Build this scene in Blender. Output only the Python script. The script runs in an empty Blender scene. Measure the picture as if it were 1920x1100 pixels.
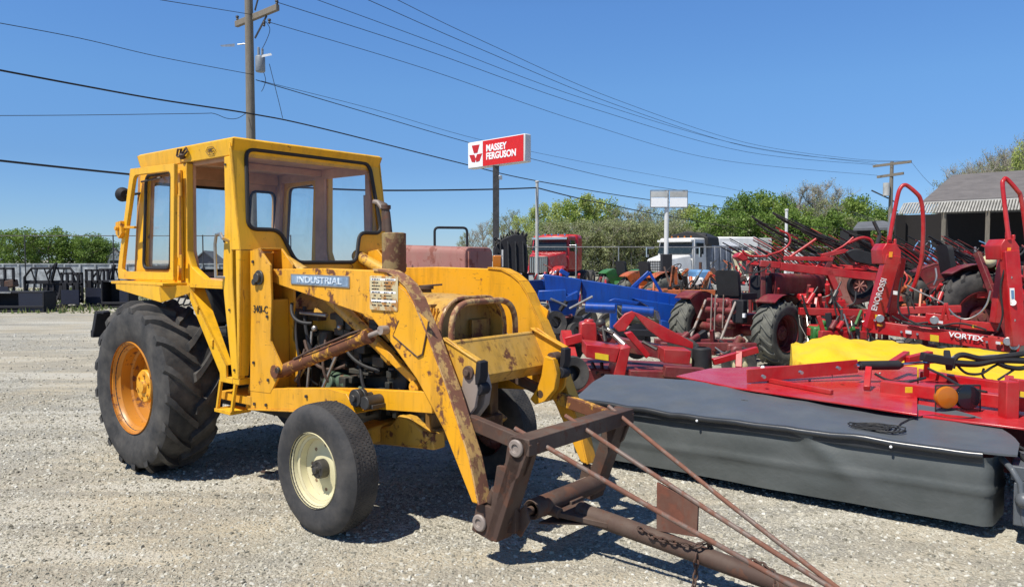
import bpy, bmesh, math, random
from math import sin, cos, pi, radians, sqrt, atan2
from mathutils import Vector, Matrix, noise
from mathutils.geometry import tessellate_polygon
random.seed(7)
V = Vector
scene = bpy.context.scene
COL = scene.collection
# ---------------------------------------------------------------- camera
cam_data = bpy.data.cameras.new("camera"); cam = bpy.data.objects.new("camera", cam_data); COL.objects.link(cam)
FPX, PITCH, CAMZ = 1414.3, radians(2.63), 1.6
cam_data.sensor_width = 36; cam_data.lens = FPX / 1920 * 36
cam_data.clip_start = 0.1; cam_data.clip_end = 3000
cam.location = (0, 0, CAMZ); cam.rotation_euler = (pi / 2 - PITCH, 0, 0)
scene.camera = cam
# ---------------------------------------------------------------- world and sun
SUN_AZ, SUN_EL = radians(-47), radians(60)
SUN = V((sin(SUN_AZ) * cos(SUN_EL), -cos(SUN_AZ) * cos(SUN_EL), sin(SUN_EL)))
world = bpy.data.worlds.new("World"); scene.world = world; world.use_nodes = True
wn = world.node_tree; wn.nodes.clear()
sky = wn.nodes.new('ShaderNodeTexSky'); sky.sky_type = 'NISHITA'; sky.sun_disc = False
sky.sun_elevation = SUN_EL; sky.sun_rotation = atan2(SUN.x, SUN.y)
sky.altitude = 0; sky.air_density = 1.0; sky.dust_density = 0.0; sky.ozone_density = 5.0
bg = wn.nodes.new('ShaderNodeBackground'); bg.inputs[1].default_value = 0.112
wo = wn.nodes.new('ShaderNodeOutputWorld')
wtc = wn.nodes.new('ShaderNodeTexCoord'); wsx = wn.nodes.new('ShaderNodeSeparateXYZ'); wn.links.new(wtc.outputs['Generated'], wsx.inputs[0])
wr = wn.nodes.new('ShaderNodeValToRGB'); wn.links.new(wsx.outputs[2], wr.inputs[0]); wel = wr.color_ramp.elements
while len(wel) < 5: wel.new(.5)
for _i, (_p, _c) in enumerate(((0, (.44, .59, .87)), (.12, (.46, .62, .84)), (.21, (.58, .79, .98)), (.31, (.62, .86, 1.10)), (.55, (.40, .54, .68)))): wel[_i].position = _p; wel[_i].color = (*_c, 1)
wm = wn.nodes.new('ShaderNodeMix'); wm.data_type = 'RGBA'; wm.blend_type = 'MULTIPLY'; wm.inputs[0].default_value = 1
wn.links.new(sky.outputs[0], wm.inputs[6]); wn.links.new(wr.outputs[0], wm.inputs[7]); wn.links.new(wm.outputs[2], bg.inputs[0]); wn.links.new(bg.outputs[0], wo.inputs[0])
sd = bpy.data.lights.new("sun", 'SUN'); sd.energy = 5.0; sd.angle = radians(0.53); sd.color = (1, 0.95, 0.86)
sun = bpy.data.objects.new("sun", sd); COL.objects.link(sun)
sun.rotation_euler = SUN.to_track_quat('Z', 'Y').to_euler(); sun.location = (-20, -20, 40)
scene.view_settings.view_transform = 'Standard'; scene.view_settings.look = 'None'
scene.view_settings.exposure = 0.3; scene.view_settings.gamma = 1; scene.view_settings.use_curve_mapping = False
scene.render.engine = 'CYCLES'
scene.cycles.max_bounces = 6; scene.cycles.transparent_max_bounces = 12
scene.cycles.use_denoising = True
# ---------------------------------------------------------------- measuring helpers
_F = V((0, cos(PITCH), -sin(PITCH))); _R = V((1, 0, 0)); _U = V((0, sin(PITCH), cos(PITCH))); _C = V((0, 0, CAMZ))
def ray(px, py): return _F * FPX + _R * (px - 960) + _U * (550 - py)
def at(px, py, Y):
    "surveyed point of the yard: sight line of the photograph's pixel, taken at distance Y"
    r = ray(px, py); return _C + r * (Y / r.y)
def gnd(px, py, z=0.0):
    r = ray(px, py); return _C + r * ((z - CAMZ) / r.z)
def lerp(a, b, t): return a + (b - a) * t

# ---------------------------------------------------------------- mesh builder
class MB:
    def __init__(s): s.v = []; s.f = []
    def add(s, vs, fs):
        n = len(s.v); s.v.extend(V(v) for v in vs); s.f.extend(tuple(i + n for i in f) for f in fs); return s
    def box(s, c, d, R=None, taper=1.0):
        x, y, z = d[0] / 2, d[1] / 2, d[2] / 2; c = V(c)
        vs = []
        for k, sz in ((taper, 1), (1, -1)) :
            for sx, sy in ((-1, -1), (1, -1), (1, 1), (-1, 1)): vs.append(V((sx * x * k, sy * y * k, sz * z)))
        if R is not None: vs = [R @ v for v in vs]
        return s.add([c + v for v in vs], [(0, 1, 2, 3), (7, 6, 5, 4), (0, 4, 5, 1), (1, 5, 6, 2), (2, 6, 7, 3), (3, 7, 4, 0)])
    def b2(s, a, b):
        a = V(a); b = V(b); return s.box((a + b) / 2, [abs(b[i] - a[i]) for i in range(3)])
    def beam(s, p0, p1, w, h, up=(0, 0, 1), w1=None, h1=None):
        p0 = V(p0); p1 = V(p1); d = (p1 - p0).normalized(); u = V(up)
        sd = d.cross(u)
        if sd.length < 1e-4: sd = d.cross(V((1, 0, 0)))
        sd.normalize(); u = sd.cross(d); w1 = w if w1 is None else w1; h1 = h if h1 is None else h1
        vs = []
        for p, ww, hh in ((p0, w, h), (p1, w1, h1)):
            for a, b in ((-1, -1), (1, -1), (1, 1), (-1, 1)): vs.append(p + sd * (a * ww / 2) + u * (b * hh / 2))
        return s.add(vs, [(0, 1, 2, 3), (7, 6, 5, 4), (0, 4, 5, 1), (1, 5, 6, 2), (2, 6, 7, 3), (3, 7, 4, 0)])
    def tube(s, pts, r, n=8, closed=False, caps=True):
        pts = [V(p) for p in pts]; m = len(pts); rs = r if isinstance(r, (list, tuple)) else [r] * m
        rings = []; prev = None
        for i, p in enumerate(pts):
            if closed: d = (pts[(i + 1) % m] - pts[i - 1])
            else: d = pts[min(i + 1, m - 1)] - pts[max(i - 1, 0)]
            d.normalize()
            if prev is None:
                a = V((0, 0, 1)) if abs(d.z) < .9 else V((1, 0, 0)); u = a.cross(d).normalized()
            else: u = (prev - d * prev.dot(d)).normalized()
            prev = u; w = d.cross(u)
            rings.append([p + (u * cos(2 * pi * k / n) + w * sin(2 * pi * k / n)) * rs[i] for k in range(n)])
        fs = []
        for i in range(m if closed else m - 1):
            j = (i + 1) % m
            for k in range(n): l = (k + 1) % n; fs.append((i * n + k, i * n + l, j * n + l, j * n + k))
        if caps and not closed: fs.append(tuple(range(n))[::-1]); fs.append(tuple((m - 1) * n + k for k in range(n)))
        return s.add([v for r_ in rings for v in r_], fs)
    def cyl(s, p0, p1, r0, r1=None, n=16):
        return s.tube([p0, p1], [r0, r0 if r1 is None else r1], n)
    def lathe(s, prof, o, axis=(0, 1, 0), n=32, closed=False):
        "prof: (radius, along)"
        o = V(o); ax = V(axis).normalized(); u = ax.cross(V((0, 0, 1)) if abs(ax.z) < .9 else V((1, 0, 0))).normalized(); w = ax.cross(u)
        m = len(prof); vs = []
        for r, a in prof:
            for k in range(n): t = 2 * pi * k / n; vs.append(o + ax * a + (u * cos(t) + w * sin(t)) * r)
        fs = []
        for i in range(m if closed else m - 1):
            j = (i + 1) % m
            for k in range(n): l = (k + 1) % n; fs.append((i * n + k, i * n + l, j * n + l, j * n + k))
        return s.add(vs, fs)
    def sphere(s, c, r, sc=(1, 1, 1), n=12, m=8):
        c = V(c); vs = []; fs = []
        for i in range(m + 1):
            t = pi * i / m
            for k in range(n):
                p = 2 * pi * k / n; vs.append(c + V((r * sc[0] * sin(t) * cos(p), r * sc[1] * sin(t) * sin(p), r * sc[2] * cos(t))))
        for i in range(m):
            for k in range(n): l = (k + 1) % n; fs.append((i * n + k, (i + 1) * n + k, (i + 1) * n + l, i * n + l))
        return s.add(vs, fs)
    def prism(s, poly, fn, w0, w1, holes=()):
        "poly (u,v) swept from w0 to w1; fn(u,v,w)->xyz"
        loops = [list(poly)] + [list(h) for h in holes]
        flat = [p for l in loops for p in l]
        tris = tessellate_polygon([[V((p[0], p[1], 0)) for p in l] for l in loops])
        N = len(flat); vs = [fn(p[0], p[1], w0) for p in flat] + [fn(p[0], p[1], w1) for p in flat]
        fs = [tuple(t) for t in tris] + [tuple(i + N for i in reversed(t)) for t in tris]
        b = 0
        for l in loops:
            m = len(l)
            for i in range(m): j = (i + 1) % m; fs.append((b + i, b + j, b + j + N, b + i + N))
            b += m
        return s.add(vs, fs)
    def plate(s, poly, y0, y1, holes=()):      # polygon in x-z
        return s.prism(poly, lambda u, v, w: V((u, w, v)), y0, y1, holes)
    def quad(s, a, b, c, d, t):
        "slab with top face a,b,c,d and thickness t below it"
        a, b, c, d = V(a), V(b), V(c), V(d); n = (b - a).cross(d - a).normalized() * t
        return s.add([a, b, c, d, a - n, b - n, c - n, d - n], [(0, 1, 2, 3), (7, 6, 5, 4), (0, 4, 5, 1), (1, 5, 6, 2), (2, 6, 7, 3), (3, 7, 4, 0)])
    def hull(s, bottom, top):
        "solid between two equal-length loops"
        n = len(bottom); return s.add(list(bottom) + list(top), [tuple(range(n))[::-1], tuple(range(n, 2 * n))] + [(i, (i + 1) % n, (i + 1) % n + n, i + n) for i in range(n)])
    def join(s, o, M=None):
        return s.add([(M @ v if M else v) for v in o.v], o.f)
    def mirror_y(s):
        o = MB(); o.v = [V((v.x, -v.y, v.z)) for v in s.v]; o.f = [tuple(reversed(f)) for f in s.f]; return o
    def mesh(s, name, mat, smooth=40, inv=None):
        me = bpy.data.meshes.new(name)
        vs = [tuple(inv @ v) if inv else tuple(v) for v in s.v]
        me.from_pydata(vs, [], s.f); me.update()
        bm = bmesh.new(); bm.from_mesh(me); bmesh.ops.recalc_face_normals(bm, faces=bm.faces); bm.to_mesh(me); bm.free()
        if mat: me.materials.append(mat)
        if smooth:
            me.shade_smooth(); me.set_sharp_from_angle(angle=radians(smooth))
        return me
def round_poly(pts, r, n=4):
    out = []; m = len(pts); rr = r if isinstance(r, (list, tuple)) else [r] * m
    for i in range(m):
        p = V(pts[i]).to_2d() if len(pts[i]) > 2 else V((pts[i][0], pts[i][1])); a = V((pts[i - 1][0], pts[i - 1][1])); b = V((pts[(i + 1) % m][0], pts[(i + 1) % m][1]))
        if rr[i] <= 0: out.append(tuple(p)); continue
        da = (a - p); db = (b - p); k = min(rr[i], da.length * .48, db.length * .48)
        pa = p + da.normalized() * k; pb = p + db.normalized() * k
        for j in range(n + 1):
            t = j / n; out.append(tuple(pa * (1 - t) ** 2 + p * 2 * t * (1 - t) + pb * t ** 2))
    return out
def props(o, label=None, cat=None, group=None, kind=None):
    if label: o['label'] = label
    if cat: o['category'] = cat
    if group: o['group'] = group
    if kind: o['kind'] = kind
    return o
class Thing:
    "an Empty at the thing's base; parts are meshes in its frame (x forward, y left, z up)"
    def __init__(s, name, label, cat, loc=(0, 0, 0), heading=None, group=None, rz=0.0):
        s.e = bpy.data.objects.new(name, None); COL.objects.link(s.e); s.e.empty_display_size = .2
        if heading is not None: rz = radians(heading) - pi / 2
        s.e.location = loc; s.e.rotation_euler = (0, 0, rz); props(s.e, label, cat, group)
        s.loc = V(loc); s.rz = rz; s.M = Matrix.Translation(V(loc)) @ Matrix.Rotation(rz, 4, 'Z'); s.I = s.M.inverted()
    def setscale(s, k): s.e.scale = (k,) * 3; s.M = Matrix.Translation(s.loc) @ Matrix.Rotation(s.rz, 4, 'Z') @ Matrix.Scale(k, 4); s.I = s.M.inverted()
    def part(s, name, mb, mat, parent=None, world=False, bevel=0, smooth=40, label=None):
        me = mb.mesh(name, mat, smooth, s.I if world else None)
        o = bpy.data.objects.new(name, me); COL.objects.link(o); o.parent = parent or s.e
        if bevel:
            m = o.modifiers.new("bevel", 'BEVEL'); m.width = bevel; m.segments = 2; m.limit_method = 'ANGLE'; m.angle_limit = radians(35)
        if label: o['label'] = label
        return o
    def text(s, body, mat, M, size, parent=None, ext=.002, name="lettering", world=False, ax='CENTER', spacing=1.0, squash=1.0, bold=0.0):
        c = bpy.data.curves.new(name, 'FONT'); c.body = body; c.size = size; c.extrude = ext; c.align_x = ax; c.align_y = 'CENTER'
        c.space_character = spacing; c.offset = bold
        o = bpy.data.objects.new(name, c); COL.objects.link(o)
        me = bpy.data.meshes.new_from_object(o.evaluated_get(bpy.context.evaluated_depsgraph_get())); bpy.data.objects.remove(o); bpy.data.curves.remove(c)
        me.name = name; me.materials.clear(); me.materials.append(mat)
        o = bpy.data.objects.new(name, me); COL.objects.link(o); o.parent = parent or s.e
        o.matrix_local = (s.I @ M if world else M) @ Matrix.Diagonal((squash, 1, 1, 1)); return o
def frame_M(o, x, y):
    "matrix with origin o, text direction x and text up y"
    x = V(x).normalized(); y = V(y); z = x.cross(y).normalized(); y = z.cross(x)
    return Matrix(((x.x, y.x, z.x, o[0]), (x.y, y.y, z.y, o[1]), (x.z, y.z, z.z, o[2]), (0, 0, 0, 1)))
def single(name, mb, mat, label=None, cat=None, group=None, kind=None, loc=None, smooth=40, bevel=0):
    "a thing that is one mesh, authored in world space, origin at its base"
    if loc is None:
        n = len(mb.v); loc = V((sum(v.x for v in mb.v) / n, sum(v.y for v in mb.v) / n, min(v.z for v in mb.v)))
    me = mb.mesh(name, mat, smooth, Matrix.Translation(-V(loc)))
    o = bpy.data.objects.new(name, me); COL.objects.link(o); o.location = loc
    if bevel:
        m = o.modifiers.new("bevel", 'BEVEL'); m.width = bevel; m.segments = 2; m.limit_method = 'ANGLE'; m.angle_limit = radians(35)
    return props(o, label, cat, group, kind)
def copy_tree(o, parent=None, loc=None, rz=None, scale=None):
    c = o.copy(); COL.objects.link(c); c.parent = parent
    for ch in o.children: copy_tree(ch, c)
    if loc is not None: c.location = loc
    if rz is not None: c.rotation_euler = (0, 0, rz)
    if scale is not None: c.scale = scale if isinstance(scale, tuple) else (scale,) * 3
    return c
# ---------------------------------------------------------------- materials
class NT:
    def __init__(s, name):
        s.m = bpy.data.materials.new(name); s.m.use_nodes = True; s.t = s.m.node_tree; s.n = s.t.nodes; s.b = s.n['Principled BSDF']
        s.co = s.n.new('ShaderNodeTexCoord')
    def link(s, a, b): s.t.links.new(a, b)
    def set(s, sock, v):
        if hasattr(v, 'links') or hasattr(v, 'is_output'): s.link(v, sock)
        else: sock.default_value = v
    def noise(s, scale, detail=5, rough=.55, vec=None, stretch=None, dist=0):
        n = s.n.new('ShaderNodeTexNoise'); n.inputs['Scale'].default_value = scale; n.inputs['Detail'].default_value = detail; n.inputs['Roughness'].default_value = rough
        n.inputs['Distortion'].default_value = dist
        v = vec or s.co.outputs['Object']
        if stretch:
            mp = s.n.new('ShaderNodeMapping'); mp.inputs['Scale'].default_value = stretch; s.link(v, mp.inputs[0]); v = mp.outputs[0]
        s.link(v, n.inputs['Vector']); return n.outputs[0]
    def voro(s, scale, feature='F1', out='Distance', vec=None, rnd=1.0):
        n = s.n.new('ShaderNodeTexVoronoi'); n.feature = feature; n.inputs['Scale'].default_value = scale
        n.inputs['Randomness'].default_value = rnd
        s.link(vec or s.co.outputs['Object'], n.inputs['Vector']); return n.outputs[out]
    def ramp(s, f, stops, mode='LINEAR'):
        r = s.n.new('ShaderNodeValToRGB'); s.link(f, r.inputs[0]); e = r.color_ramp.elements; r.color_ramp.interpolation = mode
        while len(e) < len(stops): e.new(.5)
        for i, (p, c) in enumerate(stops):
            e[i].position = p; e[i].color = (c, c, c, 1) if not isinstance(c, (tuple, list)) else (*c[:3], 1)
        return r.outputs[0]
    def mix(s, f, a, b, mode='MIX'):
        n = s.n.new('ShaderNodeMix'); n.data_type = 'RGBA'; n.blend_type = mode
        for sock, v in ((n.inputs[0], f), (n.inputs[6], a), (n.inputs[7], b)):
            if isinstance(v, (tuple, list)): v = (*v[:3], 1)
            s.set(sock, v)
        return n.outputs[2]
    def math(s, op, a, b=0.0, clamp=False):
        n = s.n.new('ShaderNodeMath'); n.operation = op; n.use_clamp = clamp; s.set(n.inputs[0], a); s.set(n.inputs[1], b); return n.outputs[0]
    def bump(s, h, strength=.3, dist=.01, prev=None):
        n = s.n.new('ShaderNodeBump'); n.inputs['Strength'].default_value = strength; n.inputs['Distance'].default_value = dist; s.link(h, n.inputs['Height'])
        if prev: s.link(prev, n.inputs['Normal'])
        return n.outputs[0]
    def out(s, color=None, rough=None, normal=None, metal=None, **kw):
        b = s.b.inputs
        if color is not None: s.set(b['Base Color'], (*color[:3], 1) if isinstance(color, (tuple, list)) else color)
        if rough is not None: s.set(b['Roughness'], rough)
        if normal is not None: s.link(normal, b['Normal'])
        if metal is not None: s.set(b['Metallic'], metal)
        for k, v in kw.items(): s.set(b[k.replace('_', ' ')], v)
        return s.m
RUST = (.125, .045, .02)
def paint(name, col, rust=.3, rough=.42, dust=.25, edge=.5, scale=5.0, rustcol=RUST, fade=.18, coat=0.0, dustcol=(.36, .31, .24), grime=.0):
    t = NT(name)
    n1 = t.noise(scale, 8, .65); n2 = t.noise(scale * 3.3, 6, .6, stretch=(1, 1, .25)); n3 = t.noise(1.3, 3)
    thr = .72 - .3 * rust
    r1 = t.ramp(n1, [(thr, 0), (thr + .05, 1)])
    r2 = t.ramp(n2, [(thr + .04, 0), (thr + .13, .8)])
    rust_f = t.math('MAXIMUM', r1, r2)
    if edge > 0:
        bv = t.n.new('ShaderNodeBevel'); bv.samples = 3; bv.inputs[0].default_value = .007
        ge = t.n.new('ShaderNodeNewGeometry'); dp = t.n.new('ShaderNodeVectorMath'); dp.operation = 'DOT_PRODUCT'
        t.link(bv.outputs[0], dp.inputs[0]); t.link(ge.outputs['Normal'], dp.inputs[1])
        e = t.math('SUBTRACT', 1.0, dp.outputs['Value']); e = t.math('MULTIPLY', e, 9.0 * edge)
        e = t.math('MULTIPLY', e, t.ramp(t.noise(14, 5, .7), [(.38, .1), (.6, 1.3)]), clamp=True)
        rust_f = t.math('MAXIMUM', rust_f, e)
    base = t.mix(t.ramp(n3, [(.35, 0), (.65, 1)]), col, tuple(c * (1 - fade) + .02 * fade for c in col))
    base = t.mix(t.math('MULTIPLY', t.ramp(t.noise(2.4, 6, .7), [(.42, 0), (.75, 1)]), dust), base, dustcol)
    if grime > 0:
        gr = t.ramp(t.noise(9, 7, .7, stretch=(1.6, 1.6, .22)), [(.48, 0), (.70, grime)]); base = t.mix(gr, base, tuple(x * .30 + .012 for x in col))
        sc = t.ramp(t.noise(26, 3, .6, stretch=(.35, 1, 2.2), dist=1.5), [(.66, 0), (.70, min(1, grime * 1.6))]); base = t.mix(sc, base, tuple(x * .35 + .02 for x in col))
    rc = t.mix(t.noise(22, 6, .7), tuple(c * .55 for c in rustcol), tuple(min(1, c * 1.7) for c in rustcol))
    c = t.mix(rust_f, base, rc)
    rr = t.mix(rust_f, (rough,) * 3, (.85,) * 3)
    bp = t.bump(t.math('ADD', t.noise(30, 4), t.math('MULTIPLY', rust_f, -.5)), .12, .004)
    m = t.out(c, rr, bp)
    if coat: t.b.inputs['Coat Weight'].default_value = coat; t.b.inputs['Coat Roughness'].default_value = .12
    return m
def plain(name, col, rough=.6, metal=0.0, var=.15, bump=.1, scale=8, **kw):
    t = NT(name); n = t.noise(scale, 6, .65)
    c = t.mix(t.ramp(n, [(.3, 0), (.7, 1)]), tuple(x * (1 - var) for x in col), tuple(min(1, x * (1 + var)) for x in col))
    return t.out(c, rough, t.bump(t.noise(scale * 5, 4), bump, .004) if bump else None, metal, **kw)
M = {}
M['yellow'] = paint('yellow_paint', (.82, .385, .006), rust=.30, edge=.8, dust=.16, scale=6, fade=.12, grime=.45, rough=.5, dustcol=(.62, .48, .22))
M['yellow_cab'] = paint('yellow_cab_paint', (.86, .455, .008), rust=.25, edge=.8, dust=.14, scale=6, fade=.1, grime=.35, rough=.48, dustcol=(.62, .50, .24))
M['yellow_rusty'] = paint('worn_yellow_paint', (.82, .375, .004), rust=.52, edge=1.0, dust=.22, scale=8, fade=.1, grime=.5, rough=.5, dustcol=(.62, .45, .20))
M['yellow_dirty'] = paint('dirty_yellow_paint', (.66, .36, .04), rust=.5, edge=.8, dust=.4, scale=7, grime=.6, dustcol=(.55, .42, .22))
M['yellow_half'] = paint('flaking_yellow_paint', (.72, .36, .012), rust=.95, edge=.8, dust=.3, scale=8)
M['orange_rim'] = paint('orange_rim_paint', (.56, .21, .012), rust=.5, edge=.5, dust=.35, scale=9, dustcol=(.5, .3, .1))
M['cream_rim'] = paint('cream_rim_paint', (.72, .66, .40), rust=.25, edge=.5, dust=.3, scale=9)
M['brown_rust'] = paint('brown_rust', (.070, .038, .027), rust=.6, rough=.75, edge=.0, dust=.2, scale=9, rustcol=(.090, .040, .024))
M['rust_flange'] = paint('rusted_flange', (.62, .38, .13), rust=.80, edge=.7, dust=.45, scale=11, rustcol=(.20, .085, .05), grime=.4)
M['engine'] = paint('oily_engine', (.022, .024, .02), rust=.5, rough=.55, edge=0, dust=.2, rustcol=(.06, .03, .02))
M['engine_green'] = paint('green_engine_paint', (.05, .10, .06), rust=.4, rough=.6, edge=0, dust=.35)
M['brown_lining'] = plain('brown_cab_lining', (.58, .34, .21), .7, var=.3, scale=3)
M['black_rubber'] = plain('black_rubber', (.015, .015, .016), .65, var=.3)
M['black_metal'] = plain('black_metal', (.009, .009, .013), .75, var=.3, scale=12)
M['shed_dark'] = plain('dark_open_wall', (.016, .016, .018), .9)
M['bed_grey'] = plain('truck_bed_grey', (.24, .26, .30), .6, var=.3)
M['dark_steel'] = plain('dark_steel', (.08, .075, .07), .5, .6, var=.3)
M['steel'] = plain('bare_steel', (.42, .40, .37), .35, .8, var=.25)
M['chrome'] = plain('chrome', (.7, .7, .7), .12, 1.0, var=.05, bump=0)
M['white_paint'] = paint('white_paint', (.74, .74, .72), rust=.1, edge=0, dust=.2)
M['red'] = paint('red_paint', (.50, .007, .012), rust=.0, edge=0, dust=.22, fade=.25, rough=.36, grime=.3)
M['red_dull'] = paint('dull_red_paint', (.19, .010, .016), rust=.5, edge=.5, dust=.25, fade=.3, rough=.5, grime=.6, rustcol=(.13, .045, .025))
M['red_gloss'] = paint('glossy_red_sheet', (.50, .012, .018), rust=0, edge=0, dust=.5, rough=.25, dustcol=(.42, .17, .16), scale=3)  # the pinkish dust colour paints in reflections on the sheets
M['pink_faded'] = paint('faded_pink_red_paint', (.36, .15, .125), rust=.55, edge=.5, dust=.3, rough=.6, rustcol=(.2, .07, .05))
M['orange'] = paint('orange_tractor_paint', (.50, .10, .015), rust=.6, edge=.3, dust=.35)
M['green'] = paint('green_tractor_paint', (.03, .16, .03), rust=.2, edge=0, dust=.25)
M['blue'] = paint('blue_implement_paint', (.002, .055, .33), rust=.0, edge=0, dust=.08, rough=.36, grime=.6, dustcol=(.10, .22, .45))
M['blue_faded'] = plain('faded_blue', (.12, .26, .45), .5)
M['amber'] = plain('amber_lens', (.45, .14, .01), .10, bump=0, var=.05)
M['lens_black'] = plain('smoked_lens', (.012, .014, .02), .08, bump=0)
M['decal_yellow'] = plain('yellow_sticker', (.85, .60, .03), .4, bump=0)
M['decal_orange'] = plain('orange_reflector', (.85, .32, .02), .3, bump=0)
M['white_ink'] = plain('white_lettering', (.85, .85, .85), .5, bump=0, var=.03)
M['black_ink'] = plain('black_lettering', (.03, .025, .02), .6, bump=0, var=.2)
M['worn_ink'] = plain('worn_plate_letters', (.52, .60, .68), .5, bump=0, var=.4, scale=40)
M['red_ink'] = plain('red_emblem', (.50, .015, .015), .4, bump=0, var=.05)
M['siding_dark'] = plain('dark_siding', (.10, .095, .11), .7, var=.2)
M['concrete'] = plain('weathered_concrete', (.42, .42, .40), .85, var=.25, scale=2)
def mk_tyre(name, col, dust, dcol=(.20, .18, .155)):
    t = NT(name); n = t.noise(5, 7, .65); g = t.noise(60, 3)
    f = t.math('MULTIPLY', t.ramp(n, [(.38, 0), (.72, 1)]), dust)
    c = t.mix(f, t.mix(g, tuple(x * .7 for x in col), tuple(x * 1.35 for x in col)), dcol)
    return t.out(c, .78, t.bump(t.math('ADD', g, t.noise(14, 5)), .25, .004))
M['tyre'] = mk_tyre('dusty_tyre_rubber', (.019, .019, .020), .42)
M['tyre_front'] = mk_tyre('worn_tyre_rubber', (.024, .024, .026), .32)
M['tyre_mud'] = mk_tyre('muddy_tyre_rubber', (.06, .06, .055), .8, (.20, .20, .16))
def mk_glass(name, tint=(.9, .94, .95), rough=.02):
    t = NT(name); t.n.remove(t.b)
    tr = t.n.new('ShaderNodeBsdfTransparent'); tr.inputs[0].default_value = (*tint, 1)
    gl = t.n.new('ShaderNodeBsdfGlossy'); gl.inputs['Roughness'].default_value = rough; gl.inputs[0].default_value = (.9, .92, .95, 1)
    di = t.n.new('ShaderNodeBsdfDiffuse'); di.inputs[0].default_value = (.5, .48, .44, 1)
    lwt = t.n.new('ShaderNodeLayerWeight'); frv = t.math('ADD', t.math('MULTIPLY', t.math('POWER', lwt.outputs['Facing'], 4.5), .45), .025)
    m1 = t.n.new('ShaderNodeMixShader'); t.link(frv, m1.inputs[0]); t.link(tr.outputs[0], m1.inputs[1]); t.link(gl.outputs[0], m1.inputs[2])
    m2 = t.n.new('ShaderNodeMixShader'); t.link(t.math('MULTIPLY', t.ramp(t.noise(3, 6, .7), [(.35, .0), (.75, .28)]), .22), m2.inputs[0])
    t.link(m1.outputs[0], m2.inputs[1]); t.link(di.outputs[0], m2.inputs[2])
    t.link(m2.outputs[0], t.n['Material Output'].inputs[0]); return t.m
M['glass'] = mk_glass('dusty_cab_glass', (.965, .98, .98))
M['window_dark'] = plain('dark_window', (.02, .03, .035), .08, bump=0)
def mk_bark(name, col):
    t = NT(name); n = t.noise(6, 6, .7, stretch=(4, 4, .6))
    return t.out(t.mix(n, tuple(c * .5 for c in col), tuple(c * 1.5 for c in col)), .9, t.bump(n, .6, .02))
M['bark'] = mk_bark('tree_bark', (.13, .105, .08)); M['twig'] = mk_bark('bare_twigs', (.30, .27, .22))
M['pole_wood'] = mk_bark('weathered_pole_wood', (.19, .165, .13))
def mk_leaf(name, c1, c2):
    t = NT(name); n = t.noise(.55, 4, .6); g = t.noise(7, 2)
    c = t.mix(t.ramp(t.math('ADD', t.math('MULTIPLY', n, .6), t.math('MULTIPLY', g, .4)), [(.36, 0), (.62, 1)]), c1, c2)
    t.out(c, .6); 
    t.b.inputs['Transmission Weight'].default_value = 0
    tl = t.n.new('ShaderNodeBsdfTranslucent'); t.link(c, tl.inputs[0]); mx = t.n.new('ShaderNodeMixShader'); mx.inputs[0].default_value = .35
    t.link(t.b.outputs[0], mx.inputs[1]); t.link(tl.outputs[0], mx.inputs[2]); t.link(mx.outputs[0], t.n['Material Output'].inputs[0]); return t.m
M['leaf_dark'] = mk_leaf('dark_green_leaves', (.08, .15, .024), (.20, .30, .05))
M['leaf_mid'] = mk_leaf('fresh_green_leaves', (.14, .22, .035), (.32, .42, .08))
M['leaf_pale'] = mk_leaf('pale_spring_leaves', (.28, .35, .08), (.50, .56, .17))
M['leaf_olive'] = mk_leaf('olive_budding_leaves', (.18, .21, .09), (.35, .38, .17))
# gravel
t = NT('gravel')
pos = t.co.outputs['Object']
def gravel(t, pos):
    c1 = t.voro(55, out='Color', vec=pos); d1 = t.voro(55, vec=pos); c2 = t.voro(120, out='Color', vec=pos); d2 = t.voro(120, vec=pos)
    def bw(c):
        n = t.n.new('ShaderNodeSeparateColor'); t.link(c, n.inputs[0]); return n.outputs[0]
    a = t.ramp(bw(c1), [(0, (.095, .086, .066)), (.3, (.295, .272, .213)), (.75, (.465, .432, .343)), (1, (.62, .61, .55))])
    b = t.ramp(bw(c2), [(0, (.15, .135, .10)), (.5, (.36, .33, .255)), (1, (.57, .53, .43))])
    c = t.mix(t.ramp(t.noise(6, 5, .6, vec=pos), [(.42, 0), (.58, 1)]), a, b)
    big = t.noise(.55, 6, .62, vec=pos, dist=.6)
    for cx_, cy_, rad in ((-2.1, 3.3, 1.5), (.35, 3.45, .8), (1.9, 3.5, .5), (-5.5, 12, 4), (1.0, 3.0, .6)):
        vm = t.n.new('ShaderNodeVectorMath'); vm.operation = 'DISTANCE'; t.link(pos, vm.inputs[0]); vm.inputs[1].default_value = (cx_, cy_, 0)
        big = t.math('ADD', big, t.math('MULTIPLY', t.math('SUBTRACT', 1.0, t.math('DIVIDE', vm.outputs['Value'], rad), clamp=True), .22))
    tan = t.mix(t.noise(45, 5, .7, vec=pos), (.34, .285, .19), (.50, .43, .30))
    f = t.math('MULTIPLY', t.ramp(big, [(.47, 0), (.60, 1)]), .8)
    c = t.mix(f, c, tan)
    c = t.mix(t.ramp(t.noise(.17, 4, .6, vec=pos), [(.35, 0), (.7, .28)]), c, (.50, .485, .43))
    trk = t.noise(1.0, 5, .6, vec=pos, stretch=(.22, 1.3, 1), dist=.8)
    c = t.mix(t.ramp(trk, [(.36, 0), (.48, .5), (.56, 0)]), c, (.20, .195, .175)); c = t.mix(t.ramp(trk, [(.54, 0), (.64, .7)]), c, (.47, .45, .39))
    h = t.math('ADD', t.math('MULTIPLY', d1, -1.0), t.math('MULTIPLY', d2, -.5))
    h = t.math('ADD', h, t.math('MULTIPLY', t.noise(3, 4, vec=pos), 1.2))
    return c, h
c, h = gravel(t, pos)
M['gravel'] = t.out(c, .9, t.bump(h, .85, .012))
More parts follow.
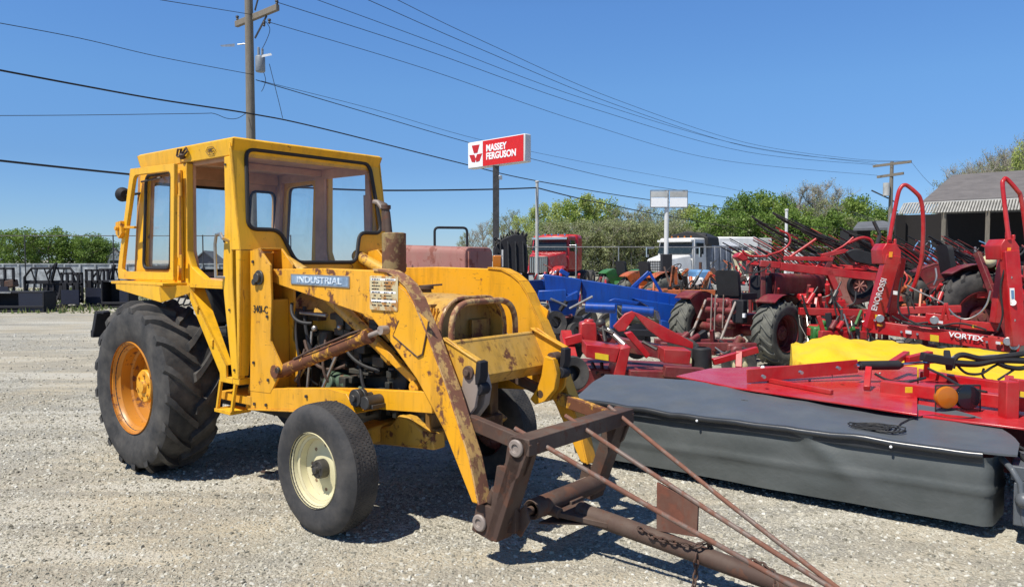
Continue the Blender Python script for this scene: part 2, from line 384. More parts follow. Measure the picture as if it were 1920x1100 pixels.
t = NT('gravel_stones'); g = t.n.new('ShaderNodeNewGeometry'); 
c = t.ramp(g.outputs['Random Per Island'], [(0, (.14, .13, .10)), (.2, (.28, .26, .203)), (.7, (.435, .405, .325)), (.95, (.50, .485, .42)), (1, (.60, .59, .53))])
M['stones'] = t.out(t.mix(.25, c, t.noise(80, 4), 'OVERLAY'), .85)
t = NT('dry_grass'); g = t.n.new('ShaderNodeNewGeometry')
M['grass'] = t.out(t.ramp(g.outputs['Random Per Island'], [(0, (.06, .11, .02)), (.6, (.13, .17, .04)), (1, (.30, .27, .12))]), .8)
def mk_tarp(name, col, rough, bs=.15):
    t = NT(name); n = t.noise(4, 6, .6); n2 = t.noise(18, 5)
    c = t.mix(t.ramp(n, [(.4, 0), (.75, .5)]), col, tuple(min(1, x * .8 + .06) for x in col))
    return t.out(c, t.mix(n, (rough,) * 3, (min(1, rough * 1.6),) * 3), t.bump(t.math('ADD', t.math('ADD', n, t.math('MULTIPLY', n2, .3)), t.math('MULTIPLY', t.math('ABSOLUTE', t.math('SUBTRACT', t.noise(2.6, 4, .6, dist=1.0), .5)), -1.2)), bs, .04))
M['grey_cover'] = mk_tarp('grey_vinyl_cover', (.085, .095, .105), .33)
M['grey_skirt'] = mk_tarp('grey_vinyl_skirt', (.074, .083, .081), .5)
M['yellow_tarp'] = mk_tarp('yellow_tarp', (.74, .47, .003), .5, .35)
M['board'] = mk_glass('grey_clear_board', (.72, .74, .75), .1)
M['pin'] = paint('pin_steel', (.28, .23, .20), rust=.5, edge=0, rough=.5)
M['rod'] = paint('rod_rust', (.16, .11, .09), rust=.8, edge=0, rough=.55, rustcol=(.16, .07, .045))
# ---------------------------------------------------------------- wheels
def tyre_carcass(mb, c, R, w, rr, n=64, sh=.945):
    pr = [(rr * .97, -.80), (rr * 1.06, -.92), (lerp(rr, R, .5), -1.03), (R * .86, -1.0), (R * .915, -.9), (R * (sh - .008), -.72), (R * sh, -.35), (R * (sh + .003), 0)]
    pr = pr + [(r, -a) for r, a in pr[-2::-1]]
    mb.lathe([(r, a * w) for r, a in pr], c, n=n, closed=True)
def lugs(mb, c, R, w, n=22, sweep=.36, wd=.05, direction=1, sh=.945, m=6):
    c = V(c)
    for side in (-1, 1):
        for i in range(n):
            t0 = 2 * pi * (i + (.5 if side > 0 else 0)) / n
            vs = []
            for j in range(m + 1):
                t = j / m; y = side * w * lerp(-.06, 1.0, t)
                th = t0 + direction * sweep * (t ** 1.15)
                rb = R * (sh - .01) if t < .8 else lerp(R * (sh - .01), R * .87, (t - .8) / .2)
                rt = R if t < .75 else lerp(R, R * .93, (t - .75) / .25)
                if t == 1: y *= 1.01
                hw = wd * (1.15 if t < .2 else 1.0) * (1 + .25 * (t > .7)) / R / 2
                for (a, r) in ((-hw, rb), (-hw * .72, rt), (hw * .72, rt), (hw, rb)):
                    vs.append(c + V((cos(th + a) * r, y, sin(th + a) * r)))
            fs = [(0, 1, 2, 3), tuple(4 * m + k for k in (3, 2, 1, 0))]
            for j in range(m):
                for k in range(3): fs.append((4 * j + k, 4 * j + 4 + k, 4 * j + 5 + k, 4 * j + 1 + k))
            mb.add(vs, fs)
def wheel(T, c, R, w, rr, side, tyre_m, rim_m, hub_m, lug=True, rim_prof=None, hub=None, direction=1, nl=22, n=64, parent=None, bolts=6, wd=.05, sh=None, cut=None):
    "side -1: outer face towards -y"
    c = V(c); e = bpy.data.objects.new('wheel', None); COL.objects.link(e); e.parent = parent or T.e; e.location = c; e.empty_display_size = .1
    sh = sh or (.945 if lug else .995)
    mb = MB(); tyre_carcass(mb, (0, 0, 0), R, w, rr, n, sh)
    if lug: lugs(mb, (0, 0, 0), R, w, nl, direction=direction, sh=sh, wd=wd)
    if cut: cut(mb)
    T.part('tyre', mb, tyre_m, e, smooth=32)
    mb = MB(); s = side
    prof = rim_prof or [(rr * 1.03, 0), (rr * 1.035, .012), (rr * .985, .018), (rr * .95, .05), (rr * .89, .06), (rr * .87, w * .75), (rr * .82, w * .8), (rr * .80, w * 1.1), (rr * .55, w * 1.08), (rr * .42, w * .95)]
    flange = s * (w * .96)
    mb.lathe([(r, flange - s * a) for r, a in prof], (0, 0, 0), n=48)
    for q in (8,): 
        for i in range(q):
            a = 2 * pi * i / q; rr_ = rr * .62; mb.cyl((cos(a) * rr_, flange - s * (w * 1.02), sin(a) * rr_), (cos(a) * rr_, flange - s * (w * .94), sin(a) * rr_), .012, n=6)
    mb.lathe([(prof[1][0], flange - s * prof[1][1]), (rr * .99, flange - s * .05), (rr * .97, -flange)], (0, 0, 0), n=48)
    rim = T.part('rim', mb, rim_m, e, smooth=35)
    hb = MB(); hr, h0, h1 = hub or (rr * .42, w * .95, w * .5)
    hb.lathe([(0, flange - s * h1), (hr * .93, flange - s * h1), (hr, flange - s * (h1 + .01)), (hr, flange - s * (h0 + .01))], (0, 0, 0), n=32)
    hb.lathe([(0, flange - s * (h1 - .025)), (hr * .35, flange - s * (h1 - .022)), (hr * .42, flange - s * h1)], (0, 0, 0), n=20)
    for i in range(bolts):
        a = 2 * pi * i / bolts + .3; p = V((cos(a) * hr * .7, flange - s * h1, sin(a) * hr * .7)); hb.cyl(p, p + V((0, s * .014, 0)), hr * .09, n=6)
    T.part('hub', hb, hub_m, e, smooth=35)
    return e
# ================================================================ yellow loader tractor
LT = Thing('loader_tractor', 'worn yellow tractor with square glazed cab, swung-open door and front loader arms', 'tractor', (-2.252, 6.273, 0), heading=50.4)
for s in (-1, 1):
    wheel(LT, (0, s * .7235, .642), .648, .205, .33, s, M['tyre'], M['orange_rim'], M['yellow'], hub=(.125, .2, .10), direction=1, nl=17, wd=.062, sh=.935,
          rim_prof=[(.342, 0), (.345, .012), (.328, .018), (.315, .05), (.298, .062), (.29, .13), (.272, .142), (.262, .215), (.20, .225), (.17, .20), (.13, .19)])
def grooves(mb):
    R = .386
    for i in range(84):
        for k, y in enumerate((-.056, -.038, -.019, 0, .019, .038, .056)):
            a = 2 * pi * (i + .5 * (k % 2)) / 84
            c = V((cos(a) * (R - .0052 - .35 * y * y * 2), y, sin(a) * (R - .0052 - .35 * y * y * 2))); Rm = Matrix.Rotation(-a, 3, 'Y') @ Matrix.Rotation(.3 * (1 if k % 2 else -1), 3, 'X')
            mb.box(c, (.004, .014, .020), Rm)
for s in (-1, 1):
    wheel(LT, (2.112, s * .727, .382), .386, .105, .212, s, M['tyre_front'], M['cream_rim'] if s < 0 else M['red_dull'], M['dark_steel'], lug=False, hub=(.055, .10, .035), bolts=5, cut=grooves, sh=.986,
          rim_prof=[(.219, 0), (.221, .008), (.208, .014), (.198, .040), (.180, .046), (.172, .085), (.155, .095), (.125, .10), (.09, .085), (.05, .085)])
# ---- chassis
mb = MB(); mb.b2((-.25, -.20, .42), (1.1, .20, .95)); mb.lathe([(.001, 0), (.14, 0), (.17, .12), (.12, .3), (.11, .52)], (0, -.02, .642)); mb.lathe([(.001, 0), (.14, 0), (.17, -.12), (.12, -.3), (.11, -.52)], (0, .02, .642))
mb.b2((-.75, -.3, .5), (-.2, .3, .75)); mb.b2((.2, -.26, .95), (.9, .26, 1.12))
LT.part('transmission', mb, M['engine'], bevel=.01)
mb = MB(); mb.b2((1.05, -.2, .50), (2.45, .2, .98))
for i in range(6): mb.cyl((1.35 + .17 * i, -.20, .88), (1.35 + .17 * i, -.27, .90), .035, n=10); mb.cyl((1.35 + .17 * i, .20, .88), (1.35 + .17 * i, .27, .90), .035, n=10)
mb.b2((1.2, -.17, .98), (2.25, .17, 1.12)); mb.b2((1.25, -.14, 1.12), (2.2, .14, 1.17))
mb.cyl((1.75, -.24, .62), (2.1, -.24, .62), .07); mb.cyl((1.55, -.3, .98), (1.55, -.3, 1.12), .06)
mb.b2((1.15, -.33, .62), (1.42, -.2, .86)); mb.cyl((2.25, -.20, .85), (2.25, -.30, .85), .09)
mb.b2((1.1, -.42, .95), (1.38, -.22, 1.25)); mb.b2((2.3, -.27, .55), (2.5, .27, 1.2))
LT.part('engine', mb, M['engine'], bevel=.008)
mb = MB(); mb.cyl((1.52, -.28, .80), (1.80, -.30, .78), .055); mb.cyl((1.66, -.30, .77), (1.66, -.38, .79), .05, n=12); mb.b2((1.5, -.31, .68), (1.62, -.22, .80)); mb.cyl((1.85, -.25, .74), (2.02, -.27, .72), .04)
LT.part('fuel_pump', mb, M['engine_green'], bevel=.006)
random.seed(3)
def hose(mb, a, b, r=.012, sag=.08, side=(0, -.05, 0)):
    a = V(a); b = V(b); mb.tube([a.lerp(b, i / 10) + V((0, 0, -sag * 4 * (i / 10) * (1 - i / 10))) + V(side) * 4 * (i / 10) * (1 - i / 10) for i in range(11)], r, 8)
for a, b in (((1.38, -.42, 1.2), (1.5, -.34, .75)), ((1.45, -.4, 1.28), (1.62, -.32, .82)), ((1.42, -.38, 1.05), (1.75, -.30, .9)), ((1.6, -.33, 1.1), (1.68, -.36, .78)), ((1.48, -.42, 1.0), (1.44, -.4, .7)), ((1.7, -.3, 1.1), (2.1, -.3, .9)), ((1.9, -.28, 1.05), (2.05, -.3, .7)), ((1.38, -.45, 1.3), (1.6, -.45, 1.18))):
    hb = MB(); hose(hb, a, b, .008 + random.random() * .005, .03 + .06 * random.random()); LT.part('hydraulic_hose', hb, random.choice([M['black_rubber'], M['black_rubber'], M['dark_steel'], M['brown_rust']]))
mb = MB(); mb.cyl((1.40, -.44, .78), (1.56, -.38, 1.02), .016); mb.cyl((1.62, -.40, .72), (1.72, -.34, .98), .012); mb.cyl((1.50, -.42, .74), (1.53, -.40, 1.12), .010); mb.sphere((1.56, -.40, 1.14), .022); mb.sphere((1.80, -.38, 1.16), .018)
mb.b2((1.92, -.37, .70), (1.99, -.33, .73)); mb.b2((2.04, -.37, .72), (2.12, -.33, .735)); mb.cyl((1.45, -.43, 1.24), (1.72, -.42, 1.235), .012)
LT.part('control_linkage', mb, M['steel'])
mb = MB()
for i in range(60):
    x = 1.42 + random.random() * .95; z = .60 + random.random() * .62; mb.b2((x, -.30 - random.random() * .06, z), (x + .03 + random.random() * .08, -.2, z + .02 + random.random() * .07))
LT.part('engine_fittings', mb, M['engine'], bevel=.004)
# ---- frame rails, both sides
for s in (-1, 1):
    mb = MB(); mb.plate([(1.10, .575), (2.24, .70), (2.14, .80), (1.94, .81), (1.345, .745), (1.10, .72)], s * .60, s * .55)
    mb.plate([(1.83, .79), (2.75, .865), (2.77, .75), (2.14, .70), (1.9, .67)], s * .50, s * .46)
    mb.b2((1.10, s * .60, .56), (2.0, s * .30, .58)) if s > 0 else mb.beam((1.08, -.45, .572), (2.2, -.45, .69), .32, .012)
    mb.b2((.72, s * .60, .60), (1.12, s * .2, .66))
    LT.part('frame_rail', mb, M['yellow'], bevel=.004)
mb = MB()
for y in (-.60, -.56): mb.cyl((2.25, y, .79), (2.25, y - .026, .79), .052, n=18)
mb.cyl((2.25, -.645, .79), (2.25, -.45, .79), .022); mb.cyl((2.33, -.62, .77), (2.33, -.50, .77), .04); mb.b2((2.18, -.60, .735), (2.38, -.5, .76))
LT.part('hose_reel_fitting', mb, M['dark_steel'], bevel=.003)
# ---- front axle
mb = MB()
mb.hull([V((2.02, y, z)) for y, z in ((-.66, .47), (.66, .47), (.66, .55), (.12, .60), (.07, .655), (-.07, .655), (-.12, .60), (-.66, .55))], [V((2.17, y, z)) for y, z in ((-.66, .47), (.66, .47), (.66, .55), (.12, .60), (.07, .655), (-.07, .655), (-.12, .60), (-.66, .55))])
mb.beam((1.93, -.30, .48), (2.62, -.30, .54), .10, .10); mb.plate([(1.90, .50), (2.26, .585), (2.33, .66), (2.42, .655), (2.60, .56), (2.52, .50), (1.92, .42)], -.36, -.28)
mb.plate([(1.90, .50), (2.26, .585), (2.33, .66), (2.42, .655), (2.60, .56), (2.52, .50), (1.92, .42)], .28, .36)
LT.part('front_axle', mb, M['yellow_dirty'], bevel=.012)
mb = MB()
for s in (-1, 1): mb.cyl((2.112, s * .63, .33), (2.112, s * .63, .66), .04); mb.cyl((2.112, s * .60, .382), (2.112, s * .76, .382), .045); mb.beam((2.112, s * .62, .40), (1.9, s * .5, .42), .04, .03)
mb.cyl((1.9, -.5, .42), (1.9, .5, .42), .018)
LT.part('steering_gear', mb, M['dark_steel'], bevel=.004)
# ---- loader towers
for s in (-1, 1):
    mb = MB(); P_ = [(1.13, 1.655), (1.235, 1.67), (1.365, 1.56), (1.375, 1.34), (1.355, 1.06), (1.40, 1.0), (1.49, .89), (1.345, .71), (1.10, .70), (1.125, 1.2)]
    mb.plate(P_, s * .602, s * .585); mb.plate(P_, s * .43, s * .413)
    mb.b2((1.125, s * .585, .72), (1.142, s * .43, 1.64)); mb.b2((1.30, s * .585, .72), (1.316, s * .43, 1.33)); mb.beam((1.14, s * .507, 1.655), (1.235, s * .507, 1.668), .16, .012)
    T_ = LT.part('loader_tower', mb, M['yellow'], bevel=.003)
    mb = MB(); mb.cyl((1.245, s * .40, 1.475), (1.245, s * .635, 1.475), .032); mb.cyl((1.245, s * .60, 1.475), (1.245, s * .615, 1.475), .05); LT.part('pivot_pin', mb, M['dark_steel'], bevel=.003)
    mb = MB(); mb.cyl((1.45, s * .40, .875), (1.45, s * .62, .875), .022); LT.part('pivot_pin', mb, M['dark_steel'], bevel=.003)
    mb = MB(); mb.cyl((1.205, s * .60, 1.445), (1.205, s * .63, 1.445), .022); LT.part('bolt', mb, M['dark_steel'], bevel=.003)
LT.text('340I-C', M['black_ink'], frame_M((1.250, -.6045, 1.262), (1, 0, 0), (0, 0, 1)), .070, squash=.9, bold=0)
for x, z in ((1.16, .62), (1.30, .63), (1.75, .74), (2.05, .74), (1.17, 1.58), (1.33, .80), (1.16, .90), (1.33, 1.22)):
    mb = MB(); mb.cyl((x, -.60, z), (x, -.612, z), .011, n=6); LT.part('bolt', mb, M['dark_steel'])
for x, z in ((.93, 2.24), (.90, 1.72), (.95, 1.25), (1.0, .84), (.28, 1.5), (.28, 2.22)):
    mb = MB(); mb.cyl((x, -.65, z), (x, -.661, z), .009, n=6); LT.part('bolt', mb, M['dark_steel'])
mb = MB(); mb.cyl((1.04, -.52, 1.255), (1.10, -.52, 1.255), .035); LT.part('fluid_cap', mb, M['decal_yellow'], bevel=.004)
# ---- lift arms
ARM = [(1.24, 1.53), (1.82, 1.541), (2.33, 1.532), (2.45, 1.523), (2.53, 1.49), (2.60, 1.445), (2.665, 1.37), (2.705, 1.293), (2.77, 1.19), (2.93, .89), (3.08, .558), (3.145, .33), (3.10, .33), (2.898, .675), (2.68, .94), (2.45, 1.14), (2.39, 1.19), (2.30, 1.262), (1.252, 1.45), (1.21, 1.475), (1.205, 1.51)]
for s in (-1, 1):
    mb = MB(); mb.plate(ARM, s * .54, s * .462)
    arm = LT.part('lift_arm', mb, M['yellow_rusty'] if s < 0 else M['yellow'], bevel=.006)
    flm = M['rust_flange'] if s < 0 else M['yellow']
    fl = [(2.33, 1.5375), (2.45, 1.5285), (2.535, 1.496), (2.607, 1.45), (2.672, 1.372), (2.714, 1.294), (2.778, 1.192), (2.938, .892), (3.088, .560), (3.152, .332)]
    mb = MB()
    for a, b in zip(fl, fl[1:]):
        d = V((b[0] - a[0], b[1] - a[1])).normalized(); n = V((d.y, -d.x)) * .006; n = n if n.x > 0 else -n
        mb.add([V((a[0] + n.x, s * .548, a[1] + abs(n.y))), V((a[0] + n.x, s * .455, a[1] + abs(n.y))), V((b[0] + n.x, s * .455, b[1] + abs(n.y))), V((b[0] + n.x, s * .548, b[1] + abs(n.y))),
                V((a[0] - n.x, s * .548, a[1] - n.y)), V((a[0] - n.x, s * .455, a[1] - n.y)), V((b[0] - n.x, s * .455, b[1] - n.y)), V((b[0] - n.x, s * .548, b[1] - n.y))],
               [(0, 1, 2, 3), (7, 6, 5, 4), (0, 3, 7, 4), (1, 5, 6, 2), (0, 4, 5, 1), (3, 2, 6, 7)])
    LT.part('arm_flange', mb, flm, arm)
    mb = MB(); g = [(2.31, 1.318), (2.41, 1.315), (2.50, 1.30), (2.545, 1.24), (2.49, 1.165), (2.70, 1.063), (2.735, 1.08), (2.785, 1.262), (2.72, 1.30), (2.60, 1.42), (2.45, 1.50), (2.29, 1.515)]
    mb.plate(g, s * .5465, s * .538); LT.part('gusset_plate', mb, M['yellow'] , arm, bevel=.002)
    # weld bead round the gusset
    w = [V((x, s * .545, z)) for x, z in ((2.55, 1.255), (2.50, 1.165), (2.70, 1.060), (2.738, 1.075), (2.79, 1.262))]
    wb = MB(); wb.tube(w, .004, 6); LT.part('weld_bead', wb, M['brown_rust'], arm)
    # lift cylinder
    mb = MB(); mb.cyl((1.43, s * .56, .868), (2.30, s * .56, 1.150), .040, n=20); mb.cyl((2.28, s * .56, 1.144), (2.315, s * .56, 1.155), .045, n=20); mb.cyl((1.42, s * .62, .865), (1.42, s * .50, .865), .045, n=18)
    for k in (.3, .62): mb.cyl(V((1.43, s * .56, .868)).lerp(V((2.30, s * .56, 1.150)), k), V((1.43, s * .56, .868)).lerp(V((2.30, s * .56, 1.150)), k + .015), .043, n=20)
    cy = LT.part('lift_cylinder', mb, M['yellow_half'], bevel=.002)
    mb = MB(); mb.cyl((2.30, s * .56, 1.150), (2.43, s * .56, 1.192), .016, n=14); mb.cyl((2.44, s * .59, 1.195), (2.44, s * .46, 1.195), .026, n=16)
    LT.part('piston_rod', mb, M['pin'], cy)
    mb = MB(); mb.tube([(1.60, s * .59, .96), (1.85, s * .605, 1.05), (2.2, s * .605, 1.165), (2.27, s * .595, 1.185)], .007, 6); LT.part('oil_line', mb, M['brown_rust'], cy)
    # tilt cylinder inside the arm
    mb = MB(); mb.cyl((1.05, s * .36, 1.63), (1.40, s * .36, 1.50), .045, n=18); mb.cyl((1.40, s * .36, 1.50), (2.25, s * .36, 1.02), .040, n=18); mb.cyl((2.23, s * .36, 1.03), (2.29, s * .36, .995), .048, n=18)
    mb.cyl((1.75, s * .31, 1.35), (2.2, s * .31, 1.09), .010)
    ty = LT.part('tilt_cylinder', mb, M['yellow_dirty'], bevel=.002)
    mb = MB(); mb.cyl((2.27, s * .36, 1.008), (2.56, s * .36, .86), .020, n=14); LT.part('piston_rod', mb, M['chrome'], ty)
    mb = MB(); mb.beam((2.20, s * .40, 1.08), (2.58, s * .40, .865), .035, .05); mb.cyl((2.56, s * .32, .862), (2.56, s * .45, .862), .04); LT.part('cylinder_guard', mb, M['yellow'], bevel=.004)
# plates on the near arm
mb = MB(); mb.plate(round_poly([(1.512, 1.503), (2.112, 1.497), (2.112, 1.425), (1.512, 1.435)], .006, 2), -.546, -.539)
np_ = LT.part('name_plate', mb, M['steel'], bevel=.001)
mb = MB(); mb.plate([(1.525, 1.495), (2.10, 1.489), (2.10, 1.433), (1.525, 1.443)], -.5475, -.5455); LT.part('plate_face', mb, plain('plate_blue', (.26, .36, .48), .4, .3, var=.3, scale=30), np_)
LT.text('INDUSTRIAL', M['worn_ink'], frame_M((1.812, -.549, 1.464), (1, 0, -.009), (0, 0, 1)), .055, parent=np_, squash=1.5, bold=.0012)
mb = MB(); mb.plate(round_poly([(2.305, 1.503), (2.548, 1.500), (2.546, 1.305), (2.303, 1.305)], .012, 3), -.5505, -.546)
wp = LT.part('warning_plate', mb, paint('worn_decal', (.62, .52, .30), rust=.75, edge=0, dust=.5, scale=14, rustcol=(.35, .17, .05)), bevel=.001)
mb = MB(); random.seed(11)
for col in range(2):
    for r in range(9):
        x = 2.325 + col * .105; z = 1.485 - r * .0185; n = 0
        while n < .085:
            L = .006 + random.random() * .016
            if n + L > .088: break
            if random.random() < .82: mb.plate([(x + n, z), (x + n + L, z), (x + n + L, z - .007), (x + n, z - .007)], -.5515, -.5503)
            n += L + .004
LT.part('printed_text', mb, M['black_ink'], wp)
mb = MB()
for z in (1.488, 1.415, 1.365): mb.plate([(2.318, z), (2.53, z), (2.53, z - .012), (2.318, z - .012)], -.5512, -.5502)
LT.part('print_bar', mb, M['white_ink'], wp)
# ---- torque plate between the arms with pin brackets
mb = MB(); mb.quad((2.775, -.45, 1.125), (2.875, -.45, .93), (2.875, .45, .93), (2.775, .45, 1.125), .016)
mb.cyl((2.76, -.45, 1.12), (2.76, .45, 1.12), .018); mb.quad((2.875, -.45, .93), (2.80, -.45, .86), (2.80, .45, .86), (2.875, .45, .93), .012)
LT.part('cross_plate', mb, M['yellow_dirty'], bevel=.004)
for s in (-1, 1):
    mb = MB(); y0 = s * .44
    P3 = [(2.745, 1.15), (2.80, 1.16), (3.03, 1.045), (3.035, .93), (2.92, .90), (2.83, .90)]
    mb.plate(P3, s * .415, s * .40); mb.beam((2.76, s * .40, 1.157), (3.03, s * .40, 1.05), .045, .012); 
    b = LT.part('pin_bracket', mb, M['yellow_dirty'] if s < 0 else M['yellow'], bevel=.004)
    mb = MB(); mb.cyl((2.965, s * .33, .985), (2.965, s * .43, .985), .038); mb.cyl((2.965, s * .32, .985), (2.965, s * .445, .985), .018); LT.part('pin_boss', mb, M['brown_rust'], b, bevel=.003)
    mb = MB(); mb.cyl((3.02, s * .34, .90), (3.02, s * .41, .90), .035)
    mb.plate([(3.02, 1.055), (3.05, 1.048), (3.05, .97), (3.035, .93), (3.01, .92), (3.01, .96)], s * .42, s * .355)
    LT.part('stop_block', mb, M['black_metal'], b, bevel=.004)
    # curved tilt lever hanging below
    L_ = [(2.93, 1.0), (3.00, .99), (3.03, .90), (3.01, .80), (2.94, .72), (2.86, .69), (2.82, .72), (2.88, .80), (2.91, .88)]
    mb = MB(); mb.plate(L_, s * .345, s * .30); mb.plate(L_, s * .42, s * .40); LT.part('tilt_lever', mb, M['pin'] if s < 0 else M['yellow'], bevel=.004)
    mb = MB(); mb.beam((2.56, s * .36, .86), (2.90, s * .36, .76), .05, .06); mb.cyl((2.90, s * .30, .76), (2.90, s * .42, .76), .03); LT.part('tilt_link', mb, M['brown_rust'], bevel=.004)
mb = MB(); mb.b2((2.50, -.40, .95), (2.56, .40, 1.02)); mb.b2((2.50, -.30, .55), (2.56, -.22, .98)); mb.b2((2.50, .22, .55), (2.56, .30, .98)); mb.b2((2.48, -.30, .52), (2.60, .30, .60)); mb.cyl((2.70, -.1, .88), (2.70, .1, .88), .03)
LT.part('front_frame', mb, paint('shaded_rusty_yellow', (.20, .10, .02), rust=.8, edge=0, dust=.2, grime=.7, rustcol=(.07, .035, .02)), bevel=.006)  # rusty yellow darkened: shade below the cross plate is put into the colour
# ---- hood
def hood_sec(x, hw, top, bot, r=.11, n=6):
    P = [V((x, -hw, bot))]
    for i in range(n + 1): a = pi - pi / 2 * i / n; P.append(V((x, -hw + r + cos(a) * r, top - r + sin(a) * r)))
    for i in range(n + 1): a = pi / 2 - pi / 2 * i / n; P.append(V((x, hw - r + cos(a) * r, top - r + sin(a) * r)))
    P.append(V((x, hw, bot))); return P
def shell(mb, secs, th=.012):
    n = len(secs[0]); inner = []
    for S in secs:
        c = sum(S, V((0, 0, 0))) / n; inner.append([p + (V((0, c.y, c.z)) - V((0, p.y, p.z))).normalized() * th for p in S])
    vs = [p for S in secs for p in S] + [p for S in inner for p in S]; N = n * len(secs); fs = []
    for i in range(len(secs) - 1):
        for k in range(n - 1):
            a = (i * n + k, i * n + k + 1, (i + 1) * n + k + 1, (i + 1) * n + k); fs.append(a); fs.append(tuple(q + N for q in reversed(a)))
    for i in (0, len(secs) - 1):
        for k in range(n - 1): fs.append((i * n + k, i * n + k + 1, i * n + k + 1 + N, i * n + k + N))
    for i in range(len(secs) - 1):
        for k in (0, n - 1): fs.append((i * n + k, (i + 1) * n + k, (i + 1) * n + k + N, i * n + k + N))
    mb.add(vs, fs)
mb = MB(); shell(mb, [hood_sec(1.12, .285, 1.385, 1.12, .19), hood_sec(2.35, .285, 1.378, 1.10, .19), hood_sec(2.61, .29, 1.362, .98, .19)])
hood = LT.part('hood', mb, M['yellow_dirty'], bevel=.003)
mb = MB(); mb.tube([p + V((.012, 0, 0)) for p in hood_sec(2.61, .293, 1.365, .98, .19)], .012, 8); LT.part('hood_rim', mb, M['rust_flange'], hood)
mb = MB()
for i in range(9): x = 2.36 + i * .026; mb.beam((x, -.292, 1.17), (x + .004, -.262, 1.31), .010, .014, up=(0, -1, 0))
LT.part('louver', mb, M['yellow_rusty'], hood, bevel=.002)
mb = MB(); mb.b2((2.50, -.27, .90), (2.52, .27, 1.33)); mb.b2((2.52, .06, .98), (2.55, .22, 1.22)); LT.part('radiator_panel', mb, paint('dark_yellow_panel', (.34, .19, .03), rust=.6, edge=0, dust=.3, grime=.8), bevel=.003)  # dark yellow-brown panel with darker streaks, set back behind the hood rim
mb = MB(); G = [V((2.71, y, z)) for y, z in round_poly([(-.29, .86), (-.29, 1.345), (.29, 1.345), (.29, .86)], [0, .17, .17, 0], 7)]
mb.tube(G, .019, 10); mb.cyl((2.71, -.29, .97), (2.56, -.29, .97), .018); mb.cyl((2.71, .29, .97), (2.56, .29, .97), .018)
LT.part('grille_guard', mb, M['rust_flange'])
mb = MB(); mb.cyl((2.12, .08, 1.37), (2.12, .08, 1.40), .035, n=14); mb.cyl((2.12, .08, 1.40), (2.12, .08, 1.425), .05, n=14); mb.beam((2.05, .02, 1.415), (2.2, .15, 1.43), .02, .012); LT.part('radiator_cap', mb, M['brown_rust'], bevel=.002)
mb = MB(); mb.b2((2.0, .30, 1.445), (2.03, .31, 1.51)); 
# ---- exhaust
mb = MB(); mb.cyl((2.01, -.10, 1.36), (2.01, -.10, 1.53), .03); mb.lathe([(.001, .48 - .02), (.060, .46), (.078, .455), (.078, .21), (.062, .19), (.035, .185), (.03, 0)], (2.01, -.10, 1.31), axis=(0, 0, 1), n=28)
LT.part('exhaust_muffler', mb, paint('scorched_muffler', (.32, .23, .09), rust=.85, edge=0, rough=.7, dust=.2, scale=6, rustcol=(.13, .06, .035)), bevel=.002)
mb = MB(); mb.cyl((1.93, -.10, 1.78), (1.93, -.10, 1.93), .027); mb.tube([(1.96, -.10, 1.765), (1.94, -.10, 1.90), (1.92, -.10, 1.945), (1.86, -.10, 1.965)], .024, 10); mb.cyl((1.93, -.10, 1.925), (1.93, -.10, 1.95), .034); LT.part('exhaust_pipe', mb, M['brown_rust'])
mb = MB(); mb.tube([(1.92, -.12, 1.93), (1.89, -.13, 1.97), (1.85, -.13, 1.975)], .016, 8); LT.part('pipe_flap', mb, M['pin'])
# ---- cab
Yl = M['yellow_cab']
mb = MB()
top = [V((1.03, -.653, 2.412)), V((1.03, .653, 2.412)), V((-.40, .653, 2.412)), V((-.40, -.653, 2.412))]
low = [V((.985, -.64, 2.30)), V((.985, .64, 2.30)), V((-.36, .64, 2.30)), V((-.36, -.64, 2.30))]
mb.hull([p + V((0, 0, -.004)) for p in top], [p + V((-.02 if p.x > 0 else .02, -.02 if p.y > 0 else .02, .012)) for p in top])
# hollow fascia: four slanted bands
for a, b in ((0, 1), (1, 2), (2, 3), (3, 0)):
    nrm = (top[b] - top[a]).cross(V((0, 0, 1))).normalized() * .014; c = V((.3, 0, 2.35))
    if nrm.dot(c - top[a]) < 0: nrm = -nrm
    mb.add([top[a], top[b], low[b], low[a], top[a] + nrm, top[b] + nrm, low[b] + nrm, low[a] + nrm], [(0, 1, 2, 3), (7, 6, 5, 4), (0, 4, 5, 1), (3, 2, 6, 7), (0, 3, 7, 4), (1, 5, 6, 2)])
roof = LT.part('cab_roof', mb, Yl, bevel=.005)
mb = MB(); mb.b2((-.34, -.60, 2.355), (.95, .60, 2.37))
mb.b2((-.34, -.60, 2.28), (.95, -.57, 2.36)); mb.b2((-.34, .57, 2.28), (.95, .60, 2.36)); mb.b2((.28, -.57, 2.30), (.34, .57, 2.352)); mb.b2((-.34, -.56, 2.26), (-.30, .56, 2.36))
LT.part('headliner', mb, M['brown_lining'], bevel=.004)
AP = [(.905, 2.295), (.985, 2.295), (.995, 1.92), (.985, 1.46), (1.045, .775), (.966, .775), (.858, 1.46), (.905, 1.92)]
BP = [(.235, 2.295), (.385, 2.295), (.372, 1.66), (.43, 1.54), (.62, 1.452), (.86, 1.445), (.86, 1.405), (.215, 1.405), (.235, 1.9)]
SP = [(-.365, 2.295), (.20, 2.295), (.17, 1.42), (-.495, 1.42), (-.46, 1.75)]
SH = round_poly([(-.245, 2.245), (.165, 2.255), (.115, 1.525), (-.325, 1.525)], .06, 5)
